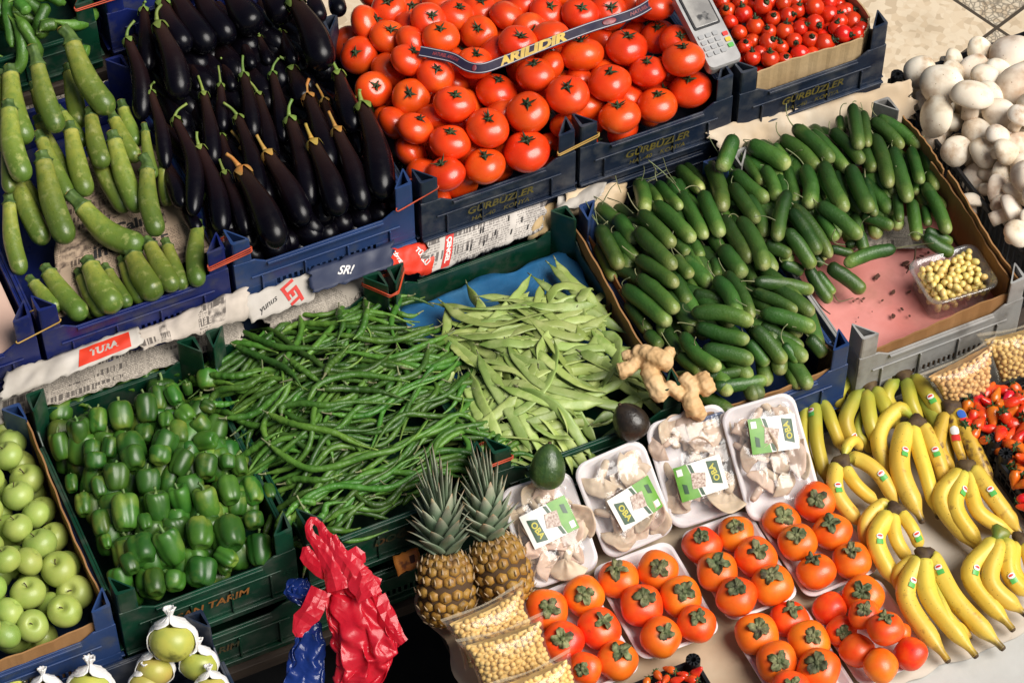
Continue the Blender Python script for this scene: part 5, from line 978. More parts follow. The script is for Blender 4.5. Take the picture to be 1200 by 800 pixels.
her=[(S1,[(85,190),(130,240),(250,280),(330,300)]),(S1,[(95,275),(200,315),(350,330),(480,380)]),(S1,[(0,490),(40,540),(150,570),(270,610)]),(S1,[(105,545),(250,555),(400,500)]),(S1,[(100,690),(160,640),(300,620),(390,560),(460,545)]),(S1,[(0,715),(150,700),(270,680)]),(S1,[(200,780),(340,750),(450,670),(560,590)]),(S2,[(390,690),(470,695),(560,660),(700,620),(850,560)]),(S2,[(135,350),(170,310),(250,280),(360,220)]),(S2,[(285,730),(330,660),(360,590)]),(S2,[(355,650),(430,560),(520,530)]),(S2,[(450,680),(500,635),(620,620),(720,570)]),(S2,[(460,580),(500,605),(550,570),(570,530),(660,510)]),(S2,[(260,630),(310,560),(430,510),(520,470)]),(S2,[(370,440),(420,425),(540,430),(640,390)]),(S1,[(245,355),(330,390),(480,470),(560,550),(620,640)]),(S1,[(245,195),(290,250),(400,320),(500,370),(650,390),(870,385)]),(S1,[(545,465),(620,530),(760,620)]),(S1,[(640,690),(720,600),(900,550),(1100,570),(1200,590)]),(S1,[(730,640),(860,620),(1000,630),(1200,680)]),(S1,[(500,760),(510,710),(600,700),(750,720),(900,700),(1150,710)]),(S1,[(810,130),(815,220),(835,260),(800,370)]),(S1,[(950,70),(960,170),(900,230),(800,260)]),(S1,[(970,180),(940,290),(890,350)]),(S1,[(740,560),(780,480),(870,385)]),(S2,[(290,145),(370,180),(450,205),(600,230),(700,270),(810,300)]),(S2,[(300,295),(370,340),(480,380),(600,365),(740,330),(880,300),(980,230),(1040,150)])]
hl=['chilli tip curling over the newspaper at the far upper left of the tangle','second chilli reaching left over the papers','chilli hanging over the green crate post with a hooked tip','chilli lying left over the bell pepper crate','chilli with a curled tip reaching over the bell peppers','chilli lying flat over the bell peppers','chilli snaking left toward the yellow patched bell pepper','pale chilli ending at the red plastic bag','chilli pointing down left at the bell pepper pile','small chilli with a thin stalk hanging onto the front bell peppers','chilli with long curved stalk near the front bell peppers','knobbly chilli just above the red plastic bag','short hooked chilli above the red bag','chilli with a long pale stalk pointing at the front bell peppers','wrinkled pale chilli in the left middle of the tangle','chilli running down from the two green posts','long smooth chilli running along below the folded newspaper','chilli with a curled upper tip in the middle of the tangle','bright thick chilli crossing toward the flat beans','long chilli below the bright thick one','chilli bent like a hook at its left end','chilli standing up against the newspaper','chilli hooked over the banded green post','thin chilli below the hooked one','thick pale chilli crossing steeply in the upper tangle','long straight chilli crossing down to the right in the middle','longest pale chilli sweeping through the middle of the tangle']
for k,(o_,pl_) in enumerate(her):
    pp=[xf(*o_,*q) for q in pl_]; H2=lambda x,y: (.62+.035*ss(-.54,-.40,x))
    ctrl=px_to_xy(pp,0,H2); xy=spline(np.column_stack([ctrl,np.zeros(len(ctrl))]),34)[:,:2]
    chilli(xy,.0062,hl[k],None,flip=True if k in (10,) else False,sink=.3)
# flat beans
def Hfb(x,y): return .565+.045*ss(-.02,.12,min(x+.17,.24-x,y+.26,.21-y))
hb=HF(-.22,.28,-.32,.24,lambda x,y:max(.53,Hfb(x,y)-.026))
bprof=lambda t: (.12+.88*ss(0,.16,t))*(1-.9*ss(.84,1,t))
bstuff=MB()
def bean(xy,w,label,group,single=True,sink=.3):
    z=hb.drop(xy,.0035,sink=sink); pts=np.column_stack([xy,z]); n=len(pts); tw=random.uniform(-.7,.7)+random.uniform(-.8,.8)*np.linspace(-1,1,n)
    V,F,t=tube(pts,np.array([bprof(u)*(1+.05*math.sin(u*40)) for u in np.linspace(0,1,n)])*w,10,flat=(.22,1),twist=tw,up=np.array([0,0,1.]))
    if not single: bstuff.add(V,F,t); return
    o=mesh('flat_bean',V,F,bean_m,org=pts.mean(0),t=t); tag(o,label,'flat bean',group)
    d=pts[0]-pts[1]; d/=np.linalg.norm(d); V,F,t=tube([pts[0]-d*.001,pts[0]+d*.004,pts[0]+d*.009],[.0018,.0013,.0010],6); mesh('tip',V,F,vine,o,org=pts.mean(0))
def imgang(A): r_,f_=math.cos(A),math.sin(A)/.777; v=R_*r_+F_*f_; return math.atan2(v[1],v[0])
def rnd_bean():
    c=np.array([random.uniform(-.13,.185),random.uniform(-.225,.09)]); A=random.choice([random.gauss(-38,14),random.gauss(-12,14),random.gauss(-35,16),random.gauss(12,12),random.gauss(55,15)]); return c,imgang(rad(A))
random.seed(17)
for q in range(80): c,a=rnd_bean(); bean(strand_path(c*.92,a,random.uniform(.09,.13),random.uniform(-.5,.5),0,n=16),.0075,'','',single=False,sink=.6)
o=bstuff.build('flat_beans',bean_m); tag(o,'under-layer of flat green beans filling the green crate','flat bean',kind='stuff')
for q in range(86):
    c,a=rnd_bean(); bean(strand_path(c,a,random.uniform(.17,.25),random.gauss(0,.5),random.uniform(0,.12),n=32),random.uniform(.0078,.0100),'pale green flat bean in the criss-cross heap','flat beans in the criss-cross heap')
T_=(400,267,3)
bh=[[(350,235),(430,280),(530,310),(640,290),(780,260)],[(410,250),(560,250),(700,240)],[(650,250),(780,250),(900,255)],[(580,370),(650,330),(760,310),(850,320),(950,285)],[(660,400),(740,460),(830,520),(940,555)],[(580,380),(620,450),(700,530),(820,560),(930,590),(1030,605)],[(840,400),(900,430),(950,425)],[(600,280),(680,310),(760,345),(840,350),(830,310)],[(915,330),(970,370),(960,450),(920,535)],[(730,230),(745,180),(790,165),(850,195),(855,240)],[(835,240),(860,200),(875,180)],[(330,460),(370,450),(420,460)],[(385,385),(420,420),(470,460)],[(555,535),(660,570),(780,600),(920,595)],[(660,655),(740,710),(820,735)],[(620,540),(740,600),(820,690),(880,775)],[(425,490),(460,580),(490,680)],[(480,410),(520,510),(590,620),(670,780)],[(385,790),(480,700),(570,610),(620,570)],[(450,475),(490,590),(540,690),(580,800)],[(385,660),(440,680),(520,690)],[(480,380),(620,390),(690,380)]]
bl=['flat bean at the far left of the heap curving below the blue sheet','olive flat bean lying level below the blue sheet','pale flat bean at the back right of the heap','broad flat bean curving up toward the cardboard divider','flat bean running down right in the middle of the heap','long flat bean sweeping to the lower right','short broad flat bean near the cardboard divider','flat bean folded back on itself','flat bean bent like a bow beside the cardboard divider','flat bean arched up in front of the blue sheet','small upright flat bean at the back right corner','short flat bean lying out over the chillies','short flat bean pointing at the chillies','level flat bean in the right middle of the heap','flat bean above the green avocado','long flat bean running toward the dark avocado','flat bean at the left of the crossing pair','right flat bean of the crossing pair at the front','broad flat bean lying across the two long front ones','left long flat bean of the crossing pair at the front','short level flat bean at the left front','flat bean lying level in the upper middle of the heap']
for k,pl_ in enumerate(bh):
    pp=[xf(*T_,*q) for q in pl_]; ctrl=px_to_xy(pp,0,lambda x,y:Hfb(x,y)+.015); xy=spline(np.column_stack([ctrl,np.zeros(len(ctrl))]),30)[:,:2]; bean(xy,.0100,bl[k],None)
# long peppers in the far back green crate
cpr=lambda t:(.35+.65*ss(0,.12,t))*(1-.85*ss(.6,1,t))
H3=lambda x,y:.80
hf_old=hf; hf=HF(-.95,-.40,.80,1.35,lambda x,y:.785)
random.seed(31); K1=(0,0,6.667)
far=[[(80,110),(180,40),(290,60),(320,110)],[(230,240),(300,170),(380,60)],[(75,190),(160,280),(160,400),(70,470)],[(130,210),(220,300),(310,380)],[(320,190),(470,160),(600,90),(680,30)],[(400,215),(560,190),(680,110),(740,20)],[(90,60),(280,10),(460,30)],[(300,350),(340,300),(380,240)],[(200,10),(350,40),(520,80)],[(130,120),(190,170),(240,230)],[(330,360),(380,310),(460,290)],[(600,40),(640,10),(700,-40)],[(600,300),(640,285),(680,290)]]
for k in range(80):
    c=np.array([random.uniform(-.78,-.50),random.uniform(.90,1.20)]); xy=strand_path(c,random.gauss(.2,.8),random.uniform(.12,.17),random.uniform(-.6,.6),.1)
    z=hf.drop(xy,.0095,sink=.4); pts=np.column_stack([xy,z]); V,F,t=tube(pts,np.array([cpr(u) for u in np.linspace(0,1,len(pts))])*.0105,9); o=mesh('long_pepper',V,F,chili_m,org=pts.mean(0),t=t); tag(o,'long green pepper in the dark heap behind the zucchini','long pepper','long green peppers at the back left')
for k,pl_ in enumerate(far):
    pp=[xf(*K1,*q) for q in pl_]; xy=spline(np.column_stack([px_to_xy(pp,0,lambda x,y:.83),np.zeros(len(pp))]),28)[:,:2]; z=hf.drop(xy,.010,sink=.3); pts=np.column_stack([xy,z])
    V,F,t=tube(pts[::-1],np.array([cpr(u) for u in np.linspace(0,1,len(pts))])*.0115,10); o=mesh('long_pepper',V,F,chili_m,org=pts.mean(0),t=t); tag(o,['bright long pepper with a curled stalk at the top left corner','pale pointed long pepper tip aimed at us','thick hooked long pepper at the left edge of the photo','dark long pepper below the hooked one','upper of two long dark peppers reaching the green post','lower of two long dark peppers reaching the green post','long pepper along the top edge of the photo','small upright pepper behind the green rim','dark long pepper below the top edge','dark pepper beside the curled stalk','thin curled pepper near the green rim','pepper running out of the photo at the top','short pepper lying by the green rim corner'][k],'long pepper')
hf=hf_old
# ================================================================ trays, packs
def rrect(w,l,r,n=6):
    out=[]
    for cx,cy,a0 in ((w/2-r,l/2-r,0),(-w/2+r,l/2-r,PI/2),(-w/2+r,-l/2+r,PI),(w/2-r,-l/2+r,3*PI/2)):
        for k in range(n+1): a=a0+PI/2*k/n; out.append((cx+r*math.cos(a),cy+r*math.sin(a)))
    return np.array(out)
def tray_mesh(w,l,h,lip=.006,wall=.004,flare=.012,r=.022):
    rings=[(w-2*flare,l-2*flare,r*.8,0),(w-.004,l-.004,r,h-.004),(w+lip,l+lip,r,h-.003),(w+lip,l+lip,r,h),(w-.006,l-.006,r,h),(w-2*flare-.002,l-2*flare-.002,r*.8,wall)]
    V=[];n=None
    for a,b,rr,z in rings:
        p=rrect(a,b,rr); n=len(p); V+=[(x,y,z) for x,y in p]
    F=[(k*n+j,k*n+(j+1)%n,(k+1)*n+(j+1)%n,(k+1)*n+j) for k in range(len(rings)-1) for j in range(n)]
    F.append(tuple(range(n))[::-1]); F.append(tuple(range((len(rings)-1)*n,len(rings)*n)))
    return np.array(V),F
def tray(x0,x1,y0,y1,z,label,rot=0,mat=foam,h=.018):
    V,F=tray_mesh(x1-x0,y1-y0,h); o=mesh('foam_tray',V,F,mat,org=(0,0,0)); o.location=((x0+x1)/2,(y0+y1)/2,z); o.rotation_euler=(0,0,rot)
    m=o.modifiers.new('b','BEVEL'); m.width=.0012; m.segments=2; m.limit_method='ANGLE'; tag(o,label,'tray','foam trays of persimmons'); return o
ZT=.4535
tray(-.190,-.062,-.642,-.432,ZT,'white foam tray of persimmons beside the chickpea bags',rad(1)); tray(-.046,.100,-.628,-.425,ZT,'second foam tray of persimmons from the left',rad(-1)); tray(.125,.256,-.621,-.425,ZT,'foam tray of persimmons below the rightmost mushroom pack',rad(-1)); tray(.266,.407,-.634,-.448,ZT,'foam tray of persimmons closest to the left banana bunches',rad(.5)); tray(.117,.250,-.850,-.642,ZT,'front foam tray of six persimmons at the bottom of the photo'); tray(.262,.396,-.828,-.648,ZT,'foam tray of mixed persimmons with some stacked on top',rad(1))
def oyster(seed,s_=.035):
    rs=random.Random(seed); n=20;m=10;V=[]
    for i in range(m+1):
        for j in range(n+1):
            u=i/m; a=(-1.25+2.5*j/n); rr=s_*(u**.85)*(1+.12*mn.noise(Vector((a*1.5,seed,0)))); z=.30*s_*math.sin(u*2.2+seed)*.8+.10*s_*mn.noise(Vector((rr*80,a*2.2,seed)))+.25*s_*math.cos(a*1.2)*u
            V.append((rr*math.cos(a),rr*math.sin(a),z))
    F=[(i*(n+1)+j,(i+1)*(n+1)+j,(i+1)*(n+1)+j+1,i*(n+1)+j+1) for i in range(m) for j in range(n)]
    V=np.array(V); N=len(V); V2=V.copy(); V2[:,2]-=.12*s_*(1.1-np.hypot(V[:,0],V[:,1])/s_*.9)
    F+= [tuple(x+N for x in f[::-1]) for f in F]
    F+=[(m*(n+1)+j,m*(n+1)+j+N,m*(n+1)+j+1+N,m*(n+1)+j+1) for j in range(n)]+[(i*(n+1),(i+1)*(n+1),(i+1)*(n+1)+N,i*(n+1)+N)[::-1] for i in range(m)]+[(i*(n+1)+n,(i+1)*(n+1)+n,(i+1)*(n+1)+n+N,i*(n+1)+n+N) for i in range(m)]
    W,F2,t=tube(spline([(0.004*s_/.035,0,-.02*s_),(-.4*s_,.05*s_,-.18*s_),(-.75*s_,.1*s_,-.2*s_)],7),[.17*s_,.20*s_,.2*s_,.2*s_,.19*s_,.17*s_,.12*s_],10)
    q=MB(); q.add(np.vstack([V,V2]),F); q.add(W,F2); return mdata('oyster_mushroom',np.vstack(q.v),q.f,oyst_m)
OYS=[oyster(i) for i in range(6)]
def pack(TL,TR,BLz,label,lab_top,seed,txt='OBA',flip=False,W=.132):
    """tray leaning back on the crate fronts. TL,TR: pixel+z of the upper corners, BLz: pixel+z of the lower left corner"""
    a,b,c=P(*TL),P(*TR),P(*BLz); ux=b-a; ux/=np.linalg.norm(ux); vy=a-c; L=np.linalg.norm(vy); vy-=np.dot(vy,ux)*ux; vy/=np.linalg.norm(vy); nz=np.cross(ux,vy)
    w=np.linalg.norm(b-a); cen=c+vy*L/2+ux*w/2-nz*.020; Rm=np.column_stack([ux,vy,nz]); rs=random.Random(seed)
    root=empty('mushroom_pack',cen); root.rotation_euler=Matrix(Rm.tolist()).to_euler(); tag(root,label,'mushroom pack','packed oyster mushrooms')
    V,F=tray_mesh(w,L,.024,r=.026); tr=mesh('foam_tray',V,F,foam,root)
    # film dome
    nx,ny=26,34;V=[]
    for i in range(nx+1):
        for j in range(ny+1):
            u,v=-1+2*i/nx,-1+2*j/ny; x,y=u*(w/2+.003),v*(L/2+.003); k=max(0,1-abs(u)**5)*max(0,1-abs(v)**6)
            z=.0255+.016*k+.004*k*abs(mn.noise(Vector((x*45,y*30,seed))))*2
            rr=.028; ax,ay=abs(x)-(w/2+.003-rr),abs(y)-(L/2+.003-rr)
            if ax>0 and ay>0:
                d=math.hypot(ax,ay)
                if d>rr: x=math.copysign(w/2+.003-rr+ax*rr/d,x); y=math.copysign(L/2+.003-rr+ay*rr/d,y)
            V.append((x,y,z))
    F=[(i*(ny+1)+j,(i+1)*(ny+1)+j,(i+1)*(ny+1)+j+1,i*(ny+1)+j+1) for i in range(nx) for j in range(ny)]
    mesh('film',V,F,wrap,root)
    def zf(x,y): u,v=x/(w/2),y/(L/2); return .0265+.018*max(0,1-abs(u)**5)*max(0,1-abs(v)**6)+.0022
    lw,lh=.088,.062; lx,ly,lr=lab_top; cc,sn=math.cos(lr),math.sin(lr)
    def lp(x,y,o=0): X,Y=lx+x*cc-y*sn,ly+x*sn+y*cc; return (X,Y,zf(X,Y)+.004+o)
    def quad(pts,o,mat,nm,n=8,parent=None):
        (ax,ay),(bx,by),(cx_,cy_),(dx,dy)=pts; V=[]
        for i in range(n+1):
            for j in range(n+1):
                u,v=i/n,j/n; X=(ax*(1-u)+bx*u)*(1-v)+(dx*(1-u)+cx_*u)*v; Y=(ay*(1-u)+by*u)*(1-v)+(dy*(1-u)+cy_*u)*v; V.append(lp(X,Y,o))
        return mesh(nm,V,[(i*(n+1)+j,(i+1)*(n+1)+j,(i+1)*(n+1)+j+1,i*(n+1)+j+1) for i in range(n) for j in range(n)],mat,parent or root,org=(0,0,0))
    q=quad([(-lw/2,-lh/2),(lw/2,-lh/2),(lw/2,lh/2),(-lw/2,lh/2)],0,lab_w,'label')
    s_=-1 if flip else 1
    def Q(pts,o,mat,nm): return quad([(s_*x,y*s_) for x,y in pts],o,mat,nm,parent=q)
    Q([(.020,-lh/2),(lw/2,-lh/2),(lw/2,lh/2),(.008,lh/2)],.0005,lab_g,'green_field'); Q([(.012,-.028),(.018,-.030),(.006,.028),(.0,.030)],.0009,lab_d,'dark_swoosh')
    Q([(-.036,-.022),(-.016,-.026),(-.018,.014),(-.036,.020)],.0007,lab_d,'logo_block'); Q([(-.010,-.008),(.016,-.014),(.020,.014),(-.004,.016)],.0011,lab_b,'picture'); Q([(.028,.004),(.036,.0),(.036,.018),(.028,.020)],.0010,lab_d,'leaf_mark'); Q([(.030,-.026),(.040,-.026),(.040,-.014),(.030,-.014)],.0010,lab_w,'barcode_field')
    V,F=text_mesh(txt,.015,bold=.0005); rr=rad(-80); V=[lp(s_*(-.026+x*math.cos(rr)-y*math.sin(rr)),s_*(-.003+x*math.sin(rr)+y*math.cos(rr)),.0012) for x,y,_ in V]; mesh('lettering',V,F,yellow_l,q,org=(0,0,0),smooth=False)
    # mushrooms
    pts=[]
    for k in range(22):
        x=rs.uniform(-w/2+.022,w/2-.022); y=rs.uniform(-L/2+.022,L/2-.022); pts.append((x,y))
    for k,(x,y) in enumerate(pts):
        p=cen+ux*x+vy*y+nz*(.012+.010*rs.random()+.006*(k%3)); d=nz+ux*rs.uniform(-.4,.4)+vy*rs.uniform(-.3,.3)
        o=place([('oyster_mushroom',OYS[k%6])],p,axis_rot(d,rs.random()*6),rs.uniform(.75,1.15),'oyster_mushroom'); tag(o,'pale oyster mushroom inside the '+label.replace('foam pack of oyster mushrooms','oyster mushroom pack'),'oyster mushroom','oyster mushrooms in the packs')
yellow_l=M('label gold',(.5,.45,.05),rough=.5,rv=0)
pack((582,578,.572),(662,552,.572),(622,690,.476),'foam pack of oyster mushrooms beside the pineapples',(-.002,.012,rad(8)),3)
pack((662,553,.590),(740,519,.590),(712,655,.476),'foam pack of oyster mushrooms under the dark avocado, second from the left',(.008,-.010,rad(8)),4)
pack((750,502,.600),(838,474,.600),(790,620,.476),'foam pack of oyster mushrooms below the ginger',(-.008,-.018,rad(0)),5,flip=True)
pack((842,484,.602),(924,460,.602),(880,612,.478),'rightmost foam pack of oyster mushrooms, label at its top',(.008,.040,rad(-8)),6,flip=True)
# ================================================================ bananas
F4=(920,420,4);D8=(800,533,3)
bprof2=lambda t: (.34+.66*ss(.10,.30,t))*(1-.62*ss(.86,.97,t))*(.92+.08*math.sin(PI*t))
BL=[]
def bunch(org,crown,fingers,label,zc=.505,mat=None,stickers=(),zt=.472,zm=.497,crown_m_=None):
    mat=mat or ban_m; s=org[2]; c=P(*xf(*org,*crown),zc); root=empty('banana_bunch',(c[0],c[1],.452)); ro=np.array(root.location[:]); tag(root,label,'bananas','banana bunches')
    V,F,t=blob(lambda th:.017*math.sin(th),lambda th:.011*math.cos(th),lambda ph,th:1+.2*math.sin(3*ph+crown[0]),nphi=14,nth=8,seed=int(crown[0]),bump=.25); mesh('crown',V+c,F,crown_m_ or crown_m,root,org=ro)
    for k,f in enumerate(fingers):
        w=f[-2]; dz=f[-1]; pts=f[:-2]; n=len(pts); ctrl=[c+np.array([0,0,-.002])]
        for q,(x,y) in enumerate(pts):
            u=(q+1)/n; z=zm+dz+.010*math.sin(PI*min(1,u*1.2)) if q<n-1 else zt+dz
            if q==0: z=(zc+zm)/2+dz*.6+.004
            ctrl.append(P(*xf(*org,x,y),z))
        ctrl=np.array(ctrl); r=w/s/2*mpp(c)*.87
        e=ctrl[-1]-ctrl[-2]; e/=np.linalg.norm(e)
        V,F,t=pod(ctrl,bprof2,r,seg=15,m=34,lobes=5,lobe_d=.05); o=mesh('banana',V,F,mat,root,org=ro,t=t)
        V,F,t=tube([ctrl[-1]-e*.003,ctrl[-1]+e*.002,ctrl[-1]+e*.004],[r*.36,r*.32,r*.2],8); mesh('tip',V,F,crown_m,o,org=ro)
        for (fk,tt,side,kind) in stickers:
            if fk!=k: continue
            sp=spline(ctrl,60); i=int(tt*59); p=sp[i]; tg=sp[i+1]-sp[i-1]; tg/=np.linalg.norm(tg); nrm=-DIR+R_*side; nrm-=np.dot(nrm,tg)*tg; nrm/=np.linalg.norm(nrm); bb=np.cross(tg,nrm)
            rr=bprof2(tt)*r*1.06
            def cap(l0,l1,hw,off,mt,nm,round_=False):
                V=[];n1=8
                for a_ in range(n1+1):
                    for b_ in range(n1+1):
                        uu=l0+(l1-l0)*a_/n1; vv=-hw+2*hw*b_/n1
                        if round_: 
                            cu=(uu-(l0+l1)/2)/((l1-l0)/2); vv*=math.sqrt(max(.05,1-abs(cu)**3)); 
                        ang=vv/rr; V.append(p+tg*uu+nrm*(math.cos(ang)*(rr+off))+bb*(math.sin(ang)*(rr+off)))
                mesh(nm,V,[(a_*9+b_,(a_+1)*9+b_,(a_+1)*9+b_+1,a_*9+b_+1) for a_ in range(8) for b_ in range(8)],mt,o,org=ro)
            if kind=='d':
                cap(-.008,.002,.0060,.0009,stick_w,'sticker',True); cap(-.006,-.002,.0043,.0013,stick_r,'sticker_print',True); cap(.002,.011,.0060,.0009,stick_g,'sticker')
            else:
                cap(-.014,.004,.008,.0010,stick_b if kind=='b' else stick_w,'sticker',True); cap(.004,.016,.008,.0011,stick_r,'sticker')
bunch(F4,(125,195),[(( 75,215)),],'x') if False else None
bunch(F4,(125,192),[((95,240),(85,400),(150,600),62,-.006),((138,240),(150,400),(200,600),76,.0),((185,225),(225,320),(270,440),70,.0),((70,200),(50,260),(70,380),60,-.012)],'greenish yellow banana bunch closest to the rightmost mushroom pack',mat=ban_g,stickers=[(1,.42,-.6,'d')])
bunch(F4,(560,82),[((500,130),(480,190),(530,260),74,-.004),((575,125),(595,220),(650,320),80,.0),((625,110),(700,220),(750,330),86,.004),((500,55),(475,90),(480,150),62,-.006),((690,260),(745,400),(765,545),86,-.014)],'greenest banana bunch at the back under the grey crate',mat=ban_g,stickers=[(2,.62,.0,'d')])
bunch(F4,(390,128),[((330,190),(285,300),(335,420),84,.0),((385,190),(400,300),(435,410),84,.004),((435,165),(480,250),(530,330),82,.0),((300,105),(250,160),(258,250),84,-.006),((345,105),(310,135),(330,200),60,-.012),((340,330),(370,390),(405,440),50,-.02)],'green tinged banana bunch, second from the left at the back',mat=ban_g,stickers=[(0,.88,.5,'d')])
bunch(F4,(775,228),[((745,290),(720,420),(800,560),80,-.002),((785,300),(805,400),(850,510),56,.004),((810,270),(880,420),(975,620),92,-.002)],'overripe spotted banana bunch with bright red and blue stickers',mat=ban_o,stickers=[(1,.55,.0,'w'),(2,.42,.3,'b')],zc=.515)
bunch(F4,(620,295),[((530,240),(440,380),(520,630),92,-.002),((560,350),(540,530),(642,762),112,.004),((605,350),(660,540),(715,742),82,.002),((655,335),(720,480),(755,610),84,.0)],'large yellow banana bunch in the middle with a dark brown crown',zc=.520,stickers=[(1,.55,.3,'d'),(3,.6,.0,'d')])
bunch(F4,(270,485),[((240,520),(245,640),(372,800),90,.0),((290,530),(340,600),(445,690),76,.0),((335,470),(440,540),(535,700),86,.004),((290,415),(325,385),(360,430),60,.006)],'yellow banana bunch with bunched crown, left of the large middle bunch',zc=.515,stickers=[(0,.62,.3,'d'),(2,.70,.2,'d')])
bunch(D8,(745,190),[((700,175),(642,240),(650,340),58,-.004),((715,225),(680,310),(762,475),78,.002),((740,225),(752,300),(805,385),58,.0),((775,215),(812,270),(838,335),56,.0)],'banana bunch with green necks behind the front one',zc=.515,stickers=[(1,.66,.3,'d'),(3,.72,.2,'d')])
bunch(D8,(1000,42),[((965,78),(912,170),(1050,345),80,-.004),((985,85),(960,190),(1060,335),70,.002),((1010,85),(1040,200),(1175,280),64,.0),((1030,65),(1095,155),(1188,275),74,.004)],'banana bunch fanned to the right beside the strawberry crates',zc=.515,stickers=[(1,.50,.6,'d'),(3,.62,.2,'d')])
bunch(D8,(1190,300),[((1165,330),(1160,400),(1200,470),66,.0),((1210,330),(1230,400),(1240,470),66,.0)],'banana bunch cut off by the right edge of the photo')
bunch(D8,(1115,272),[((1080,325),(1012,430),(1160,612),80,.0),((1108,330),(1085,450),(1205,560),74,.004),((1142,325),(1150,420),(1220,500),72,.0)],'banana bunch with long green necks at the front right',zc=.525,stickers=[(0,.62,.4,'d'),(2,.70,.0,'d')],crown_m_=ban_g)
bunch(D8,(850,350),[((800,372),(755,420),(770,490),50,-.006),((825,385),(788,510),(932,722),82,.0),((850,385),(872,510),(1030,705),82,.004),((882,372),(960,510),(1125,678),82,.0),((930,560),(980,610),(1012,640),40,-.016)],'frontmost banana bunch, three long bananas over the paper edge',zc=.525,stickers=[(1,.55,.3,'d'),(3,.46,.0,'d')])
# ================================================================ pineapples
def pineapple(cx,cy,z,axis,r,L,crown_len,label,seed,cr_dir):
    rs=random.Random(seed); c=P(cx,cy,z); d=np.asarray(axis)/np.linalg.norm(axis); A=axis_rot(d,seed)
    root=empty('pineapple',c-d*L/2); ro=np.array(root.location[:]); tag(root,label,'pineapple','pineapples')
    rho=lambda th:r*.93*abs(math.sin(th))**.62; zf=lambda th:L/2*math.copysign(abs(math.cos(th))**.8,math.cos(th))
    V,F,t=blob(rho,zf,None,nphi=32,nth=22); mesh('fruit',V@A.T+c,F,pine_base,root,org=ro,t=t)
    eyes=MB();tips=MB(); rows=9; n=13
    for i in range(rows):
        th=.42+(PI-.80)*i/(rows-1); 
        for j in range(n):
            ph=(j+.5*(i%2)+i*.04+rs.uniform(-.07,.07))*2*PI/n; th=.42+(PI-.80)*(i+rs.uniform(-.1,.1))/(rows-1); p=np.array([rho(th)*math.cos(ph),rho(th)*math.sin(ph),zf(th)])
            nrm=np.array([math.cos(ph)*math.sin(th)**.5,math.sin(ph)*math.sin(th)**.5,math.cos(th)*.8]); nrm/=np.linalg.norm(nrm); B=axis_rot(nrm,0)
            up=np.array([0,0,1.])-nrm[2]*nrm; up/=np.linalg.norm(up)+1e-6; side=np.cross(nrm,up); s_=r*.235*(.6+.4*math.sin(th))*rs.uniform(.9,1.08)
            V=[];rg=[(1.0,-.10),(.86,.22),(.45,.42),(.0,.50)]
            for q,h in rg[:-1]:
                for k in range(6):
                    a=PI/6+k*PI/3; V.append(p+side*math.cos(a)*s_*q+up*math.sin(a)*s_*q*.95+nrm*s_*h)
            V.append(p+nrm*s_*.46)
            Fq=[(a*6+k,a*6+(k+1)%6,(a+1)*6+(k+1)%6,(a+1)*6+k) for a in range(2) for k in range(6)]+[(12+k,12+(k+1)%6,18) for k in range(6)]
            eyes.add(np.array(V)@A.T+c,Fq,np.full(19,i/rows))
            q0=p+nrm*s_*.44; W,F2,_=tube([q0-up*s_*.35,q0+nrm*s_*.20+up*s_*.1,q0+nrm*s_*.40+up*s_*.6],[s_*.22,s_*.13,s_*.02],5); tips.add(W@A.T+c,F2)
    o=eyes.build('eyes',pine_m,root,org=ro,smooth=True); o['kind']='stuff'; o=tips.build('spines',pine_tip,root,org=ro); o['kind']='stuff'
    base=c+d*L*.47; cd=np.asarray(cr_dir)/np.linalg.norm(cr_dir); C=axis_rot(cd,seed*2.)
    N=64; lm=MB()
    for k in range(N):
        u=k/N; ph=k*2.39996; el=.78+.77*u**.9; Lf=crown_len*(.34+.36*u)*rs.uniform(.88,1.1)*(1 if u<.9 else 1.05); w=.0185*(1-.32*u)
        z0=crown_len*.42*u; r0=.012*(1-.55*u); pts=[];n=9
        for q in range(n):
            v=q/(n-1); rr=r0+Lf*(v*math.cos(el)+ .16*v*v*(1-u)); zz=z0+Lf*(v*math.sin(el)-.18*v*v*(1-u)**1.2+.03*v); pts.append([rr*math.cos(ph),rr*math.sin(ph),zz])
        pts=np.array(pts)@C.T+base; rad_out=(np.array([math.cos(ph),math.sin(ph),0])@C.T)
        W,F2,t2=tube(pts,[w*x for x in (.9,1,1,.95,.85,.7,.52,.3,.04)],6,flat=(.16,1),up=cd-np.dot(cd,pts[1]-pts[0])*0); 
        lm_o=mesh('leaf',W,F2,pleaf,root,org=ro,t=t2) if k>=N-40 else lm.add(W,F2,t2)
    o=lm.build('lower_leaves',pleaf,root,org=ro); o['kind']='stuff'
up1=Z_*.70+F_*.62
pineapple(523,689,.515,up1-R_*.03,.050,.125,.165,'left pineapple with the taller grey green crown, next to the orange tag',1,up1-R_*.12)
pineapple(588,668,.525,up1-R_*.30,.050,.120,.150,'right pineapple leaning toward the mushroom pack',2,up1-R_*.14)
# orange tag by the pineapple
o=Sheet([(460,652,.50),(490,640,.515),(494,662,.50),(466,674,.485)],amp=.008,seed=40,freq=20); o.build('card_tag',orange_tag,'small orange card tag beside the left pineapple','tag'); o.patch(.6,.8,.3,.7,debris_m)
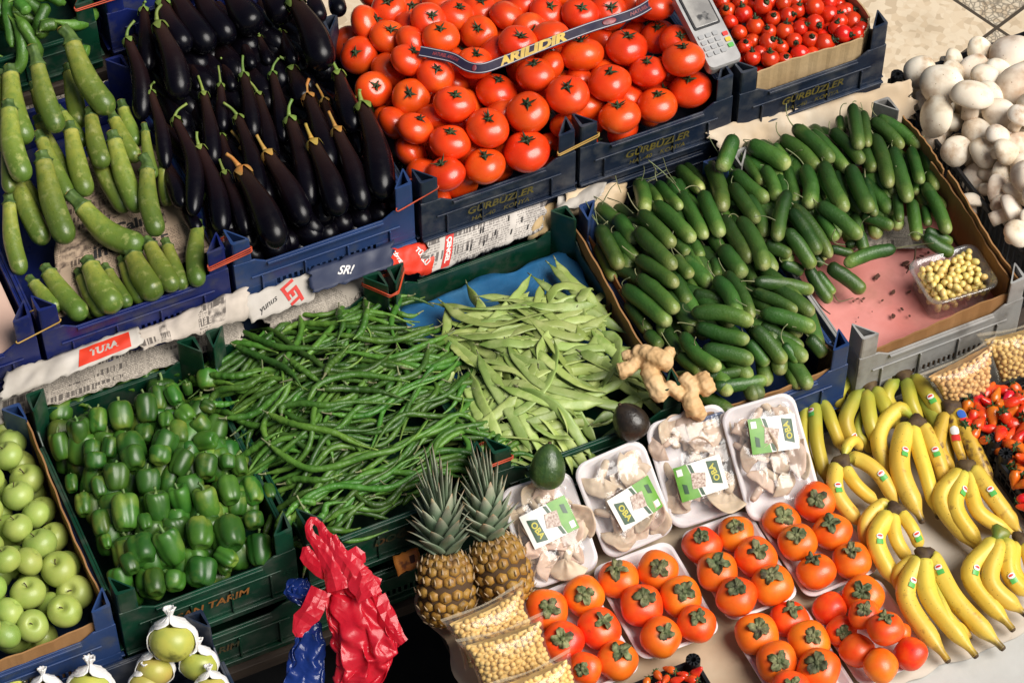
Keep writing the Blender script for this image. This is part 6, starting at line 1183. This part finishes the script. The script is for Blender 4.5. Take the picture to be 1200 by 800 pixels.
# ================================================================ ginger and avocados
def lumpy(parts,mat,name,label,cat,vox=.0022,disp=.0025,seed=0,org=None):
    q=MB()
    for ctrl,rs_ in parts:
        sp=spline(ctrl,14); rr=np.interp(np.linspace(0,1,14),np.linspace(0,1,len(rs_)),rs_); rr=rr*(1+.07*np.sin(np.arange(14)*2.1+seed)); rr[0]*=.45; rr[-1]*=.45
        V,F,_=tube(sp,rr,12); q.add(V,F)
    V=np.vstack(q.v); me=mdata('tmp',V,q.f,None); ob=bpy.data.objects.new('tmp',me); scene.collection.objects.link(ob); m=ob.modifiers.new('r','REMESH'); m.mode='VOXEL'; m.voxel_size=vox; m.use_smooth_shade=True
    s_=ob.modifiers.new('s','SMOOTH'); s_.iterations=4
    dg=bpy.context.evaluated_depsgraph_get(); me2=bpy.data.meshes.new_from_object(ob.evaluated_get(dg)); W=np.array([v.co[:] for v in me2.vertices]); Fc=[tuple(p.vertices) for p in me2.polygons]; bpy.data.objects.remove(ob)
    nr=np.array([v.normal[:] for v in me2.vertices]); k=np.array([mn.noise(Vector(p)*70+Vector((seed,0,0)))+.5*mn.noise(Vector(p)*170) for p in W]); W=W+nr*(k*disp)[:,None]
    return tag(mesh(name,W,Fc,mat),label,cat)
G5=(680,300,4.85)
def g(x,y,z): return P(*xf(*G5,x,y),z)
G6=(740,440,4.446)
def g6(x,y,z): return P(*xf(*G6,x,y),z)
lumpy([([g(300,540,.655),g(380,560,.662),g(460,590,.665),g(520,620,.655)],[.013,.017,.019,.015]),([g(330,600,.652),g(270,640,.65),g(215,660,.645)],[.011,.014,.016]),([g(290,560,.655),g(235,565,.65)],[.009,.009]),([g(500,560,.662),g(520,530,.660)],[.012,.010]),([g(380,600,.655),g(400,680,.648),g(440,760,.640),g6(160,110,.625)],[.013,.017,.018,.016]),([g6(180,40,.645),g6(230,80,.64),g6(270,120,.63)],[.011,.012,.010]),([g6(260,0,.650),g6(300,40,.645),g6(320,70,.64)],[.013,.014,.012]),([g6(350,-10,.648),g6(380,40,.642),g6(410,100,.63)],[.014,.018,.014]),([g6(290,90,.638),g6(320,160,.628),g6(340,200,.615),g6(330,225,.61)],[.014,.018,.018,.012]),([g6(330,50,.64),g6(310,110,.635)],[.012,.013])],ginger_m,'ginger_root','knobbly pale ginger root lying from the cardboard corner to the mushroom pack','ginger',seed=1)
def avocado(px,py,z,ax,r,L,mat,label):
    c=P(px,py,z); zf=lambda th:L/2*math.cos(th); rho=lambda th:r*math.sin(th)*(1-.24*math.cos(th))
    V,F,t=blob(rho,zf,None,seed=3,bump=.05); o=place([('avocado',mdata('avocado',V,F,mat,t=t))],c,axis_rot(ax,1),1.0,'avocado'); tag(o,label,'avocado')
    V,F,t=tube([(0,0,L/2-.003),(0,0,L/2+.002)],[.004,.003],8); link(bpy.data.objects.new('stem_end',mdata('stem_end',V,F,stalk_b)),o)
avocado(642,546,.628,U_+R_*.08-DIR*.25,.030,.083,avo_g,'dark green avocado standing on the crate edge above the first two mushroom packs'); avocado(738,493,.615,U_*.8-R_*.5-DIR*.3,.031,.072,avo_d,'nearly black avocado in shade between the flat beans and the mushroom pack')
# ================================================================ chickpea bags
ICO=None
def ico():
    bm=bmesh.new(); bmesh.ops.create_icosphere(bm,subdivisions=2,radius=1); V=np.array([v.co[:] for v in bm.verts]); F=[tuple(v.index for v in f.verts) for f in bm.faces]; bm.free(); return V,F
ICO=ico(); sealfilm=film('sealed film edge',lo=.1,hi=.5,rough=.15,bs=60,bump=.8,body=.22,bodycol=(.75,.66,.5))
def chick_bag(c4,label,seed,N=680,T=.025,zig=1):
    a,b,c,d=[P(*q) for q in c4]; nrm=np.cross(b-a,a-d); nrm/=np.linalg.norm(nrm); nrm=nrm if np.dot(nrm,-DIR)>0 else -nrm; rs=random.Random(seed)
    root=empty('chickpea_bag',(a+b+c+d)/4-nrm*T); ro=np.array(root.location[:]); tag(root,label,'bag of chickpeas','clear bags of chickpeas')
    def pt(u,v):
        u,v=.5+(u-.5)*(1-.10*(1-(2*v-1)**2)),.5+(v-.5)*(1-.12*(1-(2*u-1)**2))
        return (a*(1-u)+b*u)*v+(d*(1-u)+c*u)*(1-v)
    def th(u,v): return T*(max(0,1-abs(2*u-1)**3.2)**.6)*(max(0,1-abs(2*v-1)**3)**.6)
    V=[];n=26;
    for s_ in (1,-1):
        for i in range(n+1):
            for j in range(n+1):
                u,v=i/n,j/n; k=th(u,v)+.0035; V.append(pt(u,v)+nrm*s_*(k+.0015*mn.noise(Vector((u*14,v*14,seed+s_)))))
    F=[(i*(n+1)+j,(i+1)*(n+1)+j,(i+1)*(n+1)+j+1,i*(n+1)+j+1) for i in range(n) for j in range(n)]; N1=(n+1)**2
    F2=[tuple(x+N1 for x in f[::-1]) for f in F]
    mesh('clear_film',V,F+F2,bagfilm,root,org=ro)
    # sealed edge strip
    q=MB(); V=[pt(u,1.0)+nrm*.0005 for u in np.linspace(0,1,12)]+[pt(u,1.055+.015*math.sin(u*9))+nrm*.001 for u in np.linspace(0,1,12)]; q.add(V,[(i,i+1,13+i,12+i) for i in range(11)]); q.build('seal',sealfilm,root,org=ro)
    pos=[];q=MB(); w=np.linalg.norm(b-a);h=np.linalg.norm(a-d); R=.0052; tries=0
    while len(pos)<N and tries<14000:
        tries+=1; u,v=rs.uniform(.06,.94),rs.uniform(.06,.90); k=th(u,v)-R*.6
        lay=rs.choice([1,1,1,.75]); p=pt(u,v)+nrm*(max(0,k)*lay)
        if all(np.sum((p-x)**2)>(R*1.60)**2 for x in pos[-700:]): pos.append(p)
    for p in pos:
        s_=R*rs.uniform(.88,1.08); q.add(ICO[0]*s_*np.array([1,rs.uniform(.86,1),rs.uniform(.9,1.1)])+p,ICO[1])
    V=[]
    for s_ in (1,-1):
        for i in range(n+1):
            for j in range(n+1):
                u,v=.05+.90*i/n,.05+.86*j/n; V.append(pt(u,v)+nrm*s_*max(.0005,th(u,v)-R*1.35+.002*mn.noise(Vector((u*30,v*30,seed)))))
    q.add(V,F+F2)
    o=q.build('chickpeas',chick_m,root,org=ro); o['kind']='stuff'
chick_bag([(518,728,.572),(612,684,.572),(632,742,.500),(546,786,.495)],'clear chickpea bag nearest the pineapples',1)
chick_bag([(536,752,.580),(636,720,.580),(652,782,.500),(566,818,.495)],'middle clear chickpea bag of the three at the bottom',2)
chick_bag([(573,803,.585),(668,763,.585),(688,826,.50),(598,866,.50)],'frontmost clear chickpea bag, cut by the bottom edge of the photo',3)
chick_bag([(1080,440,.560),(1166,396,.575),(1158,462,.49),(1112,484,.475)],'clear chickpea bag between the bananas and the grey crate',4,T=.026)
chick_bag([(1146,394,.570),(1228,372,.575),(1232,440,.48),(1172,452,.48)],'clear chickpea bag at the right edge above the strawberries',5,T=.026)
# ================================================================ strawberries
cage('st1',.702,1.02,-.515,-.390,.452,.050,'small black crate of strawberries behind, next to the chickpea bags',posts=.018)
cage('st2',.700,1.02,-.80,-.528,.452,.050,'larger black crate of strawberries at the right edge',posts=.018)
cage('st3',-.25,.028,-.97,-.672,.452,.040,'small black crate of strawberries at the bottom edge of the photo',posts=.02)
def Hst(x,y): return .512
J=(1080,360,3.333)
stw=[(178,395,24),(215,370,24),(262,330,26),(320,325,24),(378,325,22),(232,410,28),(278,428,27),(325,432,24),(222,452,22),(305,495,27),(265,475,22),(355,370,24),(380,360,24),(305,380,24),(370,460,28),(340,535,24),(385,505,22),(385,550,22),(365,670,22),(180,450,20),(240,520,18),(395,400,22),(390,590,24),(385,635,22),(395,690,20),(395,740,18),(345,410,20),(290,345,20),(255,370,18),(200,430,20),(350,500,20),(400,470,22),(415,340,24),(420,430,24),(425,520,24),(430,600,24),(420,660,24),(430,740,24),(410,780,22),(210,490,20),(340,350,20)]
srot=lambda:(lambda v:v/np.linalg.norm(v))(np.array([random.uniform(-1,1),random.uniform(-1,1),random.uniform(-.9,.6)]))
round_heap(stw,J,STR,.0145,Hst,'strawberry','glossy red strawberry in the heap of the right black crates','strawberry','strawberries in the right black crates',up_hint=srot,rscale=1.2,fill=((.72,1.0,-.78,-.41),.016,.027,'strawberry in the lower layer of the right black crates'),labels={9:'orange unripe strawberry in the middle of the right crate',0:'strawberry at the left corner next to the black post'})
st3=[(822,730,26),(765,765,26),(890,755,24),(960,745,32),(800,780,24),(860,785,28),(930,780,28),(700,800,24),(760,810,24)]
round_heap(st3,(600,620,4.446),STR,.0145,lambda x,y:.506,'strawberry','glossy strawberry in the small black crate at the bottom edge','strawberry','strawberries in the bottom crate',up_hint=srot,fill=((-.21,.0,-.92,-.70),.010,.028,'strawberry in the lower layer of the bottom black crate'))
# ================================================================ grapes tub
gp=Sheet([(1068,310,.60),(1138,290,.60),(1172,335,.60),(1088,362,.60)]); a,b,c,d=gp.c; ctr=(a+b+c+d)/4; ux=(b-a)+(c-d); ux/=np.linalg.norm(ux); ang=math.atan2(ux[1],ux[0]); wG=(np.linalg.norm(b-a)+np.linalg.norm(c-d))/2; lG=(np.linalg.norm(a-d)+np.linalg.norm(b-c))/2
V,F=tray_mesh(wG,lG,.062,lip=.007,wall=.0015,flare=.008,r=.022); o=mesh('grape_tub',V,F,clear,org=(0,0,0)); o.location=(ctr[0],ctr[1],.546); o.rotation_euler=(0,0,ang); tag(o,'clear plastic tub of yellow grapes by the cardboard corner','tub')
random.seed(8); gV,gF=ICO
grape_me=[mdata('grape',gV*np.array([.0064,.0064,.0076*k]),gF,grape_m) for k in (.95,1.05,1.2)]; gpos=[]
for layer in range(5):
    for q in range(700):
        x=random.uniform(-wG/2+.018,wG/2-.018); y=random.uniform(-lG/2+.018,lG/2-.018); z=.553+.008+layer*.0115+ (x/wG+.3)*.012
        p=np.array([ctr[0]+x*math.cos(ang)-y*math.sin(ang),ctr[1]+x*math.sin(ang)+y*math.cos(ang),z+random.uniform(-.002,.002)])
        if all(np.linalg.norm(p-g_)>.0106 for g_ in gpos): gpos.append(p)
for k,p in enumerate(gpos):
    v=np.array([random.uniform(-1,1) for _ in range(3)]); o=place([('grape',grape_me[k%3])],p,axis_rot(v,0),random.uniform(.9,1.1),'grape'); tag(o,'small yellow grape in the clear tub','grape','grapes in the clear tub')
# crumbs
random.seed(12)
for (x,y,s_) in [(1028,324,1.3),(1047,342,1),(1034,352,.6),(1047,370,1.1),(1057,362,.7),(1000,353,.5),(1005,350,.6),(1066,370,.6),(1010,353,.5),(1062,308,1.3),(1067,312,1.2),(1012,350,.7),(1003,377,.3),(1006,372,.3),(1022,365,.3),(1065,342,.8),(1080,300,.8),(1088,296,.7),(1120,292,.8)]:
    c=P(x,y,.553); V,F=ICO; k=np.array([mn.noise(Vector(p)*2+Vector((x,y,0))) for p in V]); V2=V*(1+.6*k[:,None])*np.array([.0055,.0035,.0012])*s_; V2=V2@rotz(x).T
    o=mesh('crumb',V2+c,F,debris_m,smooth=False); tag(o,'dark dry crumb scattered on the pink foam sheet','crumb','crumbs on the pink foam')
def twig(pts,z,r,label,mat=None,cat='stalk',name='stalk'):
    q=spline([P(x,y,z if np.isscalar(z) else z[i]) for i,(x,y) in enumerate(pts)],18); V,F,t=tube(q,r*(1-.4*np.linspace(0,1,18)),6); return tag(mesh(name,V,F,mat or vine),label,cat)
twig([(977,345),(984,353),(1000,349)],.556,.0012,'thin dark stalk lying on the pink foam sheet'); twig([(955,352),(965,362),(973,368)],.560,.0016,'short dark stalk at the crate corner by the pink foam',stalk_b); twig([(1073,290),(1071,305),(1062,320)],[.60,.58,.556],.0020,'dark stalk hanging from a cucumber onto the pink foam',stalk_b)
for k,pts in enumerate([[(686,235),(700,250),(712,262)],[(690,222),(697,245),(700,262)],[(683,226),(700,232),(722,247)],[(705,240),(715,222),(722,215)],[(712,232),(728,238),(742,250)],[(700,262),(692,248),(700,232)],[(720,196),(722,210),(728,226)],[(753,190),(755,200),(752,212)],[(763,182),(765,192),(770,203)],[(765,178),(776,184),(782,200),(792,215)],[(745,210),(762,209),(781,199)],[(780,207),(790,215),(797,226)]]):
    twig(pts,[.62,.64,.65,.64][:len(pts)],.0011,'thin dry cucumber stalk sticking out behind the heap, number %s from the left papers'%['one','two','three','four','five','six','seven','eight','nine','ten','eleven','twelve'][k])
# ================================================================ wrapped pears
HPo=lambda x,y:.50
PR=[apple_parts(200+i,r=.040,m=pear_m,sq=.90) for i in range(3)]
random.seed(3)
for k,(x,y,r,z,lab) in enumerate([(202,750,28,.545,'topmost pear standing out of white tissue, below the bell peppers'),(233,778,22,.500,'orange tinted pear beside the crate wall, behind the topmost pear'),(182,784,22,.500,'green pear tucked in tissue under the topmost pear'),(106,806,27,.520,'yellow green pear in tissue, left of the topmost one'),(170,802,19,.49,'pear behind loose tissue at the bottom edge'),(54,812,22,.51,'pear in tissue at the bottom left corner'),(248,806,20,.50,'orange topped pear at the bottom edge by the crate wall'),(12,806,22,.50,'pear at the very left bottom corner')]):
    c=P(x,y,z); rr=r*mpp(c); d=U_*.9-DIR*.35+R_*random.uniform(-.1,.1)
    o=place(PR[k%3],c,axis_rot(d,k),rr/.040,'pear'); tag(o,lab,'pear')
    # tissue: open cup of paper behind the pear, twisted together above
    d/=np.linalg.norm(d); A=axis_rot(d,0); toward=(-DIR)@A; pa=math.atan2(toward[1],toward[0])
    V=[];nu,nv=40,22
    for i in range(nv+1):
        v=i/nv
        for j in range(nu+1):
            op=1.22*(1-ss(.56,.74,v))+.06; a=pa+op+(2*PI-2*op)*j/nu; edge=abs(2*j/nu-1)
            if v<.62: th=PI*(1-v/.62*.80); rr_=1.07*math.sin(th); zz=.95*math.cos(th)
            else:
                w_=(v-.62)/.38; rr_=1.07*math.sin(PI*.2)*max(0,1-w_*1.9)**1.2+.11+.34*max(0,w_-.55)*(1+.8*mn.noise(Vector((a*2.5,k,3)))); zz=.95*math.cos(PI*.2)+w_*.75
            rr_*=1+.09*mn.noise(Vector((a*4,v*9,k)))+.05*math.sin(a*11+k)*ss(.4,.8,v); zz+=.05*mn.noise(Vector((a*4,v*3,k+9)))
            V.append(np.array([rr_*math.cos(a),rr_*math.sin(a),zz])*rr)
    V=np.array(V)@A.T+c; F=[(i*(nu+1)+j,i*(nu+1)+j+1,(i+1)*(nu+1)+j+1,(i+1)*(nu+1)+j) for i in range(nv) for j in range(nu)]
    o=mesh('tissue_wrap',V,F,tissue); m=o.modifiers.new('s','SOLIDIFY'); m.thickness=.0015; tag(o,'white tissue wrapped around the '+lab.replace('in tissue, ','').replace(' of white tissue',''),'tissue')
# ================================================================ plastic bags
def draped(name,secs,mat,label,cat,seed,amp=.012,nu=90,nv=110,close=True,parent=None,flat=.45):
    """secs: list of (px,py,z,halfwidth px) from top to bottom; elliptical sections facing the camera"""
    C=[];W=[]
    for (x,y,z,w) in secs: p=P(x,y,z); C.append(p); W.append(w*mpp(p))
    n=len(C); sp=spline(C,nv); ww=np.interp(np.linspace(0,n-1,nv),np.arange(n),W); V=[]
    fwd=-F_
    for i in range(nv):
        for j in range(nu):
            a=2*PI*j/nu; p=sp[i]+R_*math.cos(a)*ww[i]+fwd*math.sin(a)*ww[i]*flat
            q=Vector(p)*26+Vector((seed,0,0)); rd=1-abs(mn.noise(q))*2; rd2=1-abs(mn.noise(q*2.3))*2
            vd=mn.voronoi(Vector(p)*15+Vector((seed,0,0)))[0]; vd2=mn.voronoi(Vector(p)*33+Vector((seed,5,0)))[0]
            k=amp*((vd[1]-vd[0])*.75+(vd2[1]-vd2[0])*.28-.35)*min(1,ww[i]/.035)+ .005*abs(math.sin(a*4.5+math.sin(i*.11)))*min(1,ww[i]/.03)*(1-i/nv*.5)
            V.append(p+(R_*math.cos(a)+fwd*math.sin(a)+Z_*.2*mn.noise(q*1.7))*k)
    F=[(i*nu+j,i*nu+(j+1)%nu,(i+1)*nu+(j+1)%nu,(i+1)*nu+j) for i in range(nv-1) for j in range(nu)]+[tuple(range(nu))[::-1],tuple(range((nv-1)*nu,nv*nu))]
    o=mesh(name,V,F,mat,parent,org=None if parent is None else parent.location); 
    return o if cat is None else tag(o,label,cat)
def crumple(name,secs,mat,label,cat,seed,nu=20,nv=22,jit=.010,flat=.42,parent=None):
    """thin crumpled bag: coarse random facets, each bent by a fine bump; open at the bottom"""
    rs=np.random.RandomState(seed); C=[];W=[]
    for (x,y,z,w) in secs: p=P(x,y,z); C.append(p); W.append(w*mpp(p))
    n=len(C); sp=spline(C,nv); ww=np.interp(np.linspace(0,n-1,nv),np.arange(n),W); V=[]
    for i in range(nv):
        for j in range(nu):
            a=2*PI*(j+.5*(i%2)+rs.uniform(-.22,.22))/nu; k=min(1,ww[i]/.03); fold=1+.16*math.sin(a*5+seed)*math.sin(PI*min(1,i/nv*1.4))+.07*rs.randn()
            p=sp[i]+R_*math.cos(a)*ww[i]*fold-F_*math.sin(a)*ww[i]*flat*fold+U_*rs.uniform(-.3,.3)*jit
            V.append(p+rs.randn(3)*jit*.62*k)
    F=[]
    for i in range(nv-1):
        for j in range(nu):
            a,b_,c,d=i*nu+j,i*nu+(j+1)%nu,(i+1)*nu+(j+1)%nu,(i+1)*nu+j
            F+= [(a,b_,d),(b_,c,d)] if (i%2)==0 else [(a,b_,c),(a,c,d)]
    o=mesh(name,V,F,mat,parent,org=None if parent is None else parent.location,smooth=False)
    o.data.polygons.foreach_set('use_smooth',[True]*len(o.data.polygons)); m=o.modifiers.new('b','SUBSURF'); m.levels=2; m.render_levels=2
    m=o.modifiers.new('s','SOLIDIFY'); m.thickness=.0005
    return o if cat is None else tag(o,label,cat)
b=crumple('plastic_bag',[(388,655,.612,8),(396,672,.60,18),(412,690,.585,28),(422,722,.56,38),(430,755,.53,39),(424,785,.50,30),(412,815,.47,20)],red_bag,'red plastic bag hanging from the green crate posts','plastic bag',3,nu=22,nv=20)
def ribbon(name,pts,zs,ws,mat,parent,seed,n=16):
    rs=np.random.RandomState(seed); q=spline([P(x,y,z) for (x,y),z in zip(pts,zs)],n); w=np.interp(np.linspace(0,1,n),np.linspace(0,1,len(ws)),ws)*mpp(q[0]); T,_,_=frames(q); V=[]
    for i in range(n):
        s_=np.cross(T[i],-DIR); s_/=np.linalg.norm(s_); d=-DIR*rs.uniform(.2,.7)
        for k in (-1,-.35,.3,1): V.append(q[i]+s_*k*w[i]*rs.uniform(.85,1.15)+d*w[i]*(.5 if abs(k)<.5 else -.2)*rs.uniform(.3,1.3))
    F=[(i*4+k,i*4+k+1,(i+1)*4+k+1,(i+1)*4+k) for i in range(n-1) for k in range(3)]; F=[t for f in F for t in ((f[0],f[1],f[2]),(f[0],f[2],f[3]))]
    o=mesh(name,V,F,mat,parent,org=parent.location,smooth=False); m=o.modifiers.new('s','SOLIDIFY'); m.thickness=.0005
ribbon('handle',[(400,690),(392,665),(374,640),(362,622),(366,609),(374,614)],[.60,.625,.645,.66,.668,.66],[16,14,8,5,4,4],red_bag,b,0)
ribbon('handle',[(374,613),(384,630),(402,652),(418,672),(432,700)],[.662,.652,.64,.62,.60],[4,7,9,14,16],red_bag,b,1)
ribbon('handle',[(392,626),(398,642),(412,660),(424,672)],[.66,.645,.63,.61],[2,6,8,10],red_bag,b,2)
ribbon('handle',[(358,640),(362,652),(378,664),(392,668)],[.64,.632,.62,.61],[4,11,13,12],red_bag,b,3,n=9)
ribbon('handle',[(405,662),(418,650),(424,660)],[.625,.63,.615],[6,10,5],red_bag,b,4,n=7)
ribbon('loose_flap',[(376,690),(366,712),(352,732),(350,746)],[.595,.58,.56,.55],[12,14,11,4],red_bag,b,5,n=8)
ribbon('loose_flap',[(420,682),(434,680),(446,683)],[.60,.60,.595],[10,8,5],red_bag,b,6,n=6)
ribbon('loose_flap',[(440,700),(456,730),(474,752)],[.58,.56,.54],[12,12,5],red_bag,b,7,n=8)
crumple('plastic_bag',[(368,728,.53,8),(362,750,.51,17),(358,780,.48,22),(354,820,.45,26)],blue_bag,'dark blue plastic bag hanging behind the red one','plastic bag',9,nu=14,nv=14,jit=.006)
crumple('plastic_bag_knot',[(354,678,.575,6),(350,686,.57,16),(352,698,.565,17),(360,708,.555,7)],blue_bag,'crumpled blue plastic knot left of the red bag','plastic bag',13,nu=14,nv=9,jit=.010)
# ================================================================ belt
ctrl=[(492,60),(508,63),(530,68),(548,78),(566,80),(590,72),(640,52),(690,33),(740,17),(765,3),(785,-14)]
zb=[.833,.832,.830,.828,.828,.828,.832,.834,.830,.828,.828]
bp=spline([P(x,y,z) for (x,y),z in zip(ctrl,zb)],90); wB=.0100
T,_,_=frames(bp); tilt=-DIR*.9+Z_*.3
def bpt(s_,v,off=0):
    k=min(88.999,max(0,s_*89)); i=int(k); p=bp[i]*(1-(k-i))+bp[i+1]*(k-i); t=T[i]; n=tilt-np.dot(tilt,t)*t; n/=np.linalg.norm(n); s2=np.cross(n,t); return p+s2*v+n*off
V=[];NB=140
for i in range(NB+1):
    for v,o_ in ((-wB,.0007),(wB,.0007),(wB,-.0007),(-wB,-.0007)): V.append(bpt(i/NB,v,o_))
F=[(i*4+k,i*4+(k+1)%4,(i+1)*4+(k+1)%4,(i+1)*4+k) for i in range(NB) for k in range(4)]+[(3,2,1,0),(NB*4,NB*4+1,NB*4+2,NB*4+3)]
bo=mesh('belt',V,F,belt_m,smooth=False); tag(bo,'narrow navy belt with gold lettering lying across the tomatoes','belt')
for v0,mt in ((.0080,silverline),(-.0080,silverline)):
    V=[];
    for i in range(NB+1): V+=[bpt(i/NB,v0-.0007,.0010),bpt(i/NB,v0+.0007,.0010)]
    mesh('edge_line',V,[(2*i,2*i+1,2*i+3,2*i+2) for i in range(NB)],mt,bo,org=bo.location)
Ltot=np.sum(np.linalg.norm(np.diff(bp,axis=0),axis=1))
def btext(s_,size,s0,mat,bold=.0006,shear=.35):
    V,F=text_mesh(s_,size,shear=shear,bold=bold); W=[bpt(s0+x/Ltot,y,.0013) for x,y,_ in V]; mesh('lettering',W,F,mat,bo,org=bo.location,smooth=False)
btext('ARILIDIR',.0215,.565,gold,bold=.0012); btext('NATUREL ARILIDIR',.0090,.865,maroon,bold=.0003); btext('NATUREL ARILIDIR',.0090,.165,maroon,bold=.0003)
for s0 in (.345,.745):
    V,F=ICO; W=[bpt(s0+x*.016,y*.0065,.0012+.0006*z) for x,y,z in V]; mesh('round_mark',W,F,maroon,bo,org=bo.location)
# ================================================================ card reader
c4=[P(792,3,.845),P(830,-10,.845),P(863,62,.800),P(832,76,.800)]
ctr=(c4[0]+c4[1]+c4[2]+c4[3])/4; ux=(c4[1]-c4[0]); uw=np.linalg.norm(ux); ux/=uw; vy=c4[0]-c4[3]; hL=np.linalg.norm(vy); vy-=np.dot(vy,ux)*ux; vy/=np.linalg.norm(vy); nz=np.cross(ux,vy)
rd=empty('card_reader',ctr-nz*.012); rd.rotation_euler=Matrix(np.column_stack([ux,vy,nz]).tolist()).to_euler(); tag(rd,'silver card reader with keypad leaning between tomatoes and small tomatoes','card reader')
def rbox(w,l,h,r,x,y,z,mat,nm,par,tap=.97):
    a=rrect(w,l,r); n=len(a); V=[(p[0]+x,p[1]+y,z) for p in a]+[(p[0]+x,p[1]+y,z+h*.75) for p in a]+[(p[0]*tap+x,p[1]*tap+y,z+h) for p in a]
    F=[(k*n+j,k*n+(j+1)%n,(k+1)*n+(j+1)%n,(k+1)*n+j) for k in range(2) for j in range(n)]+[tuple(range(n))[::-1],tuple(range(2*n,3*n))]
    return mesh(nm,V,F,mat,par,org=(0,0,0),smooth=False)
W_,L_=.068,.165
rbox(W_,L_,.022,.010,0,0,-.008,silver,'body',rd); rbox(.054,.072,.003,.004,0,.036,.0135,black_p,'screen_frame',rd); rbox(.047,.064,.0012,.003,0,.036,.0168,screen_m,'screen',rd)
for r_ in range(4):
    for c_ in range(3): rbox(.0105,.0085,.0028,.002,-.022+c_*.0145,-.016-r_*.0125,.0138,key_m,'key',rd)
for r_,mt in enumerate((stick_r,M('yellow key',(.7,.45,.03),rough=.5,rv=0),stick_g)): rbox(.011,.0085,.0028,.002,.0245,-.0235-r_*.0125,.0138,mt,'colour_key',rd)
# ================================================================ rubber bands tying the crate posts
def rband(xc,yf,z,mat,label,n=2,gap=.010,back=False,w=.039,tz=0):
    """band stretched round two neighbouring triangular posts; yf = outer face of the posts"""
    sg=-1 if back else 1; h=gap/2; poly=[(xc-h-w,yf-sg*.002),(xc+h+w,yf-sg*.002),(xc+h+.004,yf+sg*.047),(xc-h-.004,yf+sg*.047)]; q=MB()
    rp=round_poly(poly,.006)
    for k in range(n):
        pts=[[p[0],p[1],z+k*.0045+tz*(p[0]-xc)*4+.0015*math.sin(i*1.3+k)] for i,p in enumerate(rp)]; pts.append(pts[0]); V,F,t=tube(pts,.0014,6,cap=False,up=Z_); q.add(V,F)
    o=q.build('rubber_band',mat); tag(o,label,'rubber band','rubber bands around the crate posts')
rband(-.781,.262,.742,band_y,'tan rubber band tying the posts of the two leftmost blue crates',1,tz=.06)
rband(-.425,.262,.755,band_r,'red rubber bands tying the zucchini crate to the eggplant crate',3,tz=.04)
rband(-.067,.258,.752,band_r,'orange rubber band tying the eggplant crate to the tomato crate',1,tz=.08)
rband(.253,.256,.750,band_y,'yellow rubber band tying the two tomato crates',2,tz=.05)
rband(-.157,.215,.625,band_r,'orange rubber band around the green posts behind the beans',2,back=True)
rband(-.157,-.251,.625,band_r,'orange rubber band around the green posts behind the pineapples',2)
rband(-.440,.862,.860,band_r,'bright red band tying the green and blue crates behind the eggplants',2,gap=.024)
# ================================================================ light, world, camera
w=bpy.data.worlds.new('World'); scene.world=w; w.use_nodes=True; nt=w.node_tree; bg=nt.nodes['Background']; sky=nt.nodes.new('ShaderNodeTexSky'); sky.sky_type='NISHITA'; sky.sun_disc=False
SE,SA=rad(52),0
Ld=-(R_*.66-F_*.30); Ld/=np.linalg.norm(Ld)      # horizontal travel direction of the light
tosun=-Ld*math.cos(SE)+Z_*math.sin(SE)
sky.sun_elevation=SE; sky.sun_rotation=math.atan2(tosun[0],tosun[1]); sky.air_density=1.3; sky.dust_density=3.5; sky.ozone_density=1.0
nt.links.new(sky.outputs[0],bg.inputs[0]); bg.inputs[1].default_value=.032
sl=bpy.data.lights.new('sun','SUN'); sl.energy=4.3; sl.angle=rad(42); sl.color=(1,.965,.91); so=bpy.data.objects.new('sun',sl); link(so); so.rotation_euler=Vector(tosun.tolist()).to_track_quat('Z','Y').to_euler(); so.location=(0,0,4)
cd=bpy.data.cameras.new('camera'); cam=bpy.data.objects.new('camera',cd); link(cam); cam.location=CAM.tolist(); cam.rotation_euler=Matrix(np.column_stack([R_,U_,-DIR]).tolist()).to_euler()
cd.sensor_width=36; cd.lens=36*FP/1200; cd.clip_end=200; cd.clip_start=.05; scene.camera=cam
scene.view_settings.view_transform='Standard'; scene.view_settings.look='None'; scene.view_settings.exposure=0.22; scene.view_settings.gamma=1
scene.render.engine='CYCLES'; scene.cycles.transparent_max_bounces=12; scene.cycles.max_bounces=6
